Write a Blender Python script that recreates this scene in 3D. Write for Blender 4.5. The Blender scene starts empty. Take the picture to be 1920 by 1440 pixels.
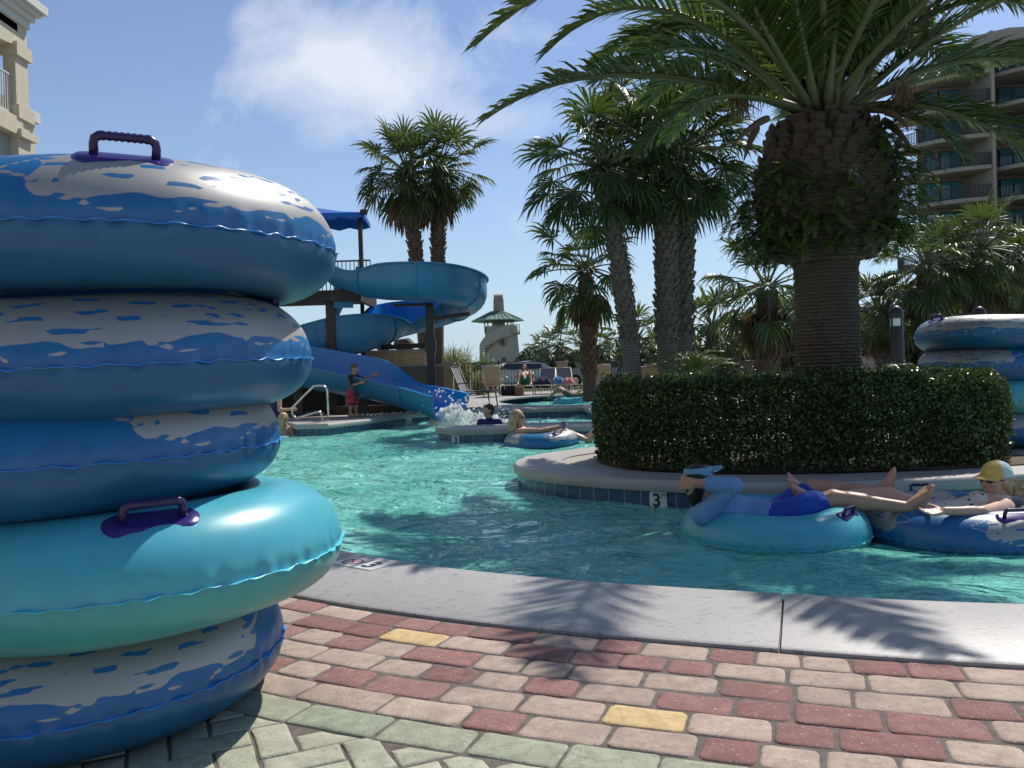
import bpy, bmesh, math, random
import numpy as np
from mathutils import Vector, Matrix, Quaternion

random.seed(7)
RNG = np.random.default_rng(11)
SC = bpy.context.scene
COL = SC.collection
PI = math.pi
R = math.radians
V = Vector

# ------------------------------------------------------------------ camera
FPX = 1550.0
PITCH, ROLL = R(-0.85), R(1.7)
EYE = V((0, 0, 0.92))
F = V((0, math.cos(PITCH), math.sin(PITCH)))
U0 = V((0, -math.sin(PITCH), math.cos(PITCH)))
R0 = V((1, 0, 0))
CR = R0 * math.cos(ROLL) - U0 * math.sin(ROLL)
CU = R0 * math.sin(ROLL) + U0 * math.cos(ROLL)


def ray(px, py):
    d = CR * ((px - 960) / FPX) + CU * ((720 - py) / FPX) + F
    return d / d.y


def at(px, py, Y):
    """world point seen at pixel (px, py) of the photo, Y metres in front"""
    return EYE + ray(px, py) * Y


def onz(px, py, z=0.0):
    d = ray(px, py)
    return EYE + d * ((z - EYE.z) / d.z)


cam = bpy.data.cameras.new('camera')
cam.sensor_width = 36.0
cam.sensor_fit = 'HORIZONTAL'
cam.lens = 36.0 * FPX / 1920.0
cam.clip_start = 0.05
cam.clip_end = 4000
camo = bpy.data.objects.new('camera', cam)
COL.objects.link(camo)
mw = Matrix((CR, CU, -F)).transposed().to_4x4()
mw.translation = EYE
camo.matrix_world = mw
SC.camera = camo

# ------------------------------------------------------------------ objects
def tag(o, label=None, cat=None, group=None, kind=None):
    if label: o['label'] = label
    if cat: o['category'] = cat
    if group: o['group'] = group
    if kind: o['kind'] = kind
    return o


def empty(name, loc, label=None, cat=None, group=None):
    o = bpy.data.objects.new(name, None)
    COL.objects.link(o)
    o.location = V(loc)
    o.empty_display_size = 0.1
    return tag(o, label, cat, group)


def origin(o):
    p = V((0, 0, 0))
    while o is not None:
        p = p + o.location
        o = o.parent
    return p


def children(o):
    return [c for c in bpy.data.objects if c.parent == o]


def copy_tree(o, parent=None):
    kids = children(o)
    c = o.copy()
    COL.objects.link(c)
    if parent is not None:
        c.parent = parent
    for k in kids:
        copy_tree(k, c)
    return c


class MB:
    """collects shapes, then links them as ONE mesh object"""
    def __init__(s):
        s.v = []; s.f = []; s.uv = []; s.mi = []; s.col = []

    def add(s, verts, faces, uvs=None, mi=0, col=None):
        n = len(s.v)
        s.v.extend([tuple(p) for p in verts])
        for k, f in enumerate(faces):
            s.f.append(tuple(i + n for i in f))
            s.mi.append(mi)
            s.uv.append(uvs[k] if uvs else None)
            s.col.append(col)
        return n

    def box(s, c, size, rot=0.0, mi=0, mat=None, col=None):
        c = V(c); hx, hy, hz = size[0] / 2, size[1] / 2, size[2] / 2
        m = mat if mat is not None else Matrix.Rotation(rot, 3, 'Z')
        vs = [c + m @ V((x * hx, y * hy, z * hz)) for x in (-1, 1) for y in (-1, 1) for z in (-1, 1)]
        s.add(vs, [(0, 1, 3, 2), (4, 6, 7, 5), (0, 4, 5, 1), (2, 3, 7, 6), (0, 2, 6, 4), (1, 5, 7, 3)], mi=mi, col=col)

    def beam(s, p0, p1, w, h, mi=0, up=V((0, 0, 1))):
        p0, p1 = V(p0), V(p1)
        d = (p1 - p0); L = d.length; d.normalize()
        a = d.cross(up)
        if a.length < 1e-4: a = d.cross(V((0, 1, 0)))
        a.normalize(); b = a.cross(d)
        m = Matrix((d, a, b)).transposed()
        s.box((p0 + p1) / 2, (L, w, h), mat=m, mi=mi)

    def tube(s, pts, r, n=8, cap=True, mi=0, closed=False):
        pts = [V(p) for p in pts]
        m = len(pts)
        rr = r if hasattr(r, '__len__') else [r] * m
        base = len(s.v)
        up = None
        vs = []
        for i, p in enumerate(pts):
            a = pts[(i - 1) % m] if (closed or i > 0) else pts[i]
            b = pts[(i + 1) % m] if (closed or i < m - 1) else pts[i]
            t = (b - a)
            if t.length < 1e-9: t = V((0, 0, 1))
            t.normalize()
            if up is None:
                up = t.cross(V((0.13, 0.31, 0.94)))
                if up.length < 1e-3: up = t.cross(V((1, 0, 0)))
                up.normalize()
            else:
                up = up - t * up.dot(t)
                if up.length < 1e-5: up = t.cross(V((1, 0.2, 0)))
                up.normalize()
            w = t.cross(up)
            for k in range(n):
                a_ = 2 * PI * k / n
                vs.append(p + (up * math.cos(a_) + w * math.sin(a_)) * rr[i])
        fs = []
        for i in range(m if closed else m - 1):
            j = (i + 1) % m
            for k in range(n):
                l = (k + 1) % n
                fs.append((i * n + k, i * n + l, j * n + l, j * n + k))
        if cap and not closed:
            fs.append(tuple(range(n - 1, -1, -1)))
            fs.append(tuple((m - 1) * n + k for k in range(n)))
        s.add(vs, fs, mi=mi)

    def ball(s, c, rad, rot=None, nu=14, nv=9, mi=0):
        c = V(c)
        if not hasattr(rad, '__len__'): rad = (rad, rad, rad)
        vs = [V((0, 0, -rad[2]))]
        for j in range(1, nv):
            b = -PI / 2 + PI * j / nv
            for i in range(nu):
                a = 2 * PI * i / nu
                vs.append(V((rad[0] * math.cos(b) * math.cos(a), rad[1] * math.cos(b) * math.sin(a), rad[2] * math.sin(b))))
        vs.append(V((0, 0, rad[2])))
        if rot is not None: vs = [rot @ p for p in vs]
        vs = [p + c for p in vs]
        fs = []
        for i in range(nu):
            k = (i + 1) % nu
            fs.append((0, 1 + k, 1 + i))
            for j in range(nv - 2):
                a, b = 1 + j * nu, 1 + (j + 1) * nu
                fs.append((a + i, a + k, b + k, b + i))
            fs.append((len(vs) - 1, 1 + (nv - 2) * nu + i, 1 + (nv - 2) * nu + k))
        s.add(vs, fs, mi=mi)

    def capsule(s, p0, p1, r0, r1, n=12, mi=0):
        p0, p1 = V(p0), V(p1)
        d = p1 - p0; L = d.length
        if L < 1e-6:
            return s.ball(p0, max(r0, r1), mi=mi)
        d.normalize()
        pts = []; rs = []
        for k in range(5):
            a = PI / 2 * (1 - k / 4)
            pts.append(p0 - d * (r0 * math.sin(a))); rs.append(max(r0 * math.cos(a), r0 * 0.02))
        for k in range(5):
            a = PI / 2 * k / 4
            pts.append(p1 + d * (r1 * math.sin(a))); rs.append(max(r1 * math.cos(a), r1 * 0.02))
        s.tube(pts, rs, n=n, mi=mi)

    def lathe(s, c, prof, n=24, mi=0, ang0=0.0, axis=None):
        c = V(c); vs = []; m = len(prof)
        for (r, z) in prof:
            for k in range(n):
                a = 2 * PI * k / n + ang0
                p = V((r * math.cos(a), r * math.sin(a), z))
                if axis is not None: p = axis @ p
                vs.append(c + p)
        fs = []
        for i in range(m - 1):
            for k in range(n):
                l = (k + 1) % n
                fs.append((i * n + k, i * n + l, (i + 1) * n + l, (i + 1) * n + k))
        fs.append(tuple(range(n - 1, -1, -1)))
        fs.append(tuple((m - 1) * n + k for k in range(n)))
        s.add(vs, fs, mi=mi)

    def prism(s, poly, z0, z1, mi=0):
        n = len(poly)
        vs = [V((p[0], p[1], z0)) for p in poly] + [V((p[0], p[1], z1)) for p in poly]
        fs = [tuple(range(n - 1, -1, -1)), tuple(range(n, 2 * n))]
        for i in range(n):
            j = (i + 1) % n
            fs.append((i, j, n + j, n + i))
        s.add(vs, fs, mi=mi)

    def build(s, name, mat, parent=None, smooth=False, sharp=None, attr=None):
        me = bpy.data.meshes.new(name)
        o = V((0, 0, 0)) if parent is None else origin(parent)
        me.from_pydata([(p[0] - o.x, p[1] - o.y, p[2] - o.z) for p in s.v], [], s.f)
        mats = mat if isinstance(mat, (list, tuple)) else [mat]
        for m in mats: me.materials.append(m)
        if len(mats) > 1: me.polygons.foreach_set('material_index', s.mi)
        if any(u is not None for u in s.uv):
            lay = me.uv_layers.new(name='UVMap')
            i = 0
            for k, f in enumerate(s.f):
                u = s.uv[k]
                for q in range(len(f)):
                    if u is not None: lay.data[i].uv = u[q]
                    i += 1
        if any(c is not None for c in s.col):
            ca = me.color_attributes.new('tint', 'FLOAT_COLOR', 'CORNER')
            i = 0
            for k, f in enumerate(s.f):
                c = s.col[k] or (1, 1, 1)
                for q in range(len(f)):
                    ca.data[i].color = (c[0], c[1], c[2], 1); i += 1
        if smooth:
            me.polygons.foreach_set('use_smooth', [True] * len(me.polygons))
            if sharp: me.set_sharp_from_angle(angle=R(sharp))
        me.update()
        ob = bpy.data.objects.new(name, me)
        COL.objects.link(ob)
        if parent is not None: ob.parent = parent
        return ob


def mesh_np(name, verts, faces, mat, parent=None, smooth=False, loc=None):
    """fast mesh from numpy arrays (faces all the same size)"""
    me = bpy.data.meshes.new(name)
    verts = np.asarray(verts, dtype=np.float32); faces = np.asarray(faces, dtype=np.int32)
    if parent is not None:
        o = origin(parent); verts = verts - np.array([o.x, o.y, o.z], dtype=np.float32)
    me.vertices.add(len(verts)); me.vertices.foreach_set('co', verts.ravel())
    k = faces.shape[1]
    me.loops.add(faces.size); me.loops.foreach_set('vertex_index', faces.ravel())
    me.polygons.add(len(faces))
    me.polygons.foreach_set('loop_start', np.arange(0, faces.size, k, dtype=np.int32))
    if smooth: me.polygons.foreach_set('use_smooth', np.ones(len(faces), dtype=bool))
    me.update(calc_edges=True)
    for m in (mat if isinstance(mat, (list, tuple)) else [mat]): me.materials.append(m)
    ob = bpy.data.objects.new(name, me)
    COL.objects.link(ob)
    if parent is not None: ob.parent = parent
    return ob


def catmull(pts, per=12, closed=False):
    P = [V(p) if len(p) == 3 else V((p[0], p[1], 0)) for p in pts]
    n = len(P); out = []
    for i in range(n if closed else n - 1):
        if closed:
            a, b, c, d = P[(i - 1) % n], P[i], P[(i + 1) % n], P[(i + 2) % n]
        else:
            b, c = P[i], P[i + 1]
            a = P[i - 1] if i > 0 else b * 2 - c
            d = P[i + 2] if i < n - 2 else c * 2 - b
        for k in range(per):
            t = k / per
            out.append(0.5 * ((2 * b) + (c - a) * t + (2 * a - 5 * b + 4 * c - d) * t * t + (3 * b - a - 3 * c + d) * t ** 3))
    if not closed: out.append(P[-1].copy())
    return out


def resample(pts, step, closed=False):
    P = pts + ([pts[0]] if closed else [])
    L = [0.0]
    for i in range(1, len(P)): L.append(L[-1] + (P[i] - P[i - 1]).length)
    n = max(2, int(round(L[-1] / step)))
    out = []; j = 0
    for k in range(n if closed else n + 1):
        s = L[-1] * k / n
        while j < len(L) - 2 and L[j + 1] < s: j += 1
        t = (s - L[j]) / max(1e-9, L[j + 1] - L[j])
        out.append(P[j].lerp(P[j + 1], t))
    return out


def arc_lengths(P):
    L = [0.0]
    for i in range(1, len(P)): L.append(L[-1] + (P[i] - P[i - 1]).length)
    return L

# ------------------------------------------------------------------ materials
class NT:
    def __init__(s, nt):
        s.nt = nt; s.n = nt.nodes; s.l = nt.links

    def node(s, typ, **kw):
        nd = s.n.new(typ)
        for k, v in kw.items():
            if k.startswith('i_'):
                nd.inputs[k[2:].replace('_', ' ')].default_value = v
            else:
                setattr(nd, k, v)
        return nd

    def link(s, a, b): s.l.new(a, b)

    def math(s, op, a, b=None, c=None, clamp=False):
        m = s.n.new('ShaderNodeMath'); m.operation = op; m.use_clamp = clamp
        for i, x in enumerate((a, b, c)):
            if x is None: continue
            if hasattr(x, 'is_linked') or hasattr(x, 'links'): s.l.new(x, m.inputs[i])
            else: m.inputs[i].default_value = x
        return m.outputs[0]

    def mix(s, fac, a, b, mode='MIX'):
        m = s.n.new('ShaderNodeMix'); m.data_type = 'RGBA'; m.blend_type = mode
        for inp, x in ((m.inputs[0], fac), (m.inputs[6], a), (m.inputs[7], b)):
            if hasattr(x, 'links'): s.l.new(x, inp)
            else: inp.default_value = x if not isinstance(x, tuple) or len(x) == 4 else (*x, 1)
        return m.outputs[2]

    def noise(s, vec, scale, detail=3.0, rough=0.55, dist=0.0, dims='3D'):
        t = s.n.new('ShaderNodeTexNoise'); t.noise_dimensions = dims
        t.inputs['Scale'].default_value = scale; t.inputs['Detail'].default_value = detail
        t.inputs['Roughness'].default_value = rough; t.inputs['Distortion'].default_value = dist
        if vec is not None: s.l.new(vec, t.inputs['Vector'])
        return t.outputs['Fac']

    def ramp(s, fac, stops):
        r = s.n.new('ShaderNodeValToRGB')
        e = r.color_ramp.elements
        while len(e) < len(stops): e.new(0.5)
        for k, (p, c) in enumerate(stops):
            e[k].position = p
            e[k].color = (*c, 1) if hasattr(c, '__len__') else (c, c, c, 1)
        s.l.new(fac, r.inputs[0])
        return r.outputs[0]

    def bump(s, h, strength=0.3, dist=0.01, normal=None):
        b = s.n.new('ShaderNodeBump'); b.inputs['Strength'].default_value = strength
        b.inputs['Distance'].default_value = dist
        s.l.new(h, b.inputs['Height'])
        if normal is not None: s.l.new(normal, b.inputs['Normal'])
        return b.outputs[0]

    def coords(s, kind='Object', scale=None):
        t = s.n.new('ShaderNodeTexCoord').outputs[kind]
        if scale is not None:
            m = s.n.new('ShaderNodeMapping'); m.inputs['Scale'].default_value = scale
            s.l.new(t, m.inputs[0]); t = m.outputs[0]
        return t


def newmat(name):
    m = bpy.data.materials.new(name); m.use_nodes = True
    nt = NT(m.node_tree)
    b = m.node_tree.nodes['Principled BSDF']
    return m, nt, b


def mat(name, col, rough=0.6, metal=0.0, spec=0.5, vary=0.12, vscale=6.0, bump=0.0, bscale=60.0, bdist=0.004, coat=0.0,
        spots=None, sss=0.0):
    m, nt, b = newmat(name)
    oc = nt.coords('Object')
    n = nt.noise(oc, vscale, 4.0)
    dark = tuple(c * (1 - vary) for c in col); lite = tuple(min(1, c * (1 + vary)) for c in col)
    c = nt.ramp(n, [(0.3, dark), (0.7, lite)])
    if spots:                      # (scale, colour, threshold)
        sp = nt.noise(oc, spots[0], 2.0)
        f = nt.ramp(sp, [(spots[2], 0.0), (min(1, spots[2] + 0.06), 1.0)])
        c = nt.mix(f, c, spots[1])
    nt.link(c, b.inputs['Base Color'])
    b.inputs['Roughness'].default_value = rough
    b.inputs['Metallic'].default_value = metal
    b.inputs['Specular IOR Level'].default_value = spec
    b.inputs['Coat Weight'].default_value = coat
    if sss:
        b.inputs['Subsurface Weight'].default_value = sss
        b.inputs['Subsurface Radius'].default_value = (0.02, 0.008, 0.004)
    if bump:
        bn = nt.noise(oc, bscale, 4.0)
        nt.link(nt.bump(bn, bump, bdist), b.inputs['Normal'])
    return m


def leaf_mat(name, c_dark, c_lite, rough=0.45, trans=0.35, spec=0.5, tip=None):
    """leaves: colour varies from leaf to leaf, light passes through them"""
    m, nt, b = newmat(name)
    g = nt.n.new('ShaderNodeNewGeometry')
    c = nt.ramp(g.outputs['Random Per Island'], [(0.0, c_dark), (0.75, c_lite), (1.0, tip or c_lite)])
    nt.link(c, b.inputs['Base Color'])
    b.inputs['Roughness'].default_value = rough
    b.inputs['Specular IOR Level'].default_value = spec
    t = nt.n.new('ShaderNodeBsdfTranslucent')
    tc = nt.mix(0.6, c, (c_lite[0] * 1.6, c_lite[1] * 1.7, c_lite[2] * 0.6))
    nt.link(tc, t.inputs['Color'])
    mx = nt.n.new('ShaderNodeMixShader'); mx.inputs[0].default_value = trans
    nt.link(b.outputs[0], mx.inputs[1]); nt.link(t.outputs[0], mx.inputs[2])
    nt.link(mx.outputs[0], m.node_tree.nodes['Material Output'].inputs[0])
    return m

# ------------------------------------------------------------------ light
SUN_AZ, SUN_EL = R(39), R(52.5)
sd = V((math.sin(SUN_AZ) * math.cos(SUN_EL), math.cos(SUN_AZ) * math.cos(SUN_EL), math.sin(SUN_EL)))
sl = bpy.data.lights.new('sun', 'SUN')
sl.energy = 4.5; sl.angle = R(0.53); sl.color = (1.0, 0.955, 0.88)
so = bpy.data.objects.new('sun', sl); COL.objects.link(so)
so.rotation_euler = (-sd).to_track_quat('-Z', 'Y').to_euler()
so.location = (10, 15, 30)

world = bpy.data.worlds.new('World'); SC.world = world; world.use_nodes = True
wn = NT(world.node_tree)
bg = world.node_tree.nodes['Background']
sky = wn.node('ShaderNodeTexSky', sky_type='NISHITA')
sky.sun_disc = False; sky.sun_elevation = SUN_EL; sky.sun_rotation = SUN_AZ
sky.altitude = 0; sky.air_density = 1.0; sky.dust_density = 0.4; sky.ozone_density = 3.0
# clouds: noise on the sky dome, placed by direction (u = east over north, v = height over north)
gen = wn.coords('Generated')
sep = wn.n.new('ShaderNodeSeparateXYZ'); wn.link(gen, sep.inputs[0])
yy = wn.math('MAXIMUM', sep.outputs[1], 0.05)
u = wn.math('DIVIDE', sep.outputs[0], yy); v = wn.math('DIVIDE', sep.outputs[2], yy)
cmb = wn.n.new('ShaderNodeCombineXYZ'); wn.link(u, cmb.inputs[0]); wn.link(v, cmb.inputs[1])


def blob(px, py, a, b, amp):
    d = ray(px, py)
    du = wn.math('DIVIDE', wn.math('SUBTRACT', u, d.x), a / FPX)
    dv = wn.math('DIVIDE', wn.math('SUBTRACT', v, d.z), b / FPX)
    q = wn.math('ADD', wn.math('MULTIPLY', du, du), wn.math('MULTIPLY', dv, dv))
    return wn.math('MULTIPLY', wn.math('EXPONENT', wn.math('MULTIPLY', q, -1.0)), amp)


tot = None
for a in ((560, 120, 130, 90, 0.34), (690, 110, 170, 110, 0.42), (780, 180, 130, 80, 0.28), (455, 30, 50, 40, 0.22), (470, 150, 60, 60, 0.16),
          (1010, 225, 150, 50, 0.28), (960, 60, 120, 50, 0.12), (960, 415, 110, 50, 0.10),
          (640, 250, 160, 50, 0.14), (-900, 200, 500, 120, 0.4), (2700, 150, 500, 150, 0.4)):
    k = blob(*a)
    tot = k if tot is None else wn.math('ADD', tot, k)
n1 = wn.noise(cmb.outputs[0], 7.0, 9.0, 0.62, 0.4)
n2 = wn.noise(cmb.outputs[0], 2.6, 5.0, 0.55, 0.2)
dens = wn.math('ADD', tot, wn.math('MULTIPLY', wn.math('SUBTRACT', n1, 0.5), 1.15))
dens = wn.math('ADD', dens, wn.math('MULTIPLY', wn.math('SUBTRACT', n2, 0.5), 0.3))
mask = wn.ramp(dens, [(0.12, 0.0), (0.32, 0.34), (0.68, 0.80)])
hz = wn.math('MULTIPLY', wn.math('EXPONENT', wn.math('MULTIPLY', wn.math('MAXIMUM', sep.outputs[2], 0.0), -5.6)), 0.85)
skyc = wn.mix(hz, sky.outputs[0], (3.75, 5.5, 6.35))
cl = wn.mix(mask, skyc, (7.4, 7.8, 7.9))
cl = wn.mix(1.0, cl, (1.08, 1.06, 1.14), 'MULTIPLY')
wn.link(cl, bg.inputs['Color'])
bg.inputs['Strength'].default_value = 0.1

SC.view_settings.view_transform = 'Standard'
SC.view_settings.look = 'None'
SC.view_settings.exposure = 0.16
SC.view_settings.gamma = 1.0
SC.cycles.max_bounces = 8
SC.cycles.transparent_max_bounces = 12
SC.cycles.caustics_reflective = False
SC.cycles.caustics_refractive = False
# ================================================================== ground, pool, paving
from mathutils.geometry import tessellate_polygon
WATER_Z = -0.23

concrete = mat('concrete', (0.35, 0.33, 0.305), rough=0.55, vary=0.10, vscale=1.7, bump=0.15, bscale=220, bdist=0.002,
               spots=(9.0, (0.29, 0.27, 0.25), 0.63))
concrete_far = mat('deck_concrete', (0.34, 0.312, 0.28), rough=0.8, vary=0.14, vscale=0.8)
sand = mat('paving_sand', (0.12, 0.10, 0.085), rough=0.95, vary=0.3, vscale=30)
soil_m = mat('mulch', (0.11, 0.075, 0.05), rough=0.95, vary=0.5, vscale=25, bump=0.8, bscale=50, bdist=0.02)


def tile_material():
    m, nt, b = newmat('navy_tile')
    uv = nt.coords('UV')
    br = nt.node('ShaderNodeTexBrick', offset=0.0, squash=1.0)
    nt.link(uv, br.inputs['Vector'])
    br.inputs['Scale'].default_value = 1.0
    br.inputs['Brick Width'].default_value = 0.152
    br.inputs['Row Height'].default_value = 0.152
    br.inputs['Mortar Size'].default_value = 0.0035
    br.inputs['Mortar Smooth'].default_value = 0.1
    br.inputs['Color1'].default_value = (0.018, 0.055, 0.125, 1)
    br.inputs['Color2'].default_value = (0.035, 0.085, 0.165, 1)
    br.inputs['Mortar'].default_value = (0.30, 0.33, 0.34, 1)
    n = nt.noise(nt.coords('Object'), 14.0, 4)
    c = nt.mix(nt.ramp(n, [(0.35, 0.0), (0.8, 0.35)]), br.outputs['Color'], (0.10, 0.15, 0.19))
    nt.link(c, b.inputs['Base Color'])
    b.inputs['Roughness'].default_value = 0.18
    return m


tile_m = tile_material()

# ---- plan: the near edge, the island's edge, the far wall (all run with the water on their left)
near_c = resample(catmull([(-7.2, 17), (-6.2, 14), (-4.6, 10.8), (-3.05, 7.3), (-1.9, 5.45), (-0.88, 4.27), (0, 3.67), (1.08, 3.24), (1.87, 3.015),
                           (3, 2.82), (5, 2.68), (9, 2.6), (14, 2.6)], 14), 0.05)
isl_c = resample(catmull([(14, 6.75), (9, 6.72), (7, 6.68), (5, 6.6), (4.0, 6.48), (3.0, 6.36), (1.9, 6.46), (1.22, 6.75), (0.65, 7.15), (0.22, 7.65),
                          (0.03, 8.3), (0.2, 9.0), (0.74, 9.6), (1.7, 10.5), (3, 11), (5, 11.2), (9, 11.2), (14, 11.2)], 14), 0.06)
back_c = [V((p[0], p[1], 0)) for p in ((14, 17.9), (2.5, 17.9), (2.0, 18.3), (1.8, 18.9), (1.75, 20.4), (-1.2, 20.4), (-1.96, 20.0), (-2.54, 19.0), (-3.69, 16.35), (-4.28, 16.4),
                                        (-4.75, 17.4), (-5.35, 19.3), (-8.2, 19.3), (-8.4, 17.0))]
pool2 = [V((1.6 + 2.5 * math.cos(a), 26.2 - 4.9 * math.sin(a), 0)) for a in [2 * PI * k / 64 for k in range(64)]]


def normals(P, closed=False):
    out = []; n = len(P)
    for i in range(n):
        a = P[(i - 1) % n] if (closed or i > 0) else P[i]
        b = P[(i + 1) % n] if (closed or i < n - 1) else P[i]
        t = (b - a); t.z = 0; t.normalize()
        out.append(V((t.y, -t.x, 0)))
    # mitre for sharp corners
    res = []
    for i in range(n):
        if closed or 0 < i < n - 1:
            a = (P[i] - P[i - 1]); b = (P[(i + 1) % n] - P[i]); a.z = b.z = 0
            c = max(0.55, math.cos(a.angle(b, 0.0) / 2))
            res.append(out[i] / c)
        else: res.append(out[i])
    return res


def sweep(mb, P, prof, closed=False, uvscale=False, mi=0):
    """carry a profile of (offset to the land side, height) along P"""
    N = normals(P, closed); L = arc_lengths(P + ([P[0]] if closed else []))
    n = len(P); m = len(prof)
    vs = [P[i] + N[i] * o + V((0, 0, z)) for i in range(n) for (o, z) in prof]
    fs = []; uv = []
    hl = [0.0]
    for k in range(1, m): hl.append(hl[-1] + math.hypot(prof[k][0] - prof[k - 1][0], prof[k][1] - prof[k - 1][1]))
    for i in range(n if closed else n - 1):
        j = (i + 1) % n
        for k in range(m - 1):
            fs.append((i * m + k, j * m + k, j * m + k + 1, i * m + k + 1))
            uv.append(((L[i], -hl[k]), (L[i + 1], -hl[k]), (L[i + 1], -hl[k + 1]), (L[i], -hl[k + 1])))
    mb.add(vs, fs, uvs=uv if uvscale else None, mi=mi)


COPE = [(0.0, -0.10), (-0.03, -0.095), (-0.042, -0.06), (-0.036, -0.02), (-0.015, 0.0), (0.45, 0.0), (0.45, -0.05)]
TILE = [(0.0, -0.095), (0.0, -0.9)]


def edge(name, label, cat, P, closed=False, cope=COPE):
    root = empty(name, (P[0].x, P[0].y, 0), label, cat)
    mb = MB(); sweep(mb, P, cope, closed); mb.build('coping', concrete, root, smooth=True, sharp=40)
    mb = MB(); sweep(mb, P, TILE, closed, uvscale=True); mb.build('tile_band', tile_m, root)
    return root


# ground: one sheet to the horizon with the two pools cut out of it
outer = [V((-900, -300, 0)), V((900, -300, 0)), V((900, 1500, 0)), V((-900, 1500, 0))]
hole = near_c[::4] + isl_c[::3] + back_c
loops = [outer, hole, pool2]
tri = tessellate_polygon(loops)
mb = MB(); mb.add([p - V((0, 0, 0.012)) for l in loops for p in l], [tuple(t) for t in tri])
g = mb.build('ground', concrete_far); tag(g, kind='structure')
# turf and sand beyond the pool fence
grass_far = mat('far_turf', (0.12, 0.13, 0.06), rough=0.95, vary=0.4, vscale=0.3)
mb = MB(); mb.add([V((-300, 37.5, 0)), V((300, 37.5, 0)), V((600, 900, 0)), V((-600, 900, 0))], [(0, 1, 2, 3)])
tag(mb.build('terrain', grass_far), kind='structure')

isl = edge('pool_island_wall', 'curved grey coping over navy tiles round the hedge island, marked 3 FT', 'pool wall', isl_c)
bw = edge('pool_far_wall', 'straight and angled navy tiled pool wall below the water slide', 'pool wall', back_c)
p2 = edge('upper_pool_wall', 'oval tiled rim of the farther pool in front of the deck loungers', 'pool wall', pool2, closed=True)

# planting bed on the island
bed = [V((0.80, 8.25, 0)), V((1.0, 7.6, 0)), V((1.5, 7.1, 0)), V((2.4, 6.84, 0)), V((3.5, 6.82, 0)), V((4.4, 7.0, 0)), V((4.75, 7.6, 0)), V((4.5, 8.6, 0)),
       V((3.9, 9.9, 0)), V((2.4, 10.2, 0)), V((1.2, 9.4, 0))]
mb = MB(); mb.add([p + V((0, 0, 0.01)) for p in bed] + [V((2.7, 8.4, 0.05))], [(i, (i + 1) % len(bed), len(bed)) for i in range(len(bed))])
tag(mb.build('soil', soil_m), kind='structure')
mb = MB(); mb.add([V((4.75, 7.05, 0.004)), V((6.5, 7.1, 0.004)), V((6.5, 7.75, 0.004)), V((4.8, 7.6, 0.004))], [(0, 1, 2, 3)])
tag(mb.build('gravel_path', mat('coarse_gravel', (0.2, 0.165, 0.13), rough=0.95, vary=0.5, vscale=40, bump=0.6, bscale=80, bdist=0.02)), kind='structure')

# low wall between the two channels
low = [V((-0.95, 13.5, 0)), V((1.1, 13.62, 0)), V((4, 13.8, 0)), V((8, 14.0, 0)), V((8, 14.9, 0)), V((1.1, 14.65, 0)), V((-0.95, 14.55, 0)), V((-1.3, 14.25, 0))]
lowr = low[::-1]
root = empty('channel_wall', (1, 14, 0), 'low wall with pale top and navy tiles standing in the water beside the cup drinker', 'pool wall')
mb = MB(); sweep(mb, lowr, [(0.0, -0.10), (-0.03, -0.095), (-0.04, -0.03), (-0.02, 0.0), (0.2, 0.0)], True)
mb.add([p - V((0, 0, 0.005)) for p in low], [tuple(range(len(low)))])
mb.build('coping', concrete, root, smooth=True, sharp=35)
mb = MB(); sweep(mb, lowr, TILE, True, uvscale=True); mb.build('tile_band', tile_m, root)
LOWWALL = root

# ---- near coping slabs
CN = normals(near_c); CL = arc_lengths(near_c)


def cpt(s, o, z=0.0):
    s = max(0.0, min(CL[-1] - 1e-6, s))
    import bisect
    i = max(0, min(len(near_c) - 2, bisect.bisect_right(CL, s) - 1))
    t = (s - CL[i]) / (CL[i + 1] - CL[i])
    p = near_c[i].lerp(near_c[i + 1], t); n = CN[i].lerp(CN[i + 1], t)
    return V((p.x + n.x * o, p.y + n.y * o, z))


def s_near(p):
    return min(range(len(near_c)), key=lambda i: (near_c[i].x - p.x) ** 2 + (near_c[i].y - p.y) ** 2)


joint = CL[s_near(onz(1475, 1122))]
COPE_W = 0.65
mb = MB()
s0 = joint - 3.1 * 3
cuts = [joint + 3.1 * k for k in range(-4, 4)]
for a, b in zip(cuts[:-1], cuts[1:]):
    if b < 0.2 or a > CL[-1]: continue
    a = max(a, 0.01) + 0.004; b = min(b, CL[-1] - 0.01) - 0.004
    n = max(2, int((b - a) / 0.06))
    prof = [(0.0, -0.10), (-0.022, -0.09), (-0.03, -0.05), (-0.026, -0.012), (-0.012, 0.010), (0.01, 0.014), (COPE_W - 0.012, 0.014), (COPE_W, 0.006), (COPE_W, -0.05)]
    vs = [cpt(a + (b - a) * i / n, o, z) for i in range(n + 1) for (o, z) in prof]
    m = len(prof)
    fs = [(i * m + k, (i + 1) * m + k, (i + 1) * m + k + 1, i * m + k + 1) for i in range(n) for k in range(m - 1)]
    fs += [tuple(range(m)), tuple(n * m + k for k in range(m - 1, -1, -1))]
    mb.add(vs, fs)


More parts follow.
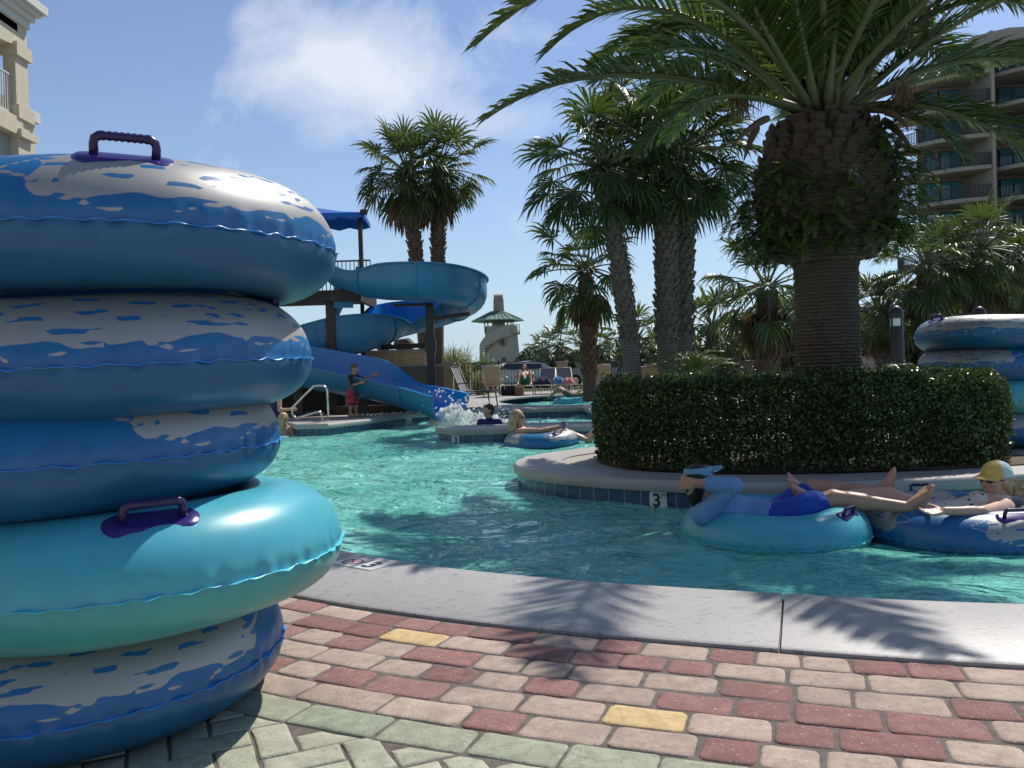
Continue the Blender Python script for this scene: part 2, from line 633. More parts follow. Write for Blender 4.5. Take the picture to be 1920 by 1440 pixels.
def coping_material():
    """grey cast coping: pores, scuffs and drying damp patches"""
    m, nt, b = newmat('cast_coping')
    oc = nt.coords('Object')
    big = nt.noise(oc, 1.6, 5.0, 0.6)
    c = nt.ramp(big, [(0.3, (0.325, 0.308, 0.292)), (0.7, (0.39, 0.37, 0.352))])
    st = nt.noise(nt.coords('Object', (5, 14, 5)), 2.2, 6.0, 0.65, 0.6)
    damp = nt.ramp(st, [(0.60, 0.0), (0.66, 0.7)])
    c = nt.mix(damp, c, (0.255, 0.237, 0.225))
    sc = nt.noise(nt.coords('Object', (18, 50, 18)), 1.6, 4.0, 0.6)
    c = nt.mix(nt.ramp(sc, [(0.60, 0.0), (0.66, 0.75)]), c, (0.16, 0.145, 0.135))
    sp = nt.noise(oc, 150, 2.0)
    c = nt.mix(nt.ramp(sp, [(0.30, 0.35), (0.42, 0.0)]), c, (0.25, 0.23, 0.21))
    nt.link(c, b.inputs['Base Color'])
    r = nt.mix(damp, (0.5, 0.5, 0.5), (0.22, 0.22, 0.22))
    nt.link(r, b.inputs['Roughness'])
    h = nt.noise(oc, 120, 5.0)
    h2 = nt.math('ADD', h, nt.math('MULTIPLY', st, 0.8))
    nt.link(nt.bump(h2, 0.18, 0.004), b.inputs['Normal'])
    return m


cop_m = coping_material()
tag(mb.build('pool_coping', cop_m, smooth=True, sharp=40), kind='structure')
mb = MB(); sweep(mb, near_c[::2], TILE, False, uvscale=True)
tag(mb.build('pool_tile_edge', tile_m), kind='structure')

# ---- pavers
def paver_material():
    m, nt, b = newmat('tumbled_paver')
    at_ = nt.node('ShaderNodeAttribute', attribute_name='tint')
    oc = nt.coords('Object')
    n = nt.noise(oc, 22, 6.0, 0.65)
    c = nt.mix(1.0, at_.outputs['Color'], nt.ramp(n, [(0.25, 0.66), (0.75, 1.25)]), 'MULTIPLY')
    fl = nt.noise(oc, 150, 2.0, 0.5)
    c = nt.mix(nt.ramp(fl, [(0.66, 0.0), (0.70, 0.75)]), c, (0.62, 0.56, 0.50))
    dk = nt.noise(oc, 75, 4.0, 0.7)
    c = nt.mix(nt.ramp(dk, [(0.58, 0.0), (0.70, 0.75)]), c, (0.10, 0.085, 0.075))
    gr = nt.noise(oc, 5.5, 5.0, 0.7)
    c = nt.mix(nt.ramp(gr, [(0.54, 0.0), (0.72, 0.60)]), c, (0.12, 0.10, 0.085))
    nt.link(c, b.inputs['Base Color'])
    b.inputs['Roughness'].default_value = 0.85
    b.inputs['Specular IOR Level'].default_value = 0.35
    h = nt.math('ADD', nt.noise(oc, 190, 4.0, 0.6), nt.math('MULTIPLY', nt.noise(oc, 45, 4.0), 1.2))
    nt.link(nt.bump(h, 0.5, 0.005), b.inputs['Normal'])
    return m


paver_m = paver_material()


def paver(mb, corners, col, z=0.0, rad=0.024, dome=0.007, jit=0.004):
    """one block from four plan corners: rounded outline, worn shoulders, slightly domed top"""
    c4 = [V((p.x + random.uniform(-jit, jit), p.y + random.uniform(-jit, jit), 0)) for p in corners]
    n = len(c4)
    ring = []
    for i in range(n):
        a, b, c = c4[i - 1], c4[i], c4[(i + 1) % n]
        u1 = (a - b); u2 = (c - b)
        r1 = min(rad, u1.length * 0.3); r2 = min(rad, u2.length * 0.3)
        u1 = u1.normalized() * r1; u2 = u2.normalized() * r2
        for t in (0.0, 0.33, 0.67, 1.0):
            ring.append(b + u1 * (1 - t) ** 2 + u2 * t ** 2)
    # points along long sides
    full = []
    m = len(ring)
    for i in range(m):
        a, b = ring[i], ring[(i + 1) % m]
        full.append(a)
        if (b - a).length > 0.035:
            for q in (0.33, 0.66): full.append(a.lerp(b, q))
    cen = sum(full, V((0, 0, 0))) / len(full)
    zz = z + random.uniform(-0.0025, 0.0025)
    m = len(full); vs = []
    size = max((p - cen).length for p in full)
    tl = V((random.uniform(-1, 1), random.uniform(-1, 1), 0)) * 0.012
    for (ins, h) in ((0.0, -0.035), (0.0, -dome - 0.005), (0.004, -dome * 0.55), (0.011, -dome * 0.2), (0.028, 0.0)):
        for p in full:
            d = cen - p; q = p + d * (ins / max(0.03, d.length))
            w = random.uniform(-0.0012, 0.0012) if ins < 0.02 else 0
            vs.append(V((q.x + w, q.y + w, zz + h + (q - cen).dot(tl))))
    vs.append(V((cen.x, cen.y, zz + 0.0012)))
    fs = []
    for r in range(4):
        for i in range(m):
            j = (i + 1) % m
            fs.append((r * m + i, r * m + j, (r + 1) * m + j, (r + 1) * m + i))
    for i in range(m): fs.append((4 * m + i, 4 * m + (i + 1) % m, 5 * m))
    mb.add(vs, fs, col=col)


RED = [(0.265, 0.13, 0.115), (0.24, 0.112, 0.10), (0.285, 0.145, 0.13)]
TAN = [(0.42, 0.31, 0.25), (0.385, 0.285, 0.23), (0.44, 0.335, 0.265)]
YEL = [(0.56, 0.40, 0.19)]
GRN = [(0.30, 0.32, 0.225), (0.275, 0.30, 0.215), (0.33, 0.34, 0.245)]
GR2 = [(0.375, 0.375, 0.275), (0.35, 0.355, 0.255), (0.40, 0.395, 0.295)]
gap = 0.0022
mb = MB()
sA, sB = CL[s_near(V((-3.6, 8.4, 0)))], CL[s_near(V((5.2, 2.7, 0)))]
o = COPE_W + 0.012
for row in range(6):
    h = 0.133
    s = sA + random.uniform(0, 0.2)
    last = None
    while s < sB:
        L = random.choice((0.137, 0.205, 0.205, 0.205, 0.14)) + random.uniform(-0.003, 0.003)
        sc = 1.0 / (1 + 0.12 * 0)
        q = random.random()
        pal = YEL if q < 0.065 else (RED if q < 0.53 else TAN)
        if row == 0 and pal is YEL: pal = RED
        col = random.choice(pal); k = random.uniform(0.9, 1.1); col = tuple(c * k for c in col)
        paver(mb, [cpt(s + gap, o + gap), cpt(s + gap, o + h - gap), cpt(s + L - gap, o + h - gap), cpt(s + L - gap, o + gap)], col, rad=0.024, dome=0.0065)
        s += L
    o += h
RED_END = o
tag(mb.build('brick_paving', paver_m, smooth=True, sharp=60), kind='structure')
mb = MB()
s = sA
while s < sB:
    L = random.choice((0.205, 0.205, 0.137)) + random.uniform(-0.003, 0.003)
    k = random.uniform(0.9, 1.08); col = tuple(c * k for c in random.choice(GRN))
    paver(mb, [cpt(s + gap, o + gap), cpt(s + gap, o + 0.137 - gap), cpt(s + L - gap, o + 0.137 - gap), cpt(s + L - gap, o + gap)], col, rad=0.016, dome=0.007)
    s += L
o += 0.137
HB = o


def clip(poly, p, n):
    out = []
    for i in range(len(poly)):
        a, b = poly[i], poly[(i + 1) % len(poly)]
        da, db = (a - p).dot(n), (b - p).dot(n)
        if da >= 0: out.append(a)
        if (da >= 0) != (db >= 0): out.append(a.lerp(b, da / (da - db)))
    return out


# herringbone of longer green grey blocks
th = R(24)
ex, ey = V((math.cos(th), math.sin(th), 0)), V((-math.sin(th), math.cos(th), 0))
W, Lp = 0.098, 0.196
org = V((-0.6, 1.9, 0))
for i in range(-32, 33):
    for j in range(-14, 15):
        for kind in (0, 1):
            x = (i + 0) * W + j * 2 * W * 0; y = i * W
            # classic 90 degree herringbone: step (W, W) along the zig-zag, (2W, -2W) between zig-zags
            bx, by = i * W + j * 2 * W, i * W - j * 2 * W
            if kind == 0: r = (bx, by, bx + Lp, by + W)
            else: r = (bx + 0 * W - 0 * W, by + W, bx + W, by + W + Lp)
            c = org + ex * ((r[0] + r[2]) / 2) + ey * ((r[1] + r[3]) / 2)
            if not (-3.3 < c.x < 2.6 and 0.9 < c.y < 4.2): continue
            k = s_near(c); sd_ = (c - near_c[k]).dot(CN[k])
            if sd_ < HB - 0.12: continue
            g_ = 0.0025
            pol = [org + ex * a + ey * b for a, b in ((r[0] + g_, r[1] + g_), (r[2] - g_, r[1] + g_), (r[2] - g_, r[3] - g_), (r[0] + g_, r[3] - g_))]
            if sd_ < HB + 0.16:
                pol = clip(pol, near_c[k] + CN[k] * (HB + gap), CN[k].normalized())
                if len(pol) < 3: continue
                ar = abs(sum(pol[q].x * pol[(q + 1) % len(pol)].y - pol[(q + 1) % len(pol)].x * pol[q].y for q in range(len(pol)))) / 2
                if ar < 0.0025: continue
            kk = random.uniform(0.9, 1.08); col = tuple(cc * kk for cc in random.choice(GR2))
            paver(mb, pol, col, rad=0.006, dome=0.004, jit=0.001)
tag(mb.build('stone_paving', paver_m, smooth=True, sharp=60), kind='structure')
# bed under the pavers
mb = MB()
n = 60
vs = []
for i in range(n + 1):
    s = sA + (sB - sA) * i / n
    vs += [cpt(s, COPE_W - 0.01, -0.0055), cpt(s, HB + 1.2, -0.0055)]
mb.add(vs, [(2 * i, 2 * i + 1, 2 * i + 3, 2 * i + 2) for i in range(n)])
mb.add([V((-3.4, 0.9, -0.0048)), V((2.7, 0.9, -0.0048)), V((2.7, 1.6, -0.0048)), V((-3.4, 1.6, -0.0048))], [(0, 1, 2, 3)])
tag(mb.build('paving_bed', sand), kind='structure')

# ---- water
def water_material():
    m, nt, b = newmat('pool_water')
    oc = nt.coords('Object')
    # slow pale and deep turquoise patches: caustic light mottling painted into the colour
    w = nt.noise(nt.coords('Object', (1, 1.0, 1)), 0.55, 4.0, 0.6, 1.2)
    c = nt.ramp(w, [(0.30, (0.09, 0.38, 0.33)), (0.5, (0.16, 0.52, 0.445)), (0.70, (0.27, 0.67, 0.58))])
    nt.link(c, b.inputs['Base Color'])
    b.inputs['Roughness'].default_value = 0.05
    b.inputs['IOR'].default_value = 1.33
    b.inputs['Specular IOR Level'].default_value = 0.5
    h1 = nt.noise(nt.coords('Object', (1.0, 1.5, 1)), 1.8, 3.0, 0.5, 1.6)
    h2 = nt.noise(nt.coords('Object', (1.0, 1.6, 1)), 7.5, 3.0, 0.5, 0.9)
    h3 = nt.noise(nt.coords('Object', (1.0, 1.5, 1)), 24, 2.0, 0.5, 0.5)
    h = nt.math('ADD', nt.math('MULTIPLY', h1, 1.25), nt.math('ADD', nt.math('MULTIPLY', h2, 0.36), nt.math('MULTIPLY', h3, 0.045)))
    nt.link(nt.bump(h, 1.0, 0.21), b.inputs['Normal'])
    return m


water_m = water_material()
xs = np.arange(-8.6, 14.2, 0.06); ys = np.arange(2.3, 31.5, 0.06)
X, Y = np.meshgrid(xs, ys)
Z = np.zeros_like(X)
for k in range(34):
    lam = 0.22 * (1.13 ** (k % 20)) * RNG.uniform(0.9, 1.1)
    ang = RNG.normal(PI / 2, 0.75)
    q = 2 * PI / lam
    ph = RNG.uniform(0, 6.28)
    wx = X + 0.18 * np.sin(Y * 0.9 + k) ; wy = Y + 0.18 * np.sin(X * 1.1 + 2 * k)
    Z += lam * 0.0062 * np.sin(q * (wx * math.cos(ang) + wy * math.sin(ang)) + ph) * (0.55 + 0.45 * np.sin(0.7 * X + 0.9 * Y + k * 1.7))
Z += WATER_Z
nx, ny = len(xs), len(ys)
idx = np.arange(nx * ny).reshape(ny, nx)
fc = np.stack([idx[:-1, :-1], idx[:-1, 1:], idx[1:, 1:], idx[1:, :-1]], -1).reshape(-1, 4)
wv = np.stack([X, Y, Z], -1).reshape(-1, 3)
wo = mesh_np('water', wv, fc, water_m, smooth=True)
tag(wo, kind='structure')

# ---- depth marks
def text_mb(txt, size, bold=0.0):
    cu = bpy.data.curves.new('txt', 'FONT'); cu.body = txt; cu.size = size; cu.offset = bold
    cu.align_x = 'CENTER'; cu.align_y = 'CENTER'; cu.resolution_u = 4
    ob = bpy.data.objects.new('txt', cu); COL.objects.link(ob)
    bpy.context.view_layer.update()
    me = bpy.data.meshes.new_from_object(ob.evaluated_get(bpy.context.evaluated_depsgraph_get()))
    vs = [v.co.copy() for v in me.vertices]; fs = [tuple(p.vertices) for p in me.polygons]
    bpy.data.objects.remove(ob); bpy.data.curves.remove(cu); bpy.data.meshes.remove(me)
    return vs, fs


def put(mb, vf, o, ax, ay, mi=0):
    mb.add([o + ax * p.x + ay * p.y for p in vf[0]], vf[1], mi=mi)


white_tile = mat('white_tile', (0.62, 0.64, 0.60), rough=0.25, vary=0.05)
black_ink = mat('black_ink', (0.02, 0.022, 0.025), rough=0.4, vary=0.0)
red_ink = mat('red_ink', (0.42, 0.07, 0.10), rough=0.5, vary=0.1)


def wall_mark(P, px, py, parent, txt, small=None, w=0.148, z=-0.175, hgt=0.148, size=0.15):
    """white marker tile on a tiled pool wall"""
    tgt = None
    best = 1e9
    for i in range(len(P) - 1):
        for q in range(21):
            p = P[i].lerp(P[i + 1], q / 20)
            d = ray(px, py); pr = EYE + d * p.y
            if abs(pr.x - p.x) < best and p.y < (9 if parent is isl else 99):
                if (ray(px, py) and True):
                    n = V((P[i + 1].y - P[i].y, -(P[i + 1].x - P[i].x), 0)).normalized()
                    if n.y > 0:
                        best = abs(pr.x - p.x); tgt = (p, n)
    p, n = tgt
    ax = V((n.y, -n.x, 0)); o = p - n * 0.006 + V((0, 0, z))
    if ax.x < 0: ax = -ax
    mb = MB(); m = Matrix((ax, V((0, 0, 1)), -n)).transposed()
    mb.box(o + n * 0.003, (w, hgt, 0.008), mat=m)
    tl = mb.build('depth_marker', white_tile, parent)
    mb = MB(); put(mb, text_mb(txt, size, 0.004), o - n * 0.0035 - ax * (0.012 if small else 0), ax, V((0, 0, 1)))
    if small: put(mb, text_mb(small, 0.042, 0.0008), o - n * 0.0035 + ax * 0.05 + V((0, 0, 0.042)), ax, V((0, 0, 1)))
    mb.build('numeral', black_ink, tl)


wall_mark(isl_c, 1235, 948, isl, '3', 'FT')
wall_mark(lowr, 842, 824, LOWWALL, '3', w=0.12, size=0.14)
wall_mark(back_c, 766, 788, bw, '3½', w=0.2, size=0.13)
# two tiles let into the near coping: no diving, and 3
for kind, (px, py) in (('dive', (662, 1054)), ('three', (697, 1060.5))):
    c = onz(px, py, 0.0155)
    k = s_near(c); n = CN[k].normalized(); ax = V((-n.y, n.x, 0)); ay = -n
    if ax.x < 0: ax = -ax
    mb = MB(); mb.box(c, (0.15, 0.15, 0.006), mat=Matrix((ax, ay, V((0, 0, 1)))).transposed())
    if kind == 'three':
        t = mb.build('depth_tile', white_tile)
        tag(t, 'white tile with black numeral 3 set in the coping by the turquoise tube', 'tile')
        mb = MB(); put(mb, text_mb('3', 0.15, 0.004), c + V((0, 0, 0.0045)), ax, ay); mb.build('numeral', black_ink, t)
    else:
        t = mb.build('no_diving_tile', white_tile)
        tag(t, 'white no diving tile with a red crossed sign set in the coping', 'tile')
        mb = MB(); z = V((0, 0, 0.0045)); vs = []; fs = []
        for q in range(24):
            a = 2 * PI * q / 24
            for rr in (0.055, 0.045): vs.append(c + z + ax * (rr * math.cos(a)) + ay * (rr * math.sin(a)))
        for q in range(24): fs.append((2 * q, 2 * ((q + 1) % 24), 2 * ((q + 1) % 24) + 1, 2 * q + 1))
        mb.add(vs, fs)
        for sgn in (1, -1):
            d1 = (ax + ay * sgn).normalized(); d2 = V((-d1.y, d1.x, 0))
            mb.add([c + z * 1.05 + d1 * a + d2 * b for a, b in ((-0.045, -0.005), (0.045, -0.005), (0.045, 0.005), (-0.045, 0.005))], [(0, 1, 2, 3)])
        mb.build('no_diving_sign', red_ink, t)
# ================================================================== swim tubes
TUBE_R, TUBE_A, TUBE_B = 0.425, 0.185, 0.158      ; SEAM = 0.022      # ring radius, half width and half height of the inflated section


def section(phi, th):
    """point of the tube wall: phi round the section (0 = outside, 90 = top), th round the ring"""
    c, s = math.cos(phi), math.sin(phi)
    # pinch marks at the two welds
    return c, s


def tube_pattern(TH, PH):
    """signed distance (metres) of the silver wave print: > 0 inside the print"""
    S = TH * 0.56; T = PH * 0.172
    rng = np.random.default_rng(5)
    d_all = np.full(TH.shape, -1.0)
    for z0 in (-20, 160):
        a0, a1 = np.radians(z0) * 0.56, np.radians(z0 + 132) * 0.56
        s = S.copy(); per = 2 * PI * 0.56
        mid = (a0 + a1) / 2
        s = (S - mid + per / 2) % per - per / 2 + mid
        # lower wavy border, ends that break up into curling fingers
        tb = 0.050 + 0.007 * np.sin(s * 15 + 0.6) + 0.005 * np.sin(s * 37 + 2) + 0.002 * np.sin(s * 71)
        low = T - tb
        fing = 0.045 * np.sin(T * 62 + 0.5) * np.clip((T - 0.1) / 0.1, 0.2, 1) + 0.03 * np.sin(T * 27 + 2.0)
        e0 = s - (a0 + 0.03 + fing); e1 = (a1 - 0.03 - fing) - s
        top = 0.46 - T
        d = np.minimum(np.minimum(low, top), np.minimum(e0, e1))
        # comma shaped cut near the ends
        # wavy blue streaks left open in the silver: rows that swell and die away along the ring
        pitch = 0.0265
        Tw = T + 0.0055 * np.sin(17 * s + 1 + 9 * T) + 0.0035 * np.sin(39 * s + 22 * T) + 0.0015 * np.sin(83 * s + 2)
        K = np.floor((Tw - 0.072) / pitch); dist = np.abs((Tw - 0.072) / pitch - K - 0.5) * pitch
        for k in range(0, 15):
            fk = 2 * PI / rng.uniform(0.22, 0.34); p1, p2, p3 = rng.uniform(0, 6.28, 3)
            env = 0.85 * np.sin(fk * s + p1) + 0.45 * np.sin(2.3 * fk * s + p2) + 0.12 * np.sin(7 * fk * s + p3)
            hw = 0.0080 * np.clip(env + 0.08, -1, 0.9)
            m_ = K == k
            d[m_] = np.minimum(d[m_], (dist - hw)[m_])
        # silver slivers splashed below the border
        x = a0 + 0.06
        while x < a1 - 0.05:
            ln = rng.uniform(0.03, 0.075); ct = 0.032 + rng.uniform(-0.004, 0.004)
            ds = s - (x + ln); tilt = rng.uniform(-0.2, 0.2); ph = rng.uniform(0, 6)
            tt = T - (ct + tilt * ds + 0.006 * np.sin(40 * ds + ph))
            e = np.clip(ds / ln, -1, 1)
            q = 0.0050 * (0.75 + 0.25 * e * (1 if rng.random() < .5 else -1)) - np.sqrt(np.maximum(np.abs(ds) - ln, 0) ** 2 + tt ** 2)
            gapq = np.sqrt(np.maximum(np.abs(ds) - ln, 0) ** 2 + tt ** 2) - 0.0105
            d = np.maximum(np.minimum(d, gapq), q)
            x += ln * 2 + rng.uniform(0.05, 0.12)
        # stray drip lines beyond the two ends
        for (sx, ct, ln, tilt, w_) in ((a0 - 0.01, 0.10, 0.055, -0.35, 0.0055), (a1 + 0.01, 0.10, 0.055, 0.35, 0.0055),
                                       (a0 - 0.03, 0.15, 0.035, 0.5, 0.004), (a1 + 0.03, 0.15, 0.035, -0.5, 0.004),
                                       (a0 - 0.035, 0.20, 0.04, 0.25, 0.005), (a1 + 0.035, 0.20, 0.04, -0.25, 0.005),
                                       (a0 - 0.03, 0.245, 0.04, -0.1, 0.005), (a1 + 0.03, 0.245, 0.04, 0.1, 0.005)):
            ds = s - sx; tt = T - (ct + tilt * ds)
            q = w_ - np.sqrt(np.maximum(np.abs(ds) - ln, 0) ** 2 + tt ** 2)
            d = np.maximum(d, q)
        d_all = np.maximum(d_all, d)
    return d_all


def vinyl(name, up, low, silver=False):
    m, nt, b = newmat(name)
    oc = nt.coords('Object')
    sepn = nt.n.new('ShaderNodeSeparateXYZ'); nt.link(oc, sepn.inputs[0])
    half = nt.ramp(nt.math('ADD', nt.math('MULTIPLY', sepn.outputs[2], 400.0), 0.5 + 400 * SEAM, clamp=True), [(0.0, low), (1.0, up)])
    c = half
    n = nt.noise(oc, 9, 3.0)
    c = nt.mix(1.0, c, nt.ramp(n, [(0.3, 0.93), (0.7, 1.06)]), 'MULTIPLY')
    rough = 0.36
    if silver:
        a = nt.node('ShaderNodeAttribute', attribute_name='print')
        f = nt.math('ADD', nt.math('MULTIPLY', a.outputs['Fac'], 900.0), 0.5, clamp=True)
        c = nt.mix(f, c, (0.36, 0.35, 0.328))
        nt.link(c, b.inputs['Base Color'])
        nt.link(nt.math('MULTIPLY', f, 0.45), b.inputs['Metallic'])
        nt.link(nt.math('ADD', nt.math('MULTIPLY', f, 0.10), rough), b.inputs['Roughness'])
    else:
        nt.link(c, b.inputs['Base Color'])
        b.inputs['Roughness'].default_value = 0.34
    b.inputs['Specular IOR Level'].default_value = 0.5
    # slack vinyl and a scatter of water drops
    g = nt.noise(oc, 5.0, 2.0)
    vo = nt.node('ShaderNodeTexVoronoi', feature='F1'); nt.link(oc, vo.inputs['Vector']); vo.inputs['Scale'].default_value = 46
    drop = nt.ramp(vo.outputs['Distance'], [(0.0, 1.0), (0.17, 0.6), (0.22, 0.0)])
    dm = nt.ramp(nt.noise(oc, 6.5, 2.0), [(0.56, 0.0), (0.62, 1.0)])
    vc = nt.ramp(nt.node('ShaderNodeSeparateColor').outputs[0], [(0, 0), (1, 1)]) if False else None
    sc = nt.n.new('ShaderNodeSeparateColor'); nt.link(vo.outputs['Color'], sc.inputs[0])
    pick = nt.ramp(sc.outputs[0], [(0.55, 0.0), (0.6, 1.0)])
    dr = nt.math('MULTIPLY', nt.math('MULTIPLY', drop, dm), pick)
    h = nt.math('ADD', nt.math('MULTIPLY', g, 0.25), nt.math('MULTIPLY', dr, 0.06))
    nt.link(nt.bump(h, 0.35, 0.03), b.inputs['Normal'])
    return m


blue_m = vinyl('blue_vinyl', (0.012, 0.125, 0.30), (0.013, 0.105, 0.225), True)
teal_m = vinyl('turquoise_vinyl', (0.07, 0.38, 0.46), (0.075, 0.34, 0.345))  # greener lower half: bounced light and translucency painted into the colour
seam_blue = mat('blue_seam', (0.03, 0.25, 0.62), rough=0.3, vary=0.02)
seam_teal = mat('turquoise_seam', (0.11, 0.55, 0.68), rough=0.3, vary=0.02)
grip_m = mat('purple_grip', (0.022, 0.012, 0.075), rough=0.3, vary=0.05)
pad_m = mat('violet_pad', (0.03, 0.018, 0.14), rough=0.22, vary=0.05)


def make_tube_mesh(name, material, pattern):
    nt_, np_ = 720, 104
    th = np.linspace(0, 2 * PI, nt_, endpoint=False); ph = np.linspace(-PI, PI, np_, endpoint=False)
    TH, PH = np.meshgrid(th, ph, indexing='ij')
    c, s = np.cos(PH), np.sin(PH)
    # radial ruffles where the flat sheets were welded (outer and inner seam)
    ruf = np.sin(TH * 46 + 0.7 * np.sin(TH * 7)) + 0.6 * np.sin(TH * 71 + 2)
    out = np.exp(-(np.minimum(np.abs(PH), 2 * PI - np.abs(PH)) / 0.16) ** 2)
    inn = np.exp(-((PI - np.abs(PH)) / 0.45) ** 2)
    a = TUBE_A + ruf * (0.0026 * out + 0.0035 * inn)
    r = TUBE_R + np.sign(c) * np.abs(c) ** 0.94 * a - 0.004 * np.exp(-(PH / 0.07) ** 2)
    z = np.sign(s) * np.abs(s) ** 0.96 * np.where(s > 0, TUBE_B + SEAM, TUBE_B - SEAM) - SEAM + 0.0025 * out * np.sin(TH * 46 + 1)
    z += 0.004 * np.sin(2 * TH + 0.5) + 0.003 * np.sin(3 * TH)
    v = np.stack([r * np.cos(TH), r * np.sin(TH), z], -1).reshape(-1, 3)
    i = np.arange(nt_ * np_).reshape(nt_, np_)
    i2 = np.roll(i, -1, 0)
    f = np.stack([i, i2, np.roll(i2, -1, 1), np.roll(i, -1, 1)], -1).reshape(-1, 4)
    me = bpy.data.meshes.new(name)
    me.from_pydata([], [], [])
    ob = mesh_np(name, v, f, material, smooth=True)
    if pattern:
        at_ = ob.data.attributes.new('print', 'FLOAT', 'POINT')
        PHp = np.where(PH < -2.6, PH + 2 * PI, PH)
        at_.data.foreach_set('value', tube_pattern(TH, PHp).astype(np.float32).ravel())
    return ob


def make_tube(name, material, seam_mat, pattern):
    root = empty(name, (0, 0, 0))
    body = make_tube_mesh('ring', material, pattern); body.parent = root
    # welded flap round the outside, wavy
    mb = MB(); n = 520; rr = random.Random(3); ph = [rr.uniform(0, 6) for _ in range(6)]
    vs = []
    for k in range(n):
        th = 2 * PI * k / n
        w = 0.55 * math.sin(46 * th + 0.9 * math.sin(7 * th + ph[0])) + 0.35 * math.sin(71 * th + ph[1] + math.sin(5 * th)) + 0.25 * math.sin(29 * th + ph[2])
        zz = 0.0045 * w; wid = 0.013 + 0.0035 * math.sin(33 * th + ph[3]) + 0.002 * math.sin(58 * th + ph[4])
        r0 = TUBE_R + TUBE_A - 0.008
        e = V((math.cos(th), math.sin(th), 0))
        for (rad, dz) in ((r0, 0.0012), (r0 + wid * 0.6, zz * 0.5 + 0.0012), (r0 + wid, zz + 0.0009), (r0 + wid, zz - 0.0009), (r0 + wid * 0.6, zz * 0.5 - 0.0012), (r0, -0.0012)):
            vs.append(e * rad + V((0, 0, dz - SEAM)))
    fs = [(k * 6 + q, ((k + 1) % n) * 6 + q, ((k + 1) % n) * 6 + q + 1, k * 6 + q + 1) for k in range(n) for q in range(5)]
    mb.add(vs, fs); mb.build('seam', seam_mat, root, smooth=True)
    for hth in (0.0, PI):
        ph0 = R(66)
        r0 = TUBE_R + math.cos(ph0) * TUBE_A + 0.01

        def on(s, t, h):
            """point near the handle: s along the ring, t outward, h above the wall"""
            th = hth + s / r0
            rad = r0 + t
            q = max(-1, min(1, (rad - TUBE_R) / TUBE_A))
            z = (TUBE_B + SEAM) * math.sqrt(max(0, 1 - q * q)) ** 0.96 - SEAM
            nr, nz = q / TUBE_A, math.sqrt(max(0.01, 1 - q * q)) / TUBE_B
            k_ = math.hypot(nr, nz); nr, nz = nr / k_ * 0.7, nz / k_
            rad += nr * h
            return V((rad * math.cos(th), rad * math.sin(th), z + nz * h))
        mb = MB(); rings = []
        for (sc, h) in ((1.0, 0.0), (0.99, 0.003), (0.9, 0.0045), (0.86, 0.007), (0.5, 0.0075)):
            rg = []
            for k in range(32):
                a = 2 * PI * k / 32
                ca, sa = math.cos(a), math.sin(a)
                x = (0.075 if ca > 0 else -0.075) + 0.038 * ca * sc - (0.075 if ca > 0 else -0.075) * (1 - sc) * 0.3
                rg.append(on(x, 0.040 * sa * sc, h))
            rings.append(rg)
        vs = [p for rg in rings for p in rg] + [on(0, 0, 0.0075)]
        fs = [(q * 32 + k, q * 32 + (k + 1) % 32, (q + 1) * 32 + (k + 1) % 32, (q + 1) * 32 + k) for q in range(4) for k in range(32)]
        fs += [(4 * 32 + k, 4 * 32 + (k + 1) % 32, 5 * 32) for k in range(32)]
        mb.add(vs, fs); pad = mb.build('handle_pad', pad_m, root, smooth=True, sharp=50)
        mb = MB()
        path = [on(-0.066, 0, 0.0), on(-0.066, 0, 0.030), on(-0.063, 0, 0.043), on(-0.052, 0, 0.050)]
        path += [on(-0.045 + 0.09 * k / 14, 0, 0.050) for k in range(15)]
        path += [on(0.052, 0, 0.050), on(0.063, 0, 0.043), on(0.066, 0, 0.030), on(0.066, 0, 0.0)]
        rad = [0.011, 0.010, 0.0105, 0.011] + [0.0105 + 0.0012 * math.cos(k * PI) for k in range(15)] + [0.011, 0.0105, 0.010, 0.011]
        mb.tube(path, rad, n=12); mb.build('handle', grip_m, pad, smooth=True)
    return root


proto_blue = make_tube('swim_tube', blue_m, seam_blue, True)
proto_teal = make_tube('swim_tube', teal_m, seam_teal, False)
USED = set()


def place_tube(kind, loc, rz, label, group, tilt=(0, 0), scale=1.0, flip=False):
    p = proto_blue if kind == 'blue' else proto_teal
    o = p if kind not in USED else copy_tree(p)
    USED.add(kind)
    o.location = V(loc); o.rotation_euler = (R(tilt[0]), R(tilt[1]), R(rz))
    o.scale = (scale, -scale if flip else scale, scale)
    tag(o, label, 'swim tube', group)
    return o


def cxy(px, Y): return ((px - 960) / FPX * Y, Y)


ST = 'swim tubes piled in the near stack'
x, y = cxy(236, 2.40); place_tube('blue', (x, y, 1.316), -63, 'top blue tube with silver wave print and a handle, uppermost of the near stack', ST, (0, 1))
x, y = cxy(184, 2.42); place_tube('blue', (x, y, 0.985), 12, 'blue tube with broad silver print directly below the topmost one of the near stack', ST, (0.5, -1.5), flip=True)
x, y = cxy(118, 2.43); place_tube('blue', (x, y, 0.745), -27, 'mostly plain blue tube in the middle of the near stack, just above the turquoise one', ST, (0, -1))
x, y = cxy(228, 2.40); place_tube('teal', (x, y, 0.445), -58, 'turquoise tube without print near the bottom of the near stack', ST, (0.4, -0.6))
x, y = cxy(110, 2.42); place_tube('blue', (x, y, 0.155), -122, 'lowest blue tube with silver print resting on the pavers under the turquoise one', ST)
S2 = 'swim tubes piled behind the hedge'
X2, Y2 = 5.10, 8.9
place_tube('blue', (X2, Y2, 1.18), 190, 'uppermost blue tube of the stack behind the hedge, silver print and handle on top', S2, scale=1.12)
place_tube('blue', (X2 + 0.03, Y2 + 0.02, 0.845), 150, 'second blue tube of the stack behind the hedge, beneath the uppermost', S2, scale=1.12)
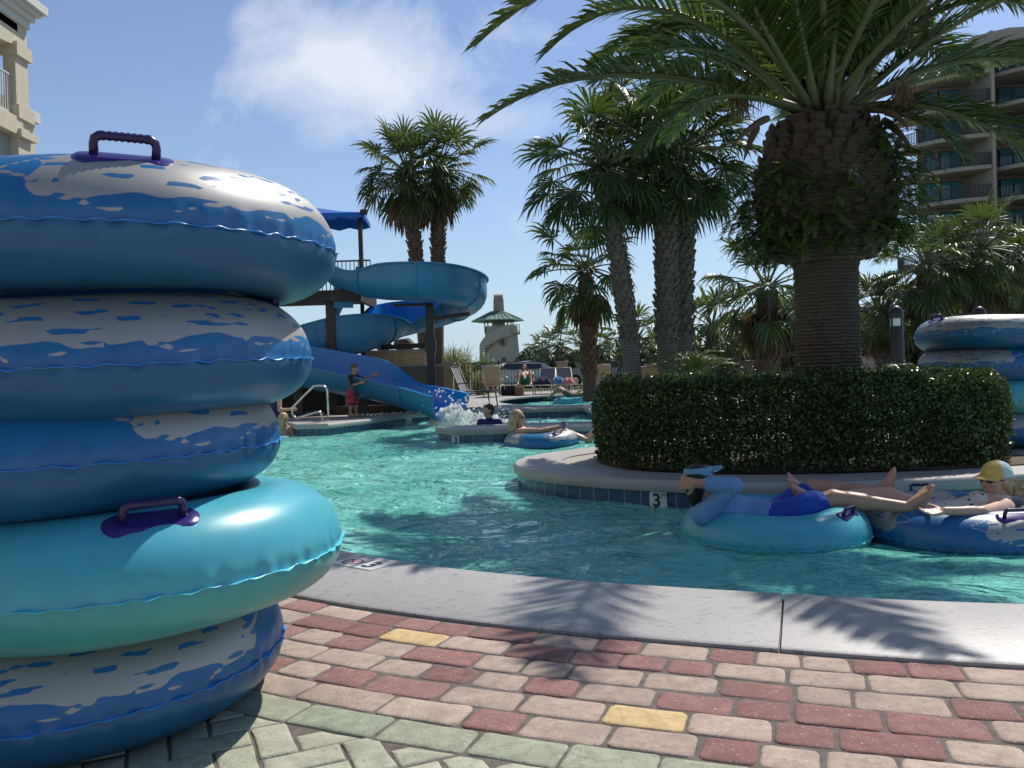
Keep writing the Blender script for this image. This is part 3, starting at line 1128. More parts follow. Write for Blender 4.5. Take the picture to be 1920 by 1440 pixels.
place_tube('teal', (X2 + 0.05, Y2, 0.51), 60, 'turquoise tube of the stack behind the hedge at its corner', S2, scale=1.12)
place_tube('blue', (X2 + 0.03, Y2 - 0.02, 0.175), 10, 'bottom blue tube of the stack behind the hedge, on the ground', S2, scale=1.12)
FL = 'swim tubes floating in the pool'
place_tube('teal', (1.72, 5.52, WATER_Z + 0.055), -45, 'turquoise tube floating under the reclining man in light blue', FL, (0.8, 0))
place_tube('blue', (2.95, 5.43, WATER_Z + 0.05), -88, 'blue printed tube floating under the woman in the yellow cap', FL, (0, 0), 1.05)
place_tube('blue', (0.43, 12.85, WATER_Z + 0.06), -60, 'blue printed tube floating under the blond woman holding a cup', FL, (1.5, -1.0), 0.96)
place_tube('teal', (2.0, 28.3, WATER_Z + 0.06), 30, 'turquoise tube in the farther pool under a resting bather', FL)
# ================================================================== plants
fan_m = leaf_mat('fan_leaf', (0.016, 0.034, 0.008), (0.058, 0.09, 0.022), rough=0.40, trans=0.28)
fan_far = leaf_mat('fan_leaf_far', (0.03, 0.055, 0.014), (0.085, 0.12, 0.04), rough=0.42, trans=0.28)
dead_m = leaf_mat('dead_leaf', (0.075, 0.045, 0.025), (0.17, 0.105, 0.055), rough=0.7, trans=0.15)
date_m = leaf_mat('date_leaflet', (0.03, 0.062, 0.012), (0.085, 0.125, 0.03), rough=0.36, trans=0.30, tip=(0.13, 0.15, 0.04))
rach_m = mat('leaf_stalk', (0.11, 0.125, 0.05), rough=0.5, vary=0.2)
fern_m = leaf_mat('fern_leaf', (0.03, 0.06, 0.012), (0.085, 0.135, 0.026), rough=0.5, trans=0.3)
hedge_m = leaf_mat('hedge_leaf', (0.016, 0.032, 0.008), (0.05, 0.085, 0.018), rough=0.30, trans=0.22, tip=(0.17, 0.22, 0.03))
twig_m = mat('twig', (0.07, 0.05, 0.035), rough=0.9, vary=0.3)


def bark_mat(name, col, ringscale=0.0, vary=0.35):
    m, nt, b = newmat(name)
    oc = nt.coords('Object')
    n = nt.noise(nt.coords('Object', (3, 3, 9)), 6, 5.0, 0.65)
    c = nt.ramp(n, [(0.3, tuple(x * (1 - vary) for x in col)), (0.7, tuple(min(1, x * (1 + vary)) for x in col))])
    if ringscale:
        w = nt.node('ShaderNodeTexWave', wave_type='BANDS', bands_direction='Z')
        nt.link(oc, w.inputs['Vector']); w.inputs['Scale'].default_value = ringscale; w.inputs['Distortion'].default_value = 3.0
        w.inputs['Detail'].default_value = 3.0; w.inputs['Detail Scale'].default_value = 1.5
        h = nt.math('ADD', w.outputs['Fac'], nt.math('MULTIPLY', n, 0.8))
        nt.link(nt.bump(h, 0.9, 0.03), b.inputs['Normal'])
        c = nt.mix(1.0, c, nt.ramp(w.outputs['Fac'], [(0.0, 0.6), (0.6, 1.1)]), 'MULTIPLY')
    else:
        nt.link(nt.bump(n, 0.8, 0.03), b.inputs['Normal'])
    nt.link(c, b.inputs['Base Color']); b.inputs['Roughness'].default_value = 0.9
    return m


trunk_grey = bark_mat('palm_bark_grey', (0.14, 0.115, 0.09))
trunk_brown = bark_mat('palm_bark_brown', (0.14, 0.095, 0.065))
boot_m = bark_mat('palm_boot', (0.165, 0.132, 0.105))
boot_brown = bark_mat('palm_boot_brown', (0.17, 0.105, 0.065))
boot_dark = bark_mat('date_palm_boot', (0.075, 0.052, 0.034), 0.0, 0.6)
date_bark = bark_mat('date_palm_bark', (0.115, 0.088, 0.062), 9.0)
smooth_grey = bark_mat('smooth_palm_bark', (0.19, 0.165, 0.135), 5.0, 0.2)


class LB:
    """leaf quads"""
    def __init__(s): s.v = []; s.f = []

    def strip(s, pts, widths, side):
        """flat tapering blade along pts; one island"""
        n = len(s.v); m = len(pts)
        for p, w in zip(pts, widths):
            s.v.append(p - side * (w / 2)); s.v.append(p + side * (w / 2))
        for k in range(m - 1):
            a = n + 2 * k
            s.f.append((a, a + 1, a + 3, a + 2))

    def build(s, name, m, parent=None):
        return mesh_np(name, np.array([tuple(p) for p in s.v]), np.array(s.f), m, parent)


def fan_leaf(lb, stalks, base, d, pet, fan, nseg, rnd, droop=1.0, seglen=None):
    """a fan palm leaf: arching stalk, then pleated blades that split and hang at the tips"""
    d = d.normalized()
    side = d.cross(V((0, 0, 1)))
    if side.length < 0.05: side = V((rnd.uniform(-1, 1), rnd.uniform(-1, 1), 0))
    side.normalize()
    p = base.copy(); pts = [p.copy()]; dd = d.copy()
    for k in range(5):
        dd = (dd + V((0, 0, -0.09 * droop))).normalized()
        p = p + dd * (pet / 5); pts.append(p.copy())
    stalks.append((pts, pet))
    up = side.cross(dd).normalized()
    roll = rnd.uniform(-0.5, 0.5)
    side = (side * math.cos(roll) + up * math.sin(roll)); up = side.cross(dd).normalized()
    spread = R(rnd.uniform(92, 118))
    cup = rnd.uniform(0.1, 0.4)
    for k in range(nseg):
        a = -spread + 2 * spread * (k + 0.5) / nseg + rnd.uniform(-0.02, 0.02)
        e = (dd * math.cos(a) + side * math.sin(a) + up * (cup * abs(math.sin(a)) * 0.5 + 0.05 * (1 if k % 2 else -1))).normalized()
        L = fan * (1 - 0.28 * abs(a / spread) ** 2) * rnd.uniform(0.88, 1.08)
        w0 = 2 * spread / nseg * L * 0.5 * 0.98
        perp = e.cross(up).normalized()
        tw = (perp * math.cos(0.5) + up * math.sin(0.5) * (1 if k % 2 else -1))
        q = pts[-1]; ps = [q]; ee = e.copy()
        for (fr, g) in ((0.45, 0.06), (0.27, 0.35), (0.28, 0.75)):
            ee = (ee + V((0, 0, -g * droop * rnd.uniform(0.6, 1.3)))).normalized()
            q = q + ee * (L * fr); ps.append(q)
        lb.strip(ps, [0.01 * fan, w0, w0 * 0.72, 0.006], tw)


def trunk_path(base, top, bend, n=14):
    base, top = V(base), V(top)
    out = []
    for k in range(n + 1):
        t = k / n
        out.append(base.lerp(top, t) + V(bend) * (4 * t * (1 - t)))
    return out


def boots(mb, path, r_of, t0, t1, rows, per, size, rnd, flare=0.55):
    """old leaf bases: a criss-cross of split stubs pointing up and out"""
    for j in range(rows):
        t = t0 + (t1 - t0) * (j + rnd.uniform(-0.2, 0.2)) / rows
        f = t * (len(path) - 1); i = min(len(path) - 2, int(max(0, f)))
        p = path[i].lerp(path[i + 1], f - i); ax = (path[i + 1] - path[i]).normalized()
        r = r_of(t)
        for k in range(per):
            a = 2 * PI * (k + 0.5 * (j % 2)) / per + rnd.uniform(-0.12, 0.12)
            o = V((math.cos(a), math.sin(a), 0)); tg = V((-math.sin(a), math.cos(a), 0))
            s = size * rnd.uniform(0.75, 1.25); fl = flare * rnd.uniform(0.5, 1.35)
            b = p + o * (r * 0.9)
            dr = (ax + o * fl).normalized()
            w = s * 0.62; th = s * 0.16
            e = b + dr * s
            m = Matrix((tg, dr.cross(tg), dr)).transposed()
            vs = [b + tg * (x * w) + o * (y * th) for x in (-1, 1) for y in (-1, 1)] + [e + tg * (x * w * 0.42 + rnd.uniform(-.1, .1) * w) + dr.cross(tg) * (y * th * 0.7) for x in (-1, 1) for y in (-1, 1)]
            mb.add(vs, [(0, 1, 3, 2), (4, 6, 7, 5), (0, 4, 5, 1), (2, 3, 7, 6), (0, 2, 6, 4), (1, 5, 7, 3)])


def fan_palm(name, label, base, top, r0, r1, size, leaves=46, nseg=22, seed=1, bend=(0, 0, 0), skirt=0.0, boot=(0.25, 0.97), brown=False,
             far=False, smooth_to=0.0, el=(80, -48), group=None, boot_size=0.12, rows=None, per=9):
    rnd = random.Random(seed)
    base, top = V(base), V(top)
    root = empty(name, base, label, 'palm tree', group)
    path = trunk_path(base, top, bend)
    H = (top - base).length
    mb = MB()
    rs = [r0 + (r1 - r0) * (k / (len(path) - 1)) for k in range(len(path))]
    rs[0] *= 1.12
    mb.tube(path, rs, n=18)
    tk = mb.build('trunk', [trunk_brown if brown else (smooth_grey if smooth_to else trunk_grey)], root, smooth=True)
    if boot:
        mb = MB()
        rows = rows or max(6, int(H * (boot[1] - boot[0]) / (boot_size * 0.95)))
        boots(mb, path, lambda t: r0 + (r1 - r0) * t, boot[0], boot[1], rows, per, boot_size, rnd)
        mb.build('leaf_base', boot_brown if brown else boot_m, tk)
    lb = LB(); st = []
    for k in range(leaves):
        q = (k + 0.5) / leaves
        e = R(el[0] + (el[1] - el[0]) * q ** 0.9 + rnd.uniform(-9, 9)); a = k * 2.39996 + rnd.uniform(-0.25, 0.25)
        d = V((math.cos(a) * math.cos(e), math.sin(a) * math.cos(e), math.sin(e)))
        s = size * rnd.uniform(0.85, 1.12)
        fan_leaf(lb, st, top + V((0, 0, 0.12 * size * (1 - q))) + V((d.x, d.y, 0)) * r1 * 0.8, d, s * rnd.uniform(0.5, 0.68), s * 0.50, nseg, rnd, droop=(0.65 + 0.8 * q) * rnd.uniform(0.7, 1.3))
    lb.build('crown', fan_far if far else fan_m, root)
    mb = MB()
    for pts, L in st: mb.tube(pts, [0.022 * size, 0.017 * size, 0.014 * size, 0.012 * size, 0.011 * size, 0.009 * size], n=5)
    mb.build('leaf_stalk', rach_m, root, smooth=True)
    if skirt:
        lb = LB(); st = []
        for k in range(int(26 * skirt) + 6):
            a = k * 2.39996; e = R(rnd.uniform(-82, -52))
            d = V((math.cos(a) * math.cos(e), math.sin(a) * math.cos(e), math.sin(e)))
            s = size * rnd.uniform(0.7, 1.0)
            fan_leaf(lb, st, top - V((0, 0, 0.05 + 0.3 * rnd.random() * size)) + V((d.x, d.y, 0)).normalized() * r1 * 0.9, d, s * 0.35, s * 0.6, 14, rnd, droop=2.6)
        lb.build('dead_skirt', dead_m, root)
    return root


def feather(lb, stalks, curve, leaflet, n, rnd, vee=0.5, taper=True, base_skip=0.1, r=0.02, wide=1.0):
    """a feather frond: a tapering stalk with two rows of blades"""
    m = len(curve)
    Ls = arc_lengths(curve)
    stalks.append((curve, r))
    for k in range(n):
        t = base_skip + (1 - base_skip) * (k + rnd.uniform(0, 0.8)) / n
        s = t * Ls[-1]
        i = 0
        while i < m - 2 and Ls[i + 1] < s: i += 1
        f = (s - Ls[i]) / max(1e-6, Ls[i + 1] - Ls[i])
        p = curve[i].lerp(curve[i + 1], f); tg = (curve[i + 1] - curve[i]).normalized()
        side = tg.cross(V((0, 0, 1)))
        if side.length < 0.1: side = tg.cross(V((0.3, 1, 0)))
        side.normalize(); up = side.cross(tg).normalized()
        env = min(1.0, 0.35 + 3.2 * (t - base_skip)) * (1.0 if t < 0.7 else 1.0 - 0.62 * (t - 0.7) / 0.3)
        fwd = 0.55 + 0.75 * t
        for sg in (-1, 1):
            e = (side * sg * 0.9 + tg * fwd * rnd.uniform(0.8, 1.15) + up * (vee * rnd.uniform(0.2, 1.25))).normalized()
            L = leaflet * env * rnd.uniform(0.85, 1.12)
            q = p; ps = [q]; ee = e.copy()
            for (fr, g) in ((0.35, 0.04), (0.35, 0.14), (0.30, 0.28)):
                ee = (ee + V((0, 0, -g))).normalized(); q = q + ee * (L * fr); ps.append(q)
            w = 0.026 * (leaflet / 0.4) * wide
            pr = (up * 0.75 - side * sg * 0.35 + V((rnd.uniform(-.35, .35), rnd.uniform(-.35, .35), 0))).cross(e).normalized()
            lb.strip(ps, [w * 0.55, w, w * 0.75, 0.003], pr)


def bez(p0, p1, p2, n=14):
    return [p0 * ((1 - t) ** 2) + p1 * (2 * t * (1 - t)) + p2 * (t * t) for t in [k / n for k in range(n + 1)]]


# ------------------------------------------------------------------ the big date palm on the island
DPX, DPY = 3.12, 8.15
root = empty('date_palm', (DPX, DPY, 0), 'huge date palm with a fern covered bulging crown rising from the hedge', 'palm tree')
mb = MB(); rnd = random.Random(4)
prof = [(0.34, 0), (0.325, 0.5), (0.31, 1.0), (0.30, 1.5), (0.305, 1.85), (0.33, 2.05)]
pf = []
for k in range(60):
    z = 2.05 * k / 59
    for a, b in zip(prof[:-1], prof[1:]):
        if a[1] <= z <= b[1] + 1e-6:
            r = a[0] + (b[0] - a[0]) * (z - a[1]) / (b[1] - a[1])
    pf.append((r + 0.007 * math.sin(z * 75) + rnd.uniform(-.003, .003), z))
mb.lathe((DPX, DPY, 0), pf, n=40)
mb.build('trunk', date_bark, root, smooth=True)
mb = MB()
ball = [(0.28, 1.88), (0.42, 1.94), (0.53, 2.06), (0.60, 2.25), (0.635, 2.5), (0.62, 2.75), (0.54, 2.98), (0.42, 3.14), (0.28, 3.28), (0.05, 3.36)]
mb.lathe((DPX, DPY, 0), ball, n=36)
bossc = mb.build('crown_base', date_bark, root, smooth=True)
mb = MB()


def ball_r(z):
    for a, b in zip(ball[:-1], ball[1:]):
        if a[1] <= z <= b[1]: return a[0] + (b[0] - a[0]) * (z - a[1]) / (b[1] - a[1])
    return 0.1


rows = 17
for j in range(rows):
    z = 1.95 + 1.30 * j / rows
    r = ball_r(z); per = max(6, int(2 * PI * r / 0.165))
    for k in range(per):
        a = 2 * PI * (k + 0.5 * (j % 2)) / per + rnd.uniform(-.08, .08)
        o = V((math.cos(a), math.sin(a), 0)); tg = V((-math.sin(a), math.cos(a), 0))
        upk = 0.25 + 1.5 * (z - 1.95) / 1.30
        dr = (o + V((0, 0, upk * rnd.uniform(0.6, 1.2)))).normalized()
        L = rnd.uniform(0.07, 0.13) + (0.05 if z > 3.0 else 0); w = rnd.uniform(0.058, 0.08); th = rnd.uniform(0.02, 0.032)
        b = V((DPX, DPY, z)) + o * (r * 0.93); e = b + dr * L; nn = dr.cross(tg)
        vs = []
        for (c, sw, stt) in ((b, 1.15, 1.2), (e, 0.85, 0.9)):
            for q in range(8):
                an = 2 * PI * q / 8
                vs.append(c + tg * (w * sw * math.cos(an)) + nn * (th * stt * math.sin(an)) + (dr * (0.02 * math.sin(an)) if c is e else V((0, 0, 0))))
        fs = [(q, (q + 1) % 8, 8 + (q + 1) % 8, 8 + q) for q in range(8)] + [tuple(range(8, 16))]
        mb.add(vs, fs)
mb.build('cut_leaf_base', boot_dark, bossc)
# hanging dead stubs and flower stalks
mb = MB()
for (px, py, qx, qy, Yd) in ((1440, 222, 1372, 275, 7.6), (1660, 210, 1702, 240, 7.7), (1655, 225, 1712, 283, 7.8), (1420, 240, 1395, 300, 7.9), (1690, 170, 1640, 190, 7.8)):
    p = at(px, py, Yd); q = at(qx, qy, Yd - 0.2); m_ = (p + q) / 2 + V((0, 0, 0.07))
    c = bez(p, m_, q, 8)
    mb = MB(); mb.tube(c, [0.03, 0.036, 0.036, 0.034, 0.03, 0.026, 0.02, 0.014, 0.006], n=6)
    mb.build('dead_stalk', trunk_brown, root, smooth=True)
for (px, py, Yd, nn) in ((1382, 170, 7.7, 90), (1690, 165, 7.7, 90), (1420, 160, 8.6, 40)):
    lb = LB()
    for k in range(nn):
        p = at(px + rnd.uniform(-14, 22), py + rnd.uniform(-20, 10), Yd + rnd.uniform(-.15, .15))
        L = rnd.uniform(0.12, 0.32); q = p + V((rnd.uniform(-.08, .08), rnd.uniform(-.08, .08), -L))
        lb.strip([p, (p + q) / 2 + V((rnd.uniform(-.03, .03), 0, 0)), q], [0.006, 0.009, 0.006], V((1, rnd.uniform(-1, 1), 0)).normalized())
    lb.build('flower_stalk', dead_m, root)
# fronds
lb = LB(); st = []
C0 = V((DPX, DPY, 3.35))


def frond(p0, p1, p2, n=135, leaf=0.40, vee=0.5):
    leaf *= 1.12
    feather(lb, st, bez(p0, p1, p2, 18), leaf, n, rnd, vee=vee, base_skip=0.16, r=0.030)


def pxf(cx, cy, cY, tx, ty, tY, leaf=0.40, n=112, vee=0.5):
    tip = at(tx, ty, tY); ctl = at(cx, cy, cY)
    d = (ctl - C0); d.z = 0; d.normalize()
    frond(C0 + d * 0.22, ctl, tip, n=n, leaf=leaf, vee=vee)


pxf(1130, 60, 7.3, 912, 222, 6.9, 0.42)          # long drooping frond to the upper left
pxf(1230, -120, 7.6, 1022, 100, 7.4, 0.40)
pxf(1250, -260, 6.4, 890, 85, 6.2, 0.42)
pxf(1290, 120, 7.2, 1208, 285, 6.9, 0.36, 80)
pxf(1790, 150, 7.7, 1990, 335, 7.6, 0.40)
pxf(1720, 55, 8.0, 1960, -30, 8.2, 0.40)
pxf(1790, 60, 7.9, 2010, 130, 7.7, 0.38)
pxf(1740, 190, 7.6, 1806, 300, 7.3, 0.30, 60)
pxf(1430, 60, 7.3, 1330, -160, 6.6, 0.42)
pxf(1490, 20, 7.3, 1455, -200, 6.7, 0.42)
pxf(1570, 20, 7.5, 1590, -200, 7.0, 0.42)
pxf(1640, 60, 7.8, 1760, -120, 7.4, 0.42)
pxf(1600, 60, 8.6, 1640, -160, 9.2, 0.42)
for cx_, cy_, cz_, tx_, ty_, tz_ in ((2.5, 6.4, 5.1, 1.85, 4.55, 3.5), (3.4, 6.4, 5.0, 3.25, 4.9, 4.0), (4.2, 6.6, 4.9, 4.6, 5.0, 4.0)):
    frond(C0, V((cx_, cy_, cz_)), V((tx_, ty_, tz_)))
pxf(1400, 110, 8.6, 1180, 60, 9.6, 0.40)
pxf(1450, 90, 9.0, 1300, 10, 10.2, 0.40)
pxf(1700, 140, 8.8, 1900, 120, 9.8, 0.40)
for k in range(30):
    a = k * 2.39996 + 0.3; e = R(80 - 62 * (k / 30) + rnd.uniform(-6, 6))
    L = rnd.uniform(2.9, 3.5)
    h = V((math.cos(a), math.sin(a), 0))
    ctl = C0 + h * (L * 0.55 * math.cos(e)) + V((0, 0, L * 0.62 * math.sin(e)))
    tip = C0 + h * (L * (0.55 * math.cos(e) + 0.42)) + V((0, 0, L * (0.62 * math.sin(e) - 0.05 - 0.22 * math.cos(e))))
    if abs(h.x) > 0.45 and e < R(48): continue
    if h.y < 0.25 and h.x < 0.3: continue
    # keep the view under the crown open: nothing hangs low towards the lens
    if h.y < -0.2 and tip.z < 3.7: tip.z = 3.7 + rnd.random() * 0.6
    frond(C0 + h * 0.18, ctl, tip)
for k in range(9):
    a = R(25 + 130 * k / 8); h = V((math.cos(a), math.sin(a), 0)); L = rnd.uniform(2.9, 3.4); e = R(rnd.uniform(35, 66))
    frond(C0 + h * 0.18, C0 + h * (L * 0.5 * math.cos(e)) + V((0, 0, L * 0.62 * math.sin(e))), C0 + h * (L * (0.5 * math.cos(e) + 0.42)) + V((0, 0, L * (0.6 * math.sin(e) - 0.2))))
lb.build('crown', date_m, root)
mb = MB()
for c, r in st:
    n_ = len(c); mb.tube(c, [r * (1.35 - 1.2 * k / (n_ - 1)) + 0.003 for k in range(n_)], n=6)
mb.build('leaf_stalk', rach_m, root, smooth=True)
# ferns growing out of the old leaf bases
lb = LB(); st = []
for k in range(900):
    a = rnd.uniform(0, 2 * PI)
    ca = math.cos(a)
    z = rnd.uniform(2.1, 3.1) if ca > 0.2 else rnd.uniform(1.93, 2.75)
    if rnd.random() < 0.2: z = rnd.uniform(2.0, 2.25)
    if abs(ca) < 0.5 and rnd.random() < 0.6: continue           # mostly down the two flanks
    if ca < 0 and z > 2.9: continue
    o = V((math.cos(a), math.sin(a), 0)); b = V((DPX, DPY, z)) + o * ball_r(z)
    L = rnd.uniform(0.2, 0.48)
    t1 = b + o * L * 0.5 + V((rnd.uniform(-.1, .1), rnd.uniform(-.1, .1), L * rnd.uniform(0.1, 0.5)))
    t2 = b + o * L * 0.85 + V((rnd.uniform(-.15, .15), rnd.uniform(-.15, .15), -L * rnd.uniform(-0.1, 0.4)))
    feather(lb, st, bez(b, t1, t2, 8), 0.06, 22, rnd, vee=0.15, base_skip=0.05, r=0.003, wide=2.4)
n0 = len(lb.v)
# short broad leaflets look better on ferns
lb.build('fern', fern_m, root)

# ------------------------------------------------------------------ clipped hedge round it
def superpath(P, step): return resample(catmull(P, 10, True), step, True)


root = empty('hedge', (2.7, 8.4, 0), 'long clipped green hedge ringing the date palm on the island', 'hedge')
hp = superpath([(0.82, 8.3), (1.0, 7.55), (1.55, 7.05), (2.4, 6.82), (3.3, 6.80), (3.98, 6.95), (4.36, 7.4), (4.3, 8.2), (3.8, 9.3), (2.6, 9.8), (1.3, 9.3)], 0.05)
HN = normals(hp, True)            # points away from the inside? fixed below
cen = V((2.7, 8.2, 0))
rnd = random.Random(8)
LV = []; LFc = []


def hleaf(p, n, s):
    t = V((rnd.gauss(0, 1), rnd.gauss(0, 1), rnd.gauss(0, 1)))
    ax = (n * 0.5 + t * 0.62).normalized()
    u_ = ax.cross(V((rnd.gauss(0, 1), rnd.gauss(0, 1), rnd.gauss(0, 1) + 0.3))).normalized(); w_ = ax.cross(u_)
    L = s * rnd.uniform(0.75, 1.3); W_ = L * rnd.uniform(0.42, 0.58)
    i = len(LV)
    LV.extend((p - u_ * L * 0.5, p + w_ * W_ * 0.5 + ax * L * 0.10, p + u_ * L * 0.5, p - w_ * W_ * 0.5 + ax * L * 0.10))
    LFc.append((i, i + 1, i + 2, i + 3))


TOPZ = 0.80
n = len(hp)


def lump(x, y, z): return 0.03 * math.sin(3.1 * x + 1.3 * y) + 0.025 * math.sin(5.7 * y - 2.2 * z + 1) + 0.02 * math.sin(9 * x + 7 * z)


def inward(i):
    v_ = (cen - hp[i]); v_.z = 0
    nn = HN[i].normalized()
    return nn if nn.dot(v_) > 0 else -nn


for i in range(n):
    p = hp[i]; inn = inward(i)
    front = p.y < 8.6
    cnt = 380 if front else 120
    for k in range(cnt):
        z = rnd.uniform(0.03, TOPZ)
        # denser outside, looser toward the foot
        dep = abs(rnd.gauss(0, 0.085))
        if z < 0.14 and rnd.random() < 0.2: continue
        edge_r = max(0, z - (TOPZ - 0.10)) * 0.8
        q = p + inn * (dep + edge_r + lump(p.x, p.y, z) - 0.01) + V((rnd.uniform(-.03, .03), rnd.uniform(-.03, .03), 0)); q.z = z
        hleaf(q, -inn, 0.036)
for k in range(19000):
    # top
    i = rnd.randrange(n); f = rnd.random() ** 0.5 * 0 + rnd.random()
    q = hp[i].lerp(cen, f * 0.62) + inward(i) * 0.06
    d0 = f * 0.62 * (cen - hp[i]).length
    if d0 > 0.9: continue
    z = TOPZ + lump(q.x * 1.3, q.y, 1.0) * 1.1 - abs(rnd.gauss(0, 0.04)) + (0.05 * rnd.random() if rnd.random() < 0.16 else 0)
    q.z = z; hleaf(q, V((0, 0, 1)), 0.038)
for k in range(260):
    # stray new shoots that have outgrown the clipping
    i = rnd.randrange(n); q0 = hp[i].lerp(cen, rnd.uniform(0.02, 0.4)) + V((0, 0, TOPZ - 0.03)); h_ = rnd.uniform(0.04, 0.13); ln = V((rnd.uniform(-.4, .4), rnd.uniform(-.4, .4), 1)).normalized()
    for j in range(rnd.randint(4, 8)):
        hleaf(q0 + ln * (h_ * j / 6) + V((rnd.uniform(-.015, .015), rnd.uniform(-.015, .015), 0)), V((rnd.gauss(0, 1), rnd.gauss(0, 1), 0.6)).normalized(), 0.034)
for k in range(9000):
    i = rnd.randrange(n); f = rnd.uniform(0.06, 0.30)
    q = hp[i].lerp(cen, f); q.z = rnd.uniform(0.12, TOPZ - 0.05); hleaf(q, V((rnd.gauss(0, 1), rnd.gauss(0, 1), rnd.gauss(0, 1))).normalized(), 0.04)
mesh_np('foliage', np.array([tuple(p) for p in LV]), np.array(LFc), hedge_m, root)
mb = MB()
for i in range(0, n, 2):
    for q in range(2):
        b = hp[i] + inward(i) * rnd.uniform(0.1, 0.4); b.z = 0.0
        t = b + V((rnd.uniform(-.15, .15), rnd.uniform(-.15, .15), rnd.uniform(0.45, 0.72)))
        m_ = b.lerp(t, 0.5) + V((rnd.uniform(-.06, .06), rnd.uniform(-.06, .06), 0))
        mb.tube([b, m_, t], [0.009, 0.007, 0.003], n=4)
mb.build('stem', twig_m, root)
# ================================================================== water slide and its tower
flume_in = mat('flume_blue_inside', (0.008, 0.20, 0.50), rough=0.22, vary=0.05, vscale=1.2)  # brighter than the outside: light through the fibreglass put into the colour
flume_out = mat('flume_blue_outside', (0.032, 0.20, 0.38), rough=0.38, vary=0.08, vscale=1.0)
steel_dark = mat('dark_bronze_steel', (0.022, 0.018, 0.017), rough=0.45, vary=0.2)
steel_pale = mat('polished_steel', (0.62, 0.60, 0.56), rough=0.18, metal=1.0, vary=0.05)
pvc = mat('white_plastic_pipe', (0.42, 0.42, 0.41), rough=0.45, vary=0.1)
canvas = mat('blue_canvas', (0.006, 0.115, 0.43), rough=0.75, vary=0.06, vscale=2)
dark_wood = mat('dark_stained_wood', (0.035, 0.028, 0.024), rough=0.8, vary=0.4, vscale=4)
tan_stucco = mat('tan_stucco', (0.40, 0.32, 0.21), rough=0.9, vary=0.1, bump=0.2)
grey_stucco = mat('olive_grey_stucco', (0.17, 0.165, 0.14), rough=0.9, vary=0.12, bump=0.2)
rock_m = mat('garden_rock', (0.19, 0.15, 0.11), rough=0.95, vary=0.45, vscale=3, bump=0.6, bscale=14, bdist=0.06)

# path: x, y, z of the floor; height of the wall on the left and on the right of the rider
FP = [(-4.35, 21.0, 3.22, .55, .6), (-3.65, 20.5, 2.95, .55, .55), (-3.05, 20.25, 2.80, .6, .80), (-2.0, 20.15, 2.72, .6, .86), (-1.35, 20.75, 2.62, .6, .86),
      (-1.12, 21.8, 2.50, .5, .86), (-1.6, 22.9, 2.36, .34, .9), (-2.4, 23.25, 2.16, .32, .95), (-3.1, 23.0, 1.98, .34, .98), (-3.42, 22.3, 1.78, .72, .8),
      (-3.9, 21.7, 1.56, .98, .55), (-4.9, 21.5, 1.38, .98, .55), (-5.9, 21.3, 1.22, .8, .8), (-6.5, 20.6, 1.08, .6, .95), (-6.2, 19.85, .95, .7, .9),
      (-5.3, 19.6, .78, .95, .6), (-4.2, 19.5, .56, .95, .5), (-3.3, 19.3, .38, .9, .5), (-2.6, 19.0, .22, .55, .5), (-2.0, 18.6, .06, .55, .55), (-1.42, 18.05, -.14, .62, .6)]
root = empty('water_slide', (-3, 20.5, 0), 'winding blue open water slide on black posts ending in the pool', 'water slide')
cp = catmull([p[:3] for p in FP], 8)
wl = catmull([(p[3], p[4], 0) for p in FP], 8)
HW = 0.5


def flume_ring(i, out):
    a = cp[max(0, i - 1)]; b = cp[min(len(cp) - 1, i + 1)]
    t = (b - a).normalized(); side = V((t.y, -t.x, 0)).normalized()        # right of the rider
    up = side.cross(t).normalized()
    hl, hr = wl[i].x, wl[i].y
    r = HW + (0.03 if out else 0); pts = []
    e = 0.0
    L = hl; Rr = hr
    a0 = math.asin(min(1, max(0, (0.5 - hl) / 0.5))); a1 = math.asin(min(1, max(0, (0.5 - hr) / 0.5)))
    rl = r * math.cos(a0); rr_ = r * math.cos(a1)
    if out: pts.append((-rl - 0.055, L - 0.035)); pts.append((-rl - 0.055, L + 0.0))
    pts.append((-rl, L if not out else L - 0.012))
    for k in range(13):
        an = PI + a0 + (PI - a0 - a1) * k / 12
        pts.append((r * math.cos(an), 0.5 + r * math.sin(an)))
    pts.append((rr_, Rr if not out else Rr - 0.012))
    if out: pts.append((rr_ + 0.055, Rr)); pts.append((rr_ + 0.055, Rr - 0.035))
    # outer shell: rim lip is part of it
    return [cp[i] + side * x + up * z for x, z in pts]


mb = MB()
n = len(cp)
for out in (False, True):
    rings = [flume_ring(i, out) for i in range(n)]
    m = len(rings[0])
    vs = [p for r_ in rings for p in r_]
    fs = [(i * m + k, i * m + k + 1, (i + 1) * m + k + 1, (i + 1) * m + k) for i in range(n - 1) for k in range(m - 1)]
    mb.add(vs, fs, mi=1 if out else 0)
ri = [flume_ring(i, False) for i in range(n)]; ro = [flume_ring(i, True) for i in range(n)]
for e in (0, -1):                       # close the lip and the two ends
    pass
for i in range(n - 1):
    for a, b in ((0, 1), (len(ri[0]) - 1, len(ro[0]) - 2)):
        mb.add([ri[i][a], ri[i + 1][a], ro[i + 1][b], ro[i][b]], [(0, 1, 2, 3)], mi=0)
for i in (0, n - 1):
    for k in range(len(ri[0]) - 1):
        mb.add([ri[i][k], ri[i][k + 1], ro[i][k + 3], ro[i][k + 2]], [(0, 1, 2, 3)], mi=1)
fl = mb.build('flume', [flume_in, flume_out], root, smooth=True, sharp=55)
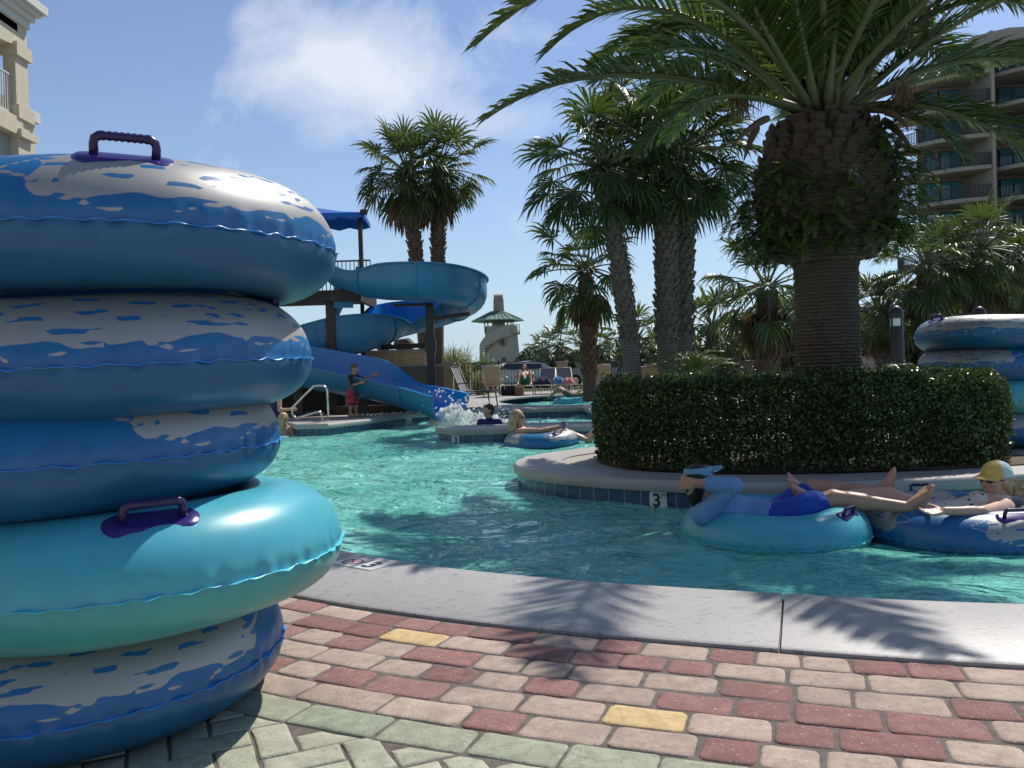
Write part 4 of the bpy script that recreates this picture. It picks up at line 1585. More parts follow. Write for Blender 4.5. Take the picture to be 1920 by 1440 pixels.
# bolted flanges between the moulded sections
for i in (10, 22, 34, 46, 58, 72, 88, 104, 120, 134, 148):
    if i >= n - 1: continue
    t = (cp[i + 1] - cp[i - 1]).normalized()
    mb = MB()
    r0 = ro[i][2:-2]
    c = cp[i] + V((0, 0, 0.5))
    vs = []
    for s_ in (-0.02, 0.02):
        for p in r0: vs.append(p + t * s_)
        for p in r0: vs.append(p + (p - c).normalized() * 0.028 + t * s_)
    m = len(r0); fs = []
    for k in range(m - 1):
        fs += [(m + k, m + k + 1, 3 * m + k + 1, 3 * m + k), (k, k + 1, m + k + 1, m + k), (2 * m + k, 3 * m + k, 3 * m + k + 1, 2 * m + k + 1)]
    mb.add(vs, fs); mb.build('flange', flume_out, fl)


def post(name, x, y, z, w=0.2):
    mb = MB(); mb.box((x, y, z / 2 - 0.05), (w, w, z + 0.1)); mb.box((x, y, 0.02), (w * 1.9, w * 1.9, 0.04)); return mb.build(name, steel_dark, root)


p1 = post('support_post', -2.03, 20.95, 2.72)
mb = MB(); mb.beam((-2.9, 20.6, 2.66), (-2.03, 20.85, 2.68), 0.1, 0.07); mb.build('bracket', steel_dark, p1)
mb = MB(); mb.beam((-1.95, 20.95, 2.33), (-1.05, 21.3, 2.44), 0.12, 0.10); mb.build('bracket', steel_dark, p1)
mb = MB(); mb.beam((-2.1, 20.97, 1.66), (-3.4, 21.9, 1.66), 0.12, 0.12); mb.box((-2.03, 20.95, 1.66), (0.27, 0.27, 0.34)); mb.build('bracket', steel_dark, p1)
p2_ = post('support_post', -4.55, 21.05, 2.95, 0.22)
post('support_post', -5.2, 20.15, 0.75, 0.22)
post('support_post', -3.5, 19.35, 0.34, 0.16)
# rushing water at the exit
mb = MB()
def froth_m():
    m, nt, b = newmat('white_water')
    n = nt.noise(nt.coords('Object'), 7, 5.0, 0.6)
    c = nt.ramp(n, [(0.3, (0.78, 0.86, 0.87)), (0.55, (0.93, 0.95, 0.95))])
    nt.link(c, b.inputs['Base Color']); b.inputs['Roughness'].default_value = 0.55
    nt.link(nt.bump(nt.noise(nt.coords('Object'), 26, 5.0, 0.7), 0.9, 0.06), b.inputs['Normal'])
    t = nt.n.new('ShaderNodeBsdfTranslucent'); t.inputs['Color'].default_value = (0.97, 0.98, 0.98, 1)
    mx = nt.n.new('ShaderNodeMixShader'); mx.inputs[0].default_value = 0.62
    nt.link(b.outputs[0], mx.inputs[1]); nt.link(t.outputs[0], mx.inputs[2]); nt.link(mx.outputs[0], m.node_tree.nodes['Material Output'].inputs[0])
    return m


froth = froth_m()
rnd = random.Random(21)


def foam(name, label, cx, cy, dx, dy, len_, wid, hgt, drops):
    """a tumbling sheet of white water: a lumpy bank with thrown drops"""
    d = V((dx, dy, 0)).normalized(); s_ = V((-d.y, d.x, 0))
    mb = MB(); nx_, ny_ = 44, 26
    vs = []
    for i in range(nx_):
        for j in range(ny_):
            a = i / (nx_ - 1); b = j / (ny_ - 1) * 2 - 1
            env = max(0, 1 - b * b) ** 0.7 * (math.sin(PI * min(1, a * 1.6 + 0.12)) ** 0.8 if a < 0.55 else max(0.0, (1 - a) / 0.45) ** 0.8 * 0.98)
            h = hgt * env * (1 - 0.55 * a) * (0.72 + 0.28 * math.sin(i * 1.1 + 2.3 * math.sin(j * 0.9)) * math.cos(j * 1.3 + i * .4)) + rnd.uniform(-.02, .03) * env
            p = V((cx, cy, WATER_Z - 0.03)) + d * (a * len_) + s_ * (b * wid * (0.65 + 0.5 * a) + rnd.uniform(-.02, .02)); p.z += h
            vs.append(p)
    fs = [(i * ny_ + j, (i + 1) * ny_ + j, (i + 1) * ny_ + j + 1, i * ny_ + j + 1) for i in range(nx_ - 1) for j in range(ny_ - 1)]
    mb.add(vs, fs)
    for k in range(drops):
        a = rnd.random() ** 1.2; p = V((cx, cy, WATER_Z)) + d * (a * len_) + s_ * rnd.gauss(0, wid * 0.5); p.z += hgt * (1 - 0.6 * a) * rnd.uniform(0.5, 1.35)
        r = rnd.uniform(0.008, 0.028); mb.ball(p, (r, r * rnd.uniform(0.7, 1.2), r * rnd.uniform(0.6, 1.1)), nu=6, nv=4)
    o = mb.build(name, froth, smooth=True); tag(o, label, 'splash', kind='stuff')
    return o


foam('slide_splash', 'white water gushing out of the slide mouth into the pool', -1.72, 18.35, 1.25, -0.95, 2.4, 0.55, 0.62, 160)
foam('pool_foam', 'white froth drifting away from the slide mouth past the bather in navy', -1.0, 17.2, 1.2, -0.15, 2.2, 0.6, 0.24, 70)

# ---- tower
root = empty('slide_tower', (-5.3, 22, 0), 'dark slide tower with railed platform under a blue canvas roof', 'slide tower')
mb = MB(); mb.box((-5.35, 22.0, 3.02), (3.1, 2.5, 0.16)); mb.box((-5.35, 20.72, 2.95), (3.2, 0.1, 0.28)); mb.box((-3.78, 22.0, 2.95), (0.1, 2.5, 0.28)); mb.build('platform', dark_wood, root)
for x in (-6.8, -3.70):
    for y in (20.85, 23.15):
        xx = x - (0.42 if y > 22 and x > -5 else 0); z0 = 3.0 if x > -5 and y < 22 else 0.0; z1 = 4.9 if y < 22 else 4.15
        mb = MB(); mb.box((xx, y, (z0 + z1) / 2), (0.10, 0.10, z1 - z0)); mb.build('post', steel_dark, root)


def railing(p0, p1, z, h, gapb, parent, w=0.05, mats=steel_dark, name='railing', r=0.011):
    p0, p1 = V(p0), V(p1); mb = MB(); L = (p1 - p0).length
    for zz in (z + h, z + 0.1): mb.beam((p0.x, p0.y, zz), (p1.x, p1.y, zz), w, w * 0.8)
    k = max(2, int(L / gapb))
    for i in range(k + 1):
        q = p0.lerp(p1, i / k); mb.box((q.x, q.y, z + h / 2), (r * 2, r * 2, h))
    return mb.build(name, mats, parent)


railing((-6.8, 20.78, 0), (-4.9, 20.78, 0), 3.1, 1.05, 0.11, root)
railing((-3.72, 20.95, 0), (-4.1, 22.9, 0), 3.1, 1.0, 0.11, root)
railing((-6.8, 23.15, 0), (-3.86, 23.15, 0), 3.1, 1.05, 0.11, root)
railing((-6.8, 20.8, 0), (-6.8, 23.1, 0), 3.1, 1.05, 0.11, root)
mb = MB(); mb.beam((-3.95, 20.9, 3.1), (-4.4, 20.75, 3.1), 0.05, 0.9); mb.build('gate', flume_out, root)
# canvas roof: four panels with a scalloped valance
mb = MB()
cx, cy, hw, hd, ze, za = -5.45, 20.95, 1.9, 0.80, 4.93, 5.35
ed = []
for (ax, ay), (bx, by) in (((-1, -1), (1, -1)), ((1, -1), (1, 1)), ((1, 1), (-1, 1)), ((-1, 1), (-1, -1))):
    for k in range(14): ed.append((cx + hw * (ax + (bx - ax) * k / 14), cy + hd * (ay + (by - ay) * k / 14)))
m = len(ed)
ca_, sa_ = math.cos(R(4)), math.sin(R(4))
ed = [(cx + (x - cx) * ca_ - (y - cy) * sa_, cy + (x - cx) * sa_ + (y - cy) * ca_) for x, y in ed]
vs = []
for f, g in ((0.04, 0.0), (0.35, -0.05), (0.7, -0.05), (1.0, 0.0)):
    for (x, y) in ed:
        vs.append(V((cx + (x - cx) * f, cy + (y - cy) * f, za + (ze - za) * f + g)))
for k, (x, y) in enumerate(ed): vs.append(V((x, y, ze - 0.10 - 0.04 * abs(math.sin(k * PI / 2 * 1.0 + 0.0)) - 0.03 * (k % 2))))
fs = [(r_ * m + k, r_ * m + (k + 1) % m, (r_ + 1) * m + (k + 1) % m, (r_ + 1) * m + k) for r_ in range(4) for k in range(m)]
fs.append(tuple(range(m)))
mb.add(vs, fs); mb.build('canopy', canvas, root)
mb = MB(); mb.lathe((ed[14][0], ed[14][1], 4.86), [(0.03, 0), (0.09, 0.03), (0.10, 0.12), (0.02, 0.15)], n=10); mb.build('canopy_corner', steel_dark, root)
mb = MB(); P = [at(626, 560, 21.6), at(624, 580, 21.6), at(620, 600, 21.6), at(618, 645, 21.6)]
mb.tube([P[0] + V((0.12, 0, 0.1)), P[0] + V((0.14, 0, -0.2)), P[1] + V((0.1, 0, -0.1)), P[1]], 0.11, n=12)
mb.tube([P[1] + V((0, 0, .12)), P[2], P[3], V((P[3].x, P[3].y, 0))], 0.13, n=12); mb.build('drain_pipe', pvc, root, smooth=True)
# stair stringer and lower bracing behind the stack of tubes
mb = MB(); mb.beam((-6.8, 22.5, 3.0), (-9.6, 23.2, 0.1), 0.9, 0.14); mb.build('stair', dark_wood, root)

# ---- walls, planter, rocks and steps round the slide
def thing_box(name, label, cat, c, size, m, cap=None, capm=None, rot=0.0):
    r_ = empty(name, (c[0], c[1], c[2] - size[2] / 2), label, cat)
    mb = MB(); mb.box(c, size, rot=rot); mb.build('body', m, r_)
    if cap:
        mb = MB(); mb.box((c[0], c[1], c[2] + size[2] / 2 + cap / 2 + 0.002), (size[0] + 0.1, size[1] + 0.1, cap), rot=rot); mb.build('cap', capm or m, r_)
    return r_


thing_box('retaining_wall', 'dark timber retaining wall behind the boy and the pool handrail', 'wall', (-6.2, 22.6, 0.62), (5.2, 0.3, 1.24), dark_wood, 0.06, dark_wood)
thing_box('retaining_wall', 'low olive grey wall with pale cap behind the slide exit', 'wall', (-2.55, 23.6, 0.57), (2.1, 0.28, 1.14), grey_stucco, 0.06, concrete)
thing_box('gate_pillar', 'slim tan pillar at the end of the olive wall', 'pillar', (-1.75, 23.0, 0.59), (0.26, 0.3, 1.18), tan_stucco, 0.05, concrete)
r_ = empty('planter', (-3.3, 25.2, 0), 'wide tan flared planter behind the slide with rocks on its rim', 'planter')
mb = MB(); mb.lathe((-3.4, 25.2, 0), [(0.8, 0), (0.85, 0.7), (1.05, 1.0), (1.42, 1.52), (1.42, 1.62), (1.3, 1.62), (1.2, 1.5)], n=4, ang0=PI / 4); mb.build('bowl', tan_stucco, r_)
mb = MB(); mb.box((-3.4, 25.2, 1.64), (2.06, 2.06, 0.05)); mb.build('rim', concrete, r_)


def rock(name, label, cat, c, rad, seed, m=rock_m, group=None):
    rr = random.Random(seed); bm = bmesh.new(); bmesh.ops.create_icosphere(bm, subdivisions=2, radius=1)
    ks = [(V((rr.gauss(0, 1), rr.gauss(0, 1), rr.gauss(0, 1))).normalized(), rr.uniform(0.55, 0.95)) for _ in range(7)]
    mb = MB(); vs = []
    for v_ in bm.verts:
        p = v_.co.copy()
        for (nn, q) in ks:
            d = p.dot(nn)
            if d > q: p -= nn * (d - q)
        vs.append(V((c[0] + p.x * rad[0], c[1] + p.y * rad[1], c[2] + p.z * rad[2])))
    fs = [tuple(v_.index for v_ in f.verts) for f in bm.faces]; bm.free()
    mb.add(vs, fs); return tag(mb.build(name, m), label, cat, group)


rock('rock', 'brown boulder sitting on the rim of the tan planter', 'rock', (-3.2, 25.0, 1.86), (0.42, 0.35, 0.24), 5)
rock('rock', 'dark boulder beside the larger one on the tan planter rim', 'rock', (-3.85, 25.1, 1.8), (0.26, 0.25, 0.16), 9)
for (p, q, s_) in (((-7.3, 24.0, 1.75), (1.2, 0.5, 0.6), 3), ((-5.9, 24.1, 1.75), (1.1, 0.5, 0.55), 7)):
    rock('rock', ['rugged brown boulder by the white drain pipe under the tower', 'wide brown boulder between the tower posts'][s_ == 3], 'rock', p, q, s_)
thing_box('step', 'upper dark timber step behind the boy', 'step', (-3.1, 20.95, 0.2), (2.2, 0.5, 0.4), dark_wood)
thing_box('step', 'lower dark timber step behind the boy', 'step', (-3.2, 20.4, 0.1), (2.3, 0.45, 0.2), dark_wood)
pebble = mat('white_cobble', (0.52, 0.51, 0.48), rough=0.6, vary=0.2)
rr = random.Random(31)
for k in range(13):
    t = k / 12; x = -3.55 + 1.25 * t + rr.uniform(-.02, .02); y = 18.95 + 0.62 * t + rr.uniform(-.05, .05)
    rock('cobble', 'white cobble in the row edging the ledge behind the boy', 'stone', (x, y, 0.025), (rr.uniform(.04, .075), rr.uniform(.04, .06), rr.uniform(.03, .045)), 50 + k, pebble, 'white cobbles along the ledge')
r_ = empty('pipe', (-4.0, 20.9, 0), 'white plastic pipe lying behind the boy', 'pipe')
mb = MB(); mb.tube([(-4.05, 20.75, 0.52), (-3.3, 20.75, 0.5)], 0.12, n=14); mb.build('run', pvc, r_, smooth=True, sharp=40)
mb = MB(); mb.tube([(-4.22, 20.75, 0.57), (-3.98, 20.75, 0.57)], 0.18, n=14); mb.tube([(-4.1, 20.75, 0.0), (-4.1, 20.75, 0.5)], 0.1, n=10); mb.build('elbow', pvc, r_, smooth=True, sharp=40)

# ---- steel handrail beside the steps
r_ = empty('handrail', (-4.2, 17.6, 0), 'polished steel pool handrail bent down to the water by the two women', 'handrail')
Y0, Y1 = 17.35, 18.0


def H(px, py, Yd): return at(px, py, Yd)


zb = lambda px, Yd: V((at(px, 700, Yd).x, Yd, 0.0))
A = zb(613, Y0)
mb = MB()
pts = [A, A + V((0, 0, 0.5)), A + V((-0.01, 0, 0.66)), A + V((-0.06, 0, 0.73)), A + V((-0.14, 0, 0.75)), A + V((-0.26, 0, 0.745)), A + V((-0.32, 0, 0.71)),
       H(551, 762, Y0), H(548, 770, Y0), H(549, 777, Y0), H(556, 783, Y0), H(575, 778, Y0), H(596, 772, Y0 + .02), H(602, 774, Y0 + .02), H(606, 784, Y0 + .02)]
pts = [pts[0]] + catmull(pts[1:-1], 5) + [V((pts[-1].x, pts[-1].y, 0.0))]
mb.tube(pts, 0.024, n=10); mb.build('rail', steel_pale, r_, smooth=True)
for p in (A, V((pts[-1].x, pts[-1].y, 0))):
    mb = MB(); mb.lathe((p.x, p.y, 0.0), [(0.06, 0.0), (0.055, 0.02), (0.03, 0.03)], n=14); mb.build('flange', steel_pale, r_, smooth=True, sharp=40)
# ================================================================== palms behind, fence, furniture, buildings
def gx(px, Yd, py=700): return at(px, py, Yd).x


def palm_px(name, label, px_base, px_top, py_top, Yd, r0, r1, size, dY=0.0, **kw):
    """palm whose trunk stands at picture column px_base and whose crown heart sits at (px_top, py_top)"""
    b = V((gx(px_base, Yd), Yd, 0)); t = at(px_top, py_top, Yd + dY)
    return fan_palm(name, label, b, t, r0, r1, size, **kw)


TW = 'twin fan palms behind the slide'
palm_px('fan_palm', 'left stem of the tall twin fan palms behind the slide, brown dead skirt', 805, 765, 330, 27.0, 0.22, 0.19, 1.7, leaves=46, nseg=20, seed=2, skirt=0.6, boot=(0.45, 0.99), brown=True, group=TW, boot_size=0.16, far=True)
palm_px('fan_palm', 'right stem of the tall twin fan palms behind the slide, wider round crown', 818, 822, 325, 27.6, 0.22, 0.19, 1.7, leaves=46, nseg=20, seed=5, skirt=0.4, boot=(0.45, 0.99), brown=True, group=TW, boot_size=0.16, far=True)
CG = 'fan palms beyond the hedge'
palm_px('fan_palm', 'leaning fan palm with a slim grey trunk rising from the hedge end', 1190, 1128, 325, 18.2, 0.195, 0.165, 1.75, leaves=42, nseg=24, seed=11, bend=(0.1, 0, 0), boot=(0.28, 0.98), skirt=0.0, group=CG, boot_size=0.145, smooth_to=0.3)
palm_px('fan_palm', 'thickest grey trunked fan palm in front of its twin beyond the hedge', 1250, 1248, 308, 18.8, 0.235, 0.22, 1.95, leaves=46, nseg=26, seed=14, boot=(0.27, 0.98), group=CG, boot_size=0.16, per=11, smooth_to=0.3)
palm_px('fan_palm', 'grey trunked fan palm half hidden just behind the thickest one', 1278, 1282, 290, 19.5, 0.215, 0.20, 1.8, leaves=36, nseg=24, seed=17, boot=(0.27, 0.98), group=CG, boot_size=0.18, smooth_to=0.3)
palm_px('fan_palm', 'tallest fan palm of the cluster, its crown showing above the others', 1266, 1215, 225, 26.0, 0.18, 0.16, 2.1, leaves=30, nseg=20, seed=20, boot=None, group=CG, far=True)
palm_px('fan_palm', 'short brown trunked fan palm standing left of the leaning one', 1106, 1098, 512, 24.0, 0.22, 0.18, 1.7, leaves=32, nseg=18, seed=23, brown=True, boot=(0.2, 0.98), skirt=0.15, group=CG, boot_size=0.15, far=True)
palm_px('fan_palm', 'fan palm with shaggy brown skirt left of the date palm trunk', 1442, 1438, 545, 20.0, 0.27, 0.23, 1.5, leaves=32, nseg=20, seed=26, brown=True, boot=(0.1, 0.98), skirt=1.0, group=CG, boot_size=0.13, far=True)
BG = 'small palms far beyond the fence'
for k, (px, py, Yd, s_, lab) in enumerate(((1335, 618, 32, 1.75, 'low round fan palm far beyond the fence, right of the thick trunks'),
                                          (1195, 640, 38, 1.7, 'small fan palm with tan dead fronds seen between the leaning and thick trunks'),
                                          (1050, 652, 46, 1.5, 'small round fan palm by the watch tower, right of it'),
                                          (1022, 662, 48, 1.3, 'dusky low palm beside the round one near the watch tower'),
                                          (1122, 660, 44, 1.3, 'small fan palm peeping out behind the short brown trunk'),
                                          (1225, 655, 52, 1.5, 'dim distant palm left of the thick trunks'))):
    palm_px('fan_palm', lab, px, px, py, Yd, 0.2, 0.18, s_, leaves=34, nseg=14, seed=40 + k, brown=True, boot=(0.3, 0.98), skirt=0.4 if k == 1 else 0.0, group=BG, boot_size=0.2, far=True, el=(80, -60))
RG = 'fan palms in front of the curved tower block'
for k, (px, tx, py, Yd, s_, br, lab) in enumerate(((1752, 1738, 505, 21.0, 1.3, True, 'fan palm with leaning brown trunk left of the other two by the tower block'),
                                              (1822, 1838, 475, 21.5, 1.45, True, 'biggest fan palm before the tower block, a dying orange frond below'),
                                              (1950, 1940, 515, 22.5, 1.5, True, 'fan palm cut by the picture edge before the tower block'),
                                              (1665, 1650, 590, 22.0, 1.15, False, 'low shaggy fan palm behind the black bollard lamp'))):
    palm_px('fan_palm', lab, px, tx, py, Yd, 0.25, 0.21, s_, leaves=46, nseg=22, seed=60 + k, brown=br, boot=(0.1, 0.98), skirt=0.25, group=RG, boot_size=0.14, far=True, el=(82, -65))


def sago(name, label, px, py, Yd, h, L, nf, seed, group=None, up=(78, 5), leaf=0.22):
    rr = random.Random(seed)
    b = V((gx(px, Yd), Yd, 0)); root = empty(name, b, label, 'palm', group)
    mb = MB(); mb.tube([b, b + V((0, 0, h))], [0.17, 0.14], n=12); tk = mb.build('trunk', trunk_brown, root, smooth=True)
    mb = MB(); boots(mb, [b, b + V((0, 0, h))], lambda t: 0.15, 0.05, 0.98, max(3, int(h / 0.09)), 9, 0.1, rr); mb.build('leaf_base', boot_brown, tk)
    lb = LB(); st = []
    c = b + V((0, 0, h))
    for k in range(nf):
        a = k * 2.39996; e = R(up[0] + (up[1] - up[0]) * k / nf + rr.uniform(-6, 6)); o = V((math.cos(a), math.sin(a), 0)); l = L * rr.uniform(0.85, 1.1)
        feather(lb, st, bez(c, c + o * l * 0.5 * math.cos(e) + V((0, 0, l * 0.6 * math.sin(e))), c + o * l * (0.45 + 0.5 * math.cos(e)) + V((0, 0, l * (0.62 * math.sin(e) - 0.1))), 8), leaf, 26, rr, vee=0.4, base_skip=0.15, r=0.01)
    lb.build('crown', date_m, root)
    mb = MB()
    for cu, r in st: mb.tube(cu, [r * 1.2 - r * k / 9 for k in range(9)], n=4)
    mb.build('leaf_stalk', rach_m, root)
    return root


SG = 'feather leaved low palms'
sago('sago_palm', 'upright feathery palm on a thick stump right of the thick trunks', 1297, 705, 17.5, 0.62, 1.15, 34, 3, SG, up=(82, 32))
sago('sago_palm', 'small bright green sago palm between grey lounger backs', 1360, 700, 19.0, 0.75, 0.62, 26, 4, SG, leaf=0.14)
sago('sago_palm', 'spiky grey green palm beyond the fence left of the watch tower', 893, 690, 38.0, 0.7, 1.7, 30, 5, SG, leaf=0.4)
# tall grasses beyond the fence by the slide
grass_m = leaf_mat('pampas_blade', (0.10, 0.12, 0.05), (0.22, 0.22, 0.12), rough=0.6, trans=0.3)
for k, (px, Yd, wpx, hh, lab) in enumerate(((850, 36.5, 40, 2.3, 'tall tawny ornamental grass clump beyond the fence beside the slide post'), (812, 35.5, 14, 1.9, 'thin ornamental grass clump behind the slide post'),
                                       (902, 35.0, 12, 1.1, 'low arching grass at the fence by the tan chair'))):
    rr = random.Random(70 + k); lb = LB(); x0 = gx(px, Yd)
    for q in range(520 if k == 0 else 200):
        b = V((x0 + rr.gauss(0, wpx / FPX * Yd * 0.4), Yd + rr.gauss(0, 0.4), 0)); a = rr.uniform(0, 6.28); h = hh * rr.uniform(0.5, 1.05)
        o = V((math.cos(a), math.sin(a), 0)) * h * rr.uniform(0.05, 0.4)
        lb.strip([b, b + o * 0.3 + V((0, 0, h * .5)), b + o * 0.75 + V((0, 0, h * .85)), b + o * 1.3 + V((0, 0, h * rr.uniform(.8, 1)))], [0.03, 0.035, 0.025, 0.005], V((-math.sin(a), math.cos(a), 0)))
    root = empty('ornamental_grass', (x0, Yd, 0), lab, 'plant', 'ornamental grasses by the fence'); lb.build('blade', grass_m, root)


def bush(name, label, c, rad, n, seed, m=hedge_m, s=0.07, group=None, square=False):
    rr = random.Random(seed); lv = []; lf = []
    root = empty(name, (c[0], c[1], 0), label, 'shrub', group)
    for k in range(n):
        if square:
            ax = rr.randrange(3); q = [rr.uniform(-1, 1) for _ in range(3)]; q[ax] = rr.choice((-1, 1)) * rr.uniform(0.88, 1.02); d = V(q)
            nrm = V([0, 0, 0]); nrm[ax] = 1 if q[ax] > 0 else -1
        else:
            d = V((rr.gauss(0, 1), rr.gauss(0, 1), rr.gauss(0, 1))).normalized(); nrm = d
            d = d * (rr.random() ** 0.25) * (1 + 0.14 * math.sin(5 * d.x + 3 * d.z + seed))
        p = V((c[0] + d.x * rad[0], c[1] + d.y * rad[1], c[2] + d.z * rad[2]))
        t = (nrm + V((rr.gauss(0, .7), rr.gauss(0, .7), rr.gauss(0, .7)))).normalized(); u_ = t.cross(V((rr.gauss(0, 1), rr.gauss(0, 1), 0.4))).normalized(); w_ = t.cross(u_)
        L = s * rr.uniform(.7, 1.3); i = len(lv)
        lv.extend((p - u_ * L, p + w_ * L * .5, p + u_ * L, p - w_ * L * .5)); lf.append((i, i + 1, i + 2, i + 3))
    mesh_np('foliage', np.array([tuple(p) for p in lv]), np.array(lf), m, root)
    mb = MB()
    for k in range(5): mb.tube([V((c[0] + rr.uniform(-.3, .3) * rad[0], c[1], 0)), V((c[0] + rr.uniform(-.6, .6) * rad[0], c[1] + rr.uniform(-.3, .3) * rad[1], c[2]))], [0.03, 0.012], n=5)
    mb.build('stem', twig_m, root)
    return root


bush('box_hedge', 'small clipped green hedge at the fence left of the grey pool chair', (gx(845, 27), 27, 0.44), (0.52, 0.6, 0.44), 5200, 3, s=0.055, square=True)
TP = 'clipped dark shrubs by the pavilion'
bush('topiary', 'clipped dark round topped shrub left of its pair by the pavilion', (gx(1382, 44), 44, 1.15), (0.62, 0.62, 1.2), 1500, 5, s=0.10, group=TP)
bush('topiary', 'clipped dark round topped shrub right of its pair by the pavilion', (gx(1404, 44), 44, 1.1), (0.6, 0.6, 1.2), 1500, 6, s=0.10, group=TP)
far_leaf = leaf_mat('far_scrub', (0.035, 0.05, 0.02), (0.08, 0.10, 0.045), rough=0.8, trans=0.15)
SCR = 'scrubby trees beyond the fence'
for k, (px, Yd, rx, rz, lab) in enumerate(((1000, 62, 2.4, 1.5, 'hazy grey green scrub right of the watch tower base'), (1160, 60, 3.0, 1.6, 'hazy scrub seen between the short brown and the leaning trunk'),
                                      (1085, 70, 3.0, 1.3, 'faint scrub behind the fence between two small fan palms'), (1620, 34, 2.0, 1.9, 'dark leafy tree behind the date palm trunk, right side'),
                                      (1480, 30, 1.2, 1.9, 'dark leafy shrub left of the date palm trunk'), (1700, 31, 2.2, 1.9, 'dark thicket behind the bollard lamp'), (1830, 30, 2.6, 1.7, 'dark thicket behind the tubes at the picture edge'),
                                      (1900, 33, 2.5, 2.3, 'tall dark thicket below the tower block at the picture edge'), (1310, 50, 2.0, 1.2, 'greyish scrub under the low round fan palm'), (1560, 40, 3.0, 1.8, 'scrub hidden mostly by the date palm trunk'))):
    bush('shrub', lab, (gx(px, Yd), Yd, rz * 0.8), (rx, 1.2, rz), 2600, 80 + k, m=far_leaf, s=0.16, group=SCR)

# ---- black metal pool fence
FB = 'black picket fence lengths round the deck'


def fence(label, p0, p1, h=1.3, postgap=2.4, pick=0.125):
    p0, p1 = V(p0), V(p1); root = empty('picket_fence', p0, label, 'fence', FB)
    d = (p1 - p0); L = d.length
    n = max(1, round(L / postgap)); a = p0
    for k in range(n + 1):
        q = p0.lerp(p1, k / n); mb = MB(); mb.box((q.x, q.y, h / 2 + 0.02), (0.06, 0.06, h + 0.04)); mb.box((q.x, q.y, h + 0.05), (0.075, 0.075, 0.02)); mb.build('post', steel_dark, root)
    for k in range(n):
        a, b = p0.lerp(p1, k / n), p0.lerp(p1, (k + 1) / n); mb = MB()
        for z in (h - 0.03, 0.14): mb.beam((a.x, a.y, z), (b.x, b.y, z), 0.035, 0.035)
        m = max(2, round((b - a).length / pick))
        for i in range(1, m):
            q = a.lerp(b, i / m); mb.box((q.x, q.y, h / 2), (0.024, 0.024, h - 0.12))
        mb.build('picket_panel', steel_dark, root)
    return root


fence('black picket fence behind the loungers, from the slide to the tan pier', (gx(826, 34), 34, 0), (gx(1043, 34.5), 34.5, 0), 1.34)
fence('black picket fence behind the palm trunks, from the tan pier to the hedge palms', (gx(1066, 34.5), 34.5, 0), (gx(1260, 35), 35, 0), 1.34)
fence('black picket fence behind the grey lounger backs left of the date palm', (gx(1330, 35.5), 35.5, 0), (gx(1520, 35), 35, 0), 1.34)
fence('black picket fence between the date palm and the tubes behind the hedge', (gx(1580, 34), 34, 0), (gx(1800, 33), 33, 0), 1.2)
thing_box('fence_pier', 'short tan masonry pier between two fence lengths', 'pillar', (gx(1054, 34.5), 34.5, 0.62), (0.46, 0.4, 1.24), tan_stucco, 0.06, concrete)
thing_box('fence_pier', 'pale pier beside the upright feathery palm', 'pillar', (gx(1319, 31), 31, 0.62), (0.34, 0.34, 1.24), tan_stucco, 0.06, concrete)

# ---- bollard lamps
BL = 'black bollard lamps'


def bollard(label, px, Yd, zbase, ztop, r):
    x = gx(px, Yd); root = empty('bollard_lamp', (x, Yd, zbase), label, 'lamp', BL); H_ = ztop - zbase
    mb = MB(); mb.lathe((x, Yd, zbase), [(r * 1.15, 0), (r * 1.15, 0.04), (r, 0.05), (r, H_ - 0.42), (r * 0.9, H_ - 0.40)], n=22); mb.build('pole', steel_dark, root, smooth=True, sharp=40)
    mb = MB(); mb.lathe((x, Yd, zbase), [(r * 0.88, H_ - 0.41), (r * 0.88, H_ - 0.24)], n=22); mb.build('lens', mat('frosted_lens', (0.62, 0.64, 0.64), rough=0.25, vary=0.05), root, smooth=True, sharp=40)
    mb = MB()
    for k in range(4):
        a = k * PI / 2 + 0.4; mb.box((x + r * 0.92 * math.cos(a), Yd + r * 0.92 * math.sin(a), ztop - 0.325), (0.03, 0.03, 0.19))
    mb.build('cage_bar', steel_dark, root)
    mb = MB(); mb.lathe((x, Yd, zbase), [(r * 1.04, H_ - 0.25)] + [(r * 1.04 * math.cos(a), H_ - 0.20 + 0.2 * math.sin(a)) for a in [k * PI / 16 for k in range(8)]] + [(0.005, H_)], n=22); mb.build('cap', steel_dark, root, smooth=True, sharp=50)


bollard('black bollard lamp on a concrete block beside the date palm trunk', 1683, 16.0, 0.86, 1.98, 0.13)
bollard('black bollard lamp rising behind the uppermost tube by the hedge', 1839, 17.0, 0.75, 1.98, 0.125)
thing_box('lamp_block', 'concrete block under the bollard lamp beside the date palm', 'block', (gx(1687, 16), 16.0, 0.43), (0.36, 0.36, 0.86), concrete)
thing_box('lamp_block', 'concrete block under the bollard lamp behind the tubes', 'block', (gx(1839, 17), 17.0, 0.37), (0.4, 0.4, 0.74), concrete)

# ---- loungers and chairs
tan_sling = mat('tan_sling', (0.36, 0.27, 0.17), rough=0.8, vary=0.08)
grey_sling = mat('grey_sling', (0.20, 0.20, 0.205), rough=0.8, vary=0.08)
frame_m = mat('pale_chair_frame', (0.48, 0.44, 0.38), rough=0.45, vary=0.05)
dark_frame = mat('dark_chair_frame', (0.10, 0.095, 0.09), rough=0.45, vary=0.05)
LG = 'loungers and chairs on the pool deck'


def slab(mb, p, q, w, th, side):
    mb.beam(p, q, w, th, up=V((0, 0, 1)))


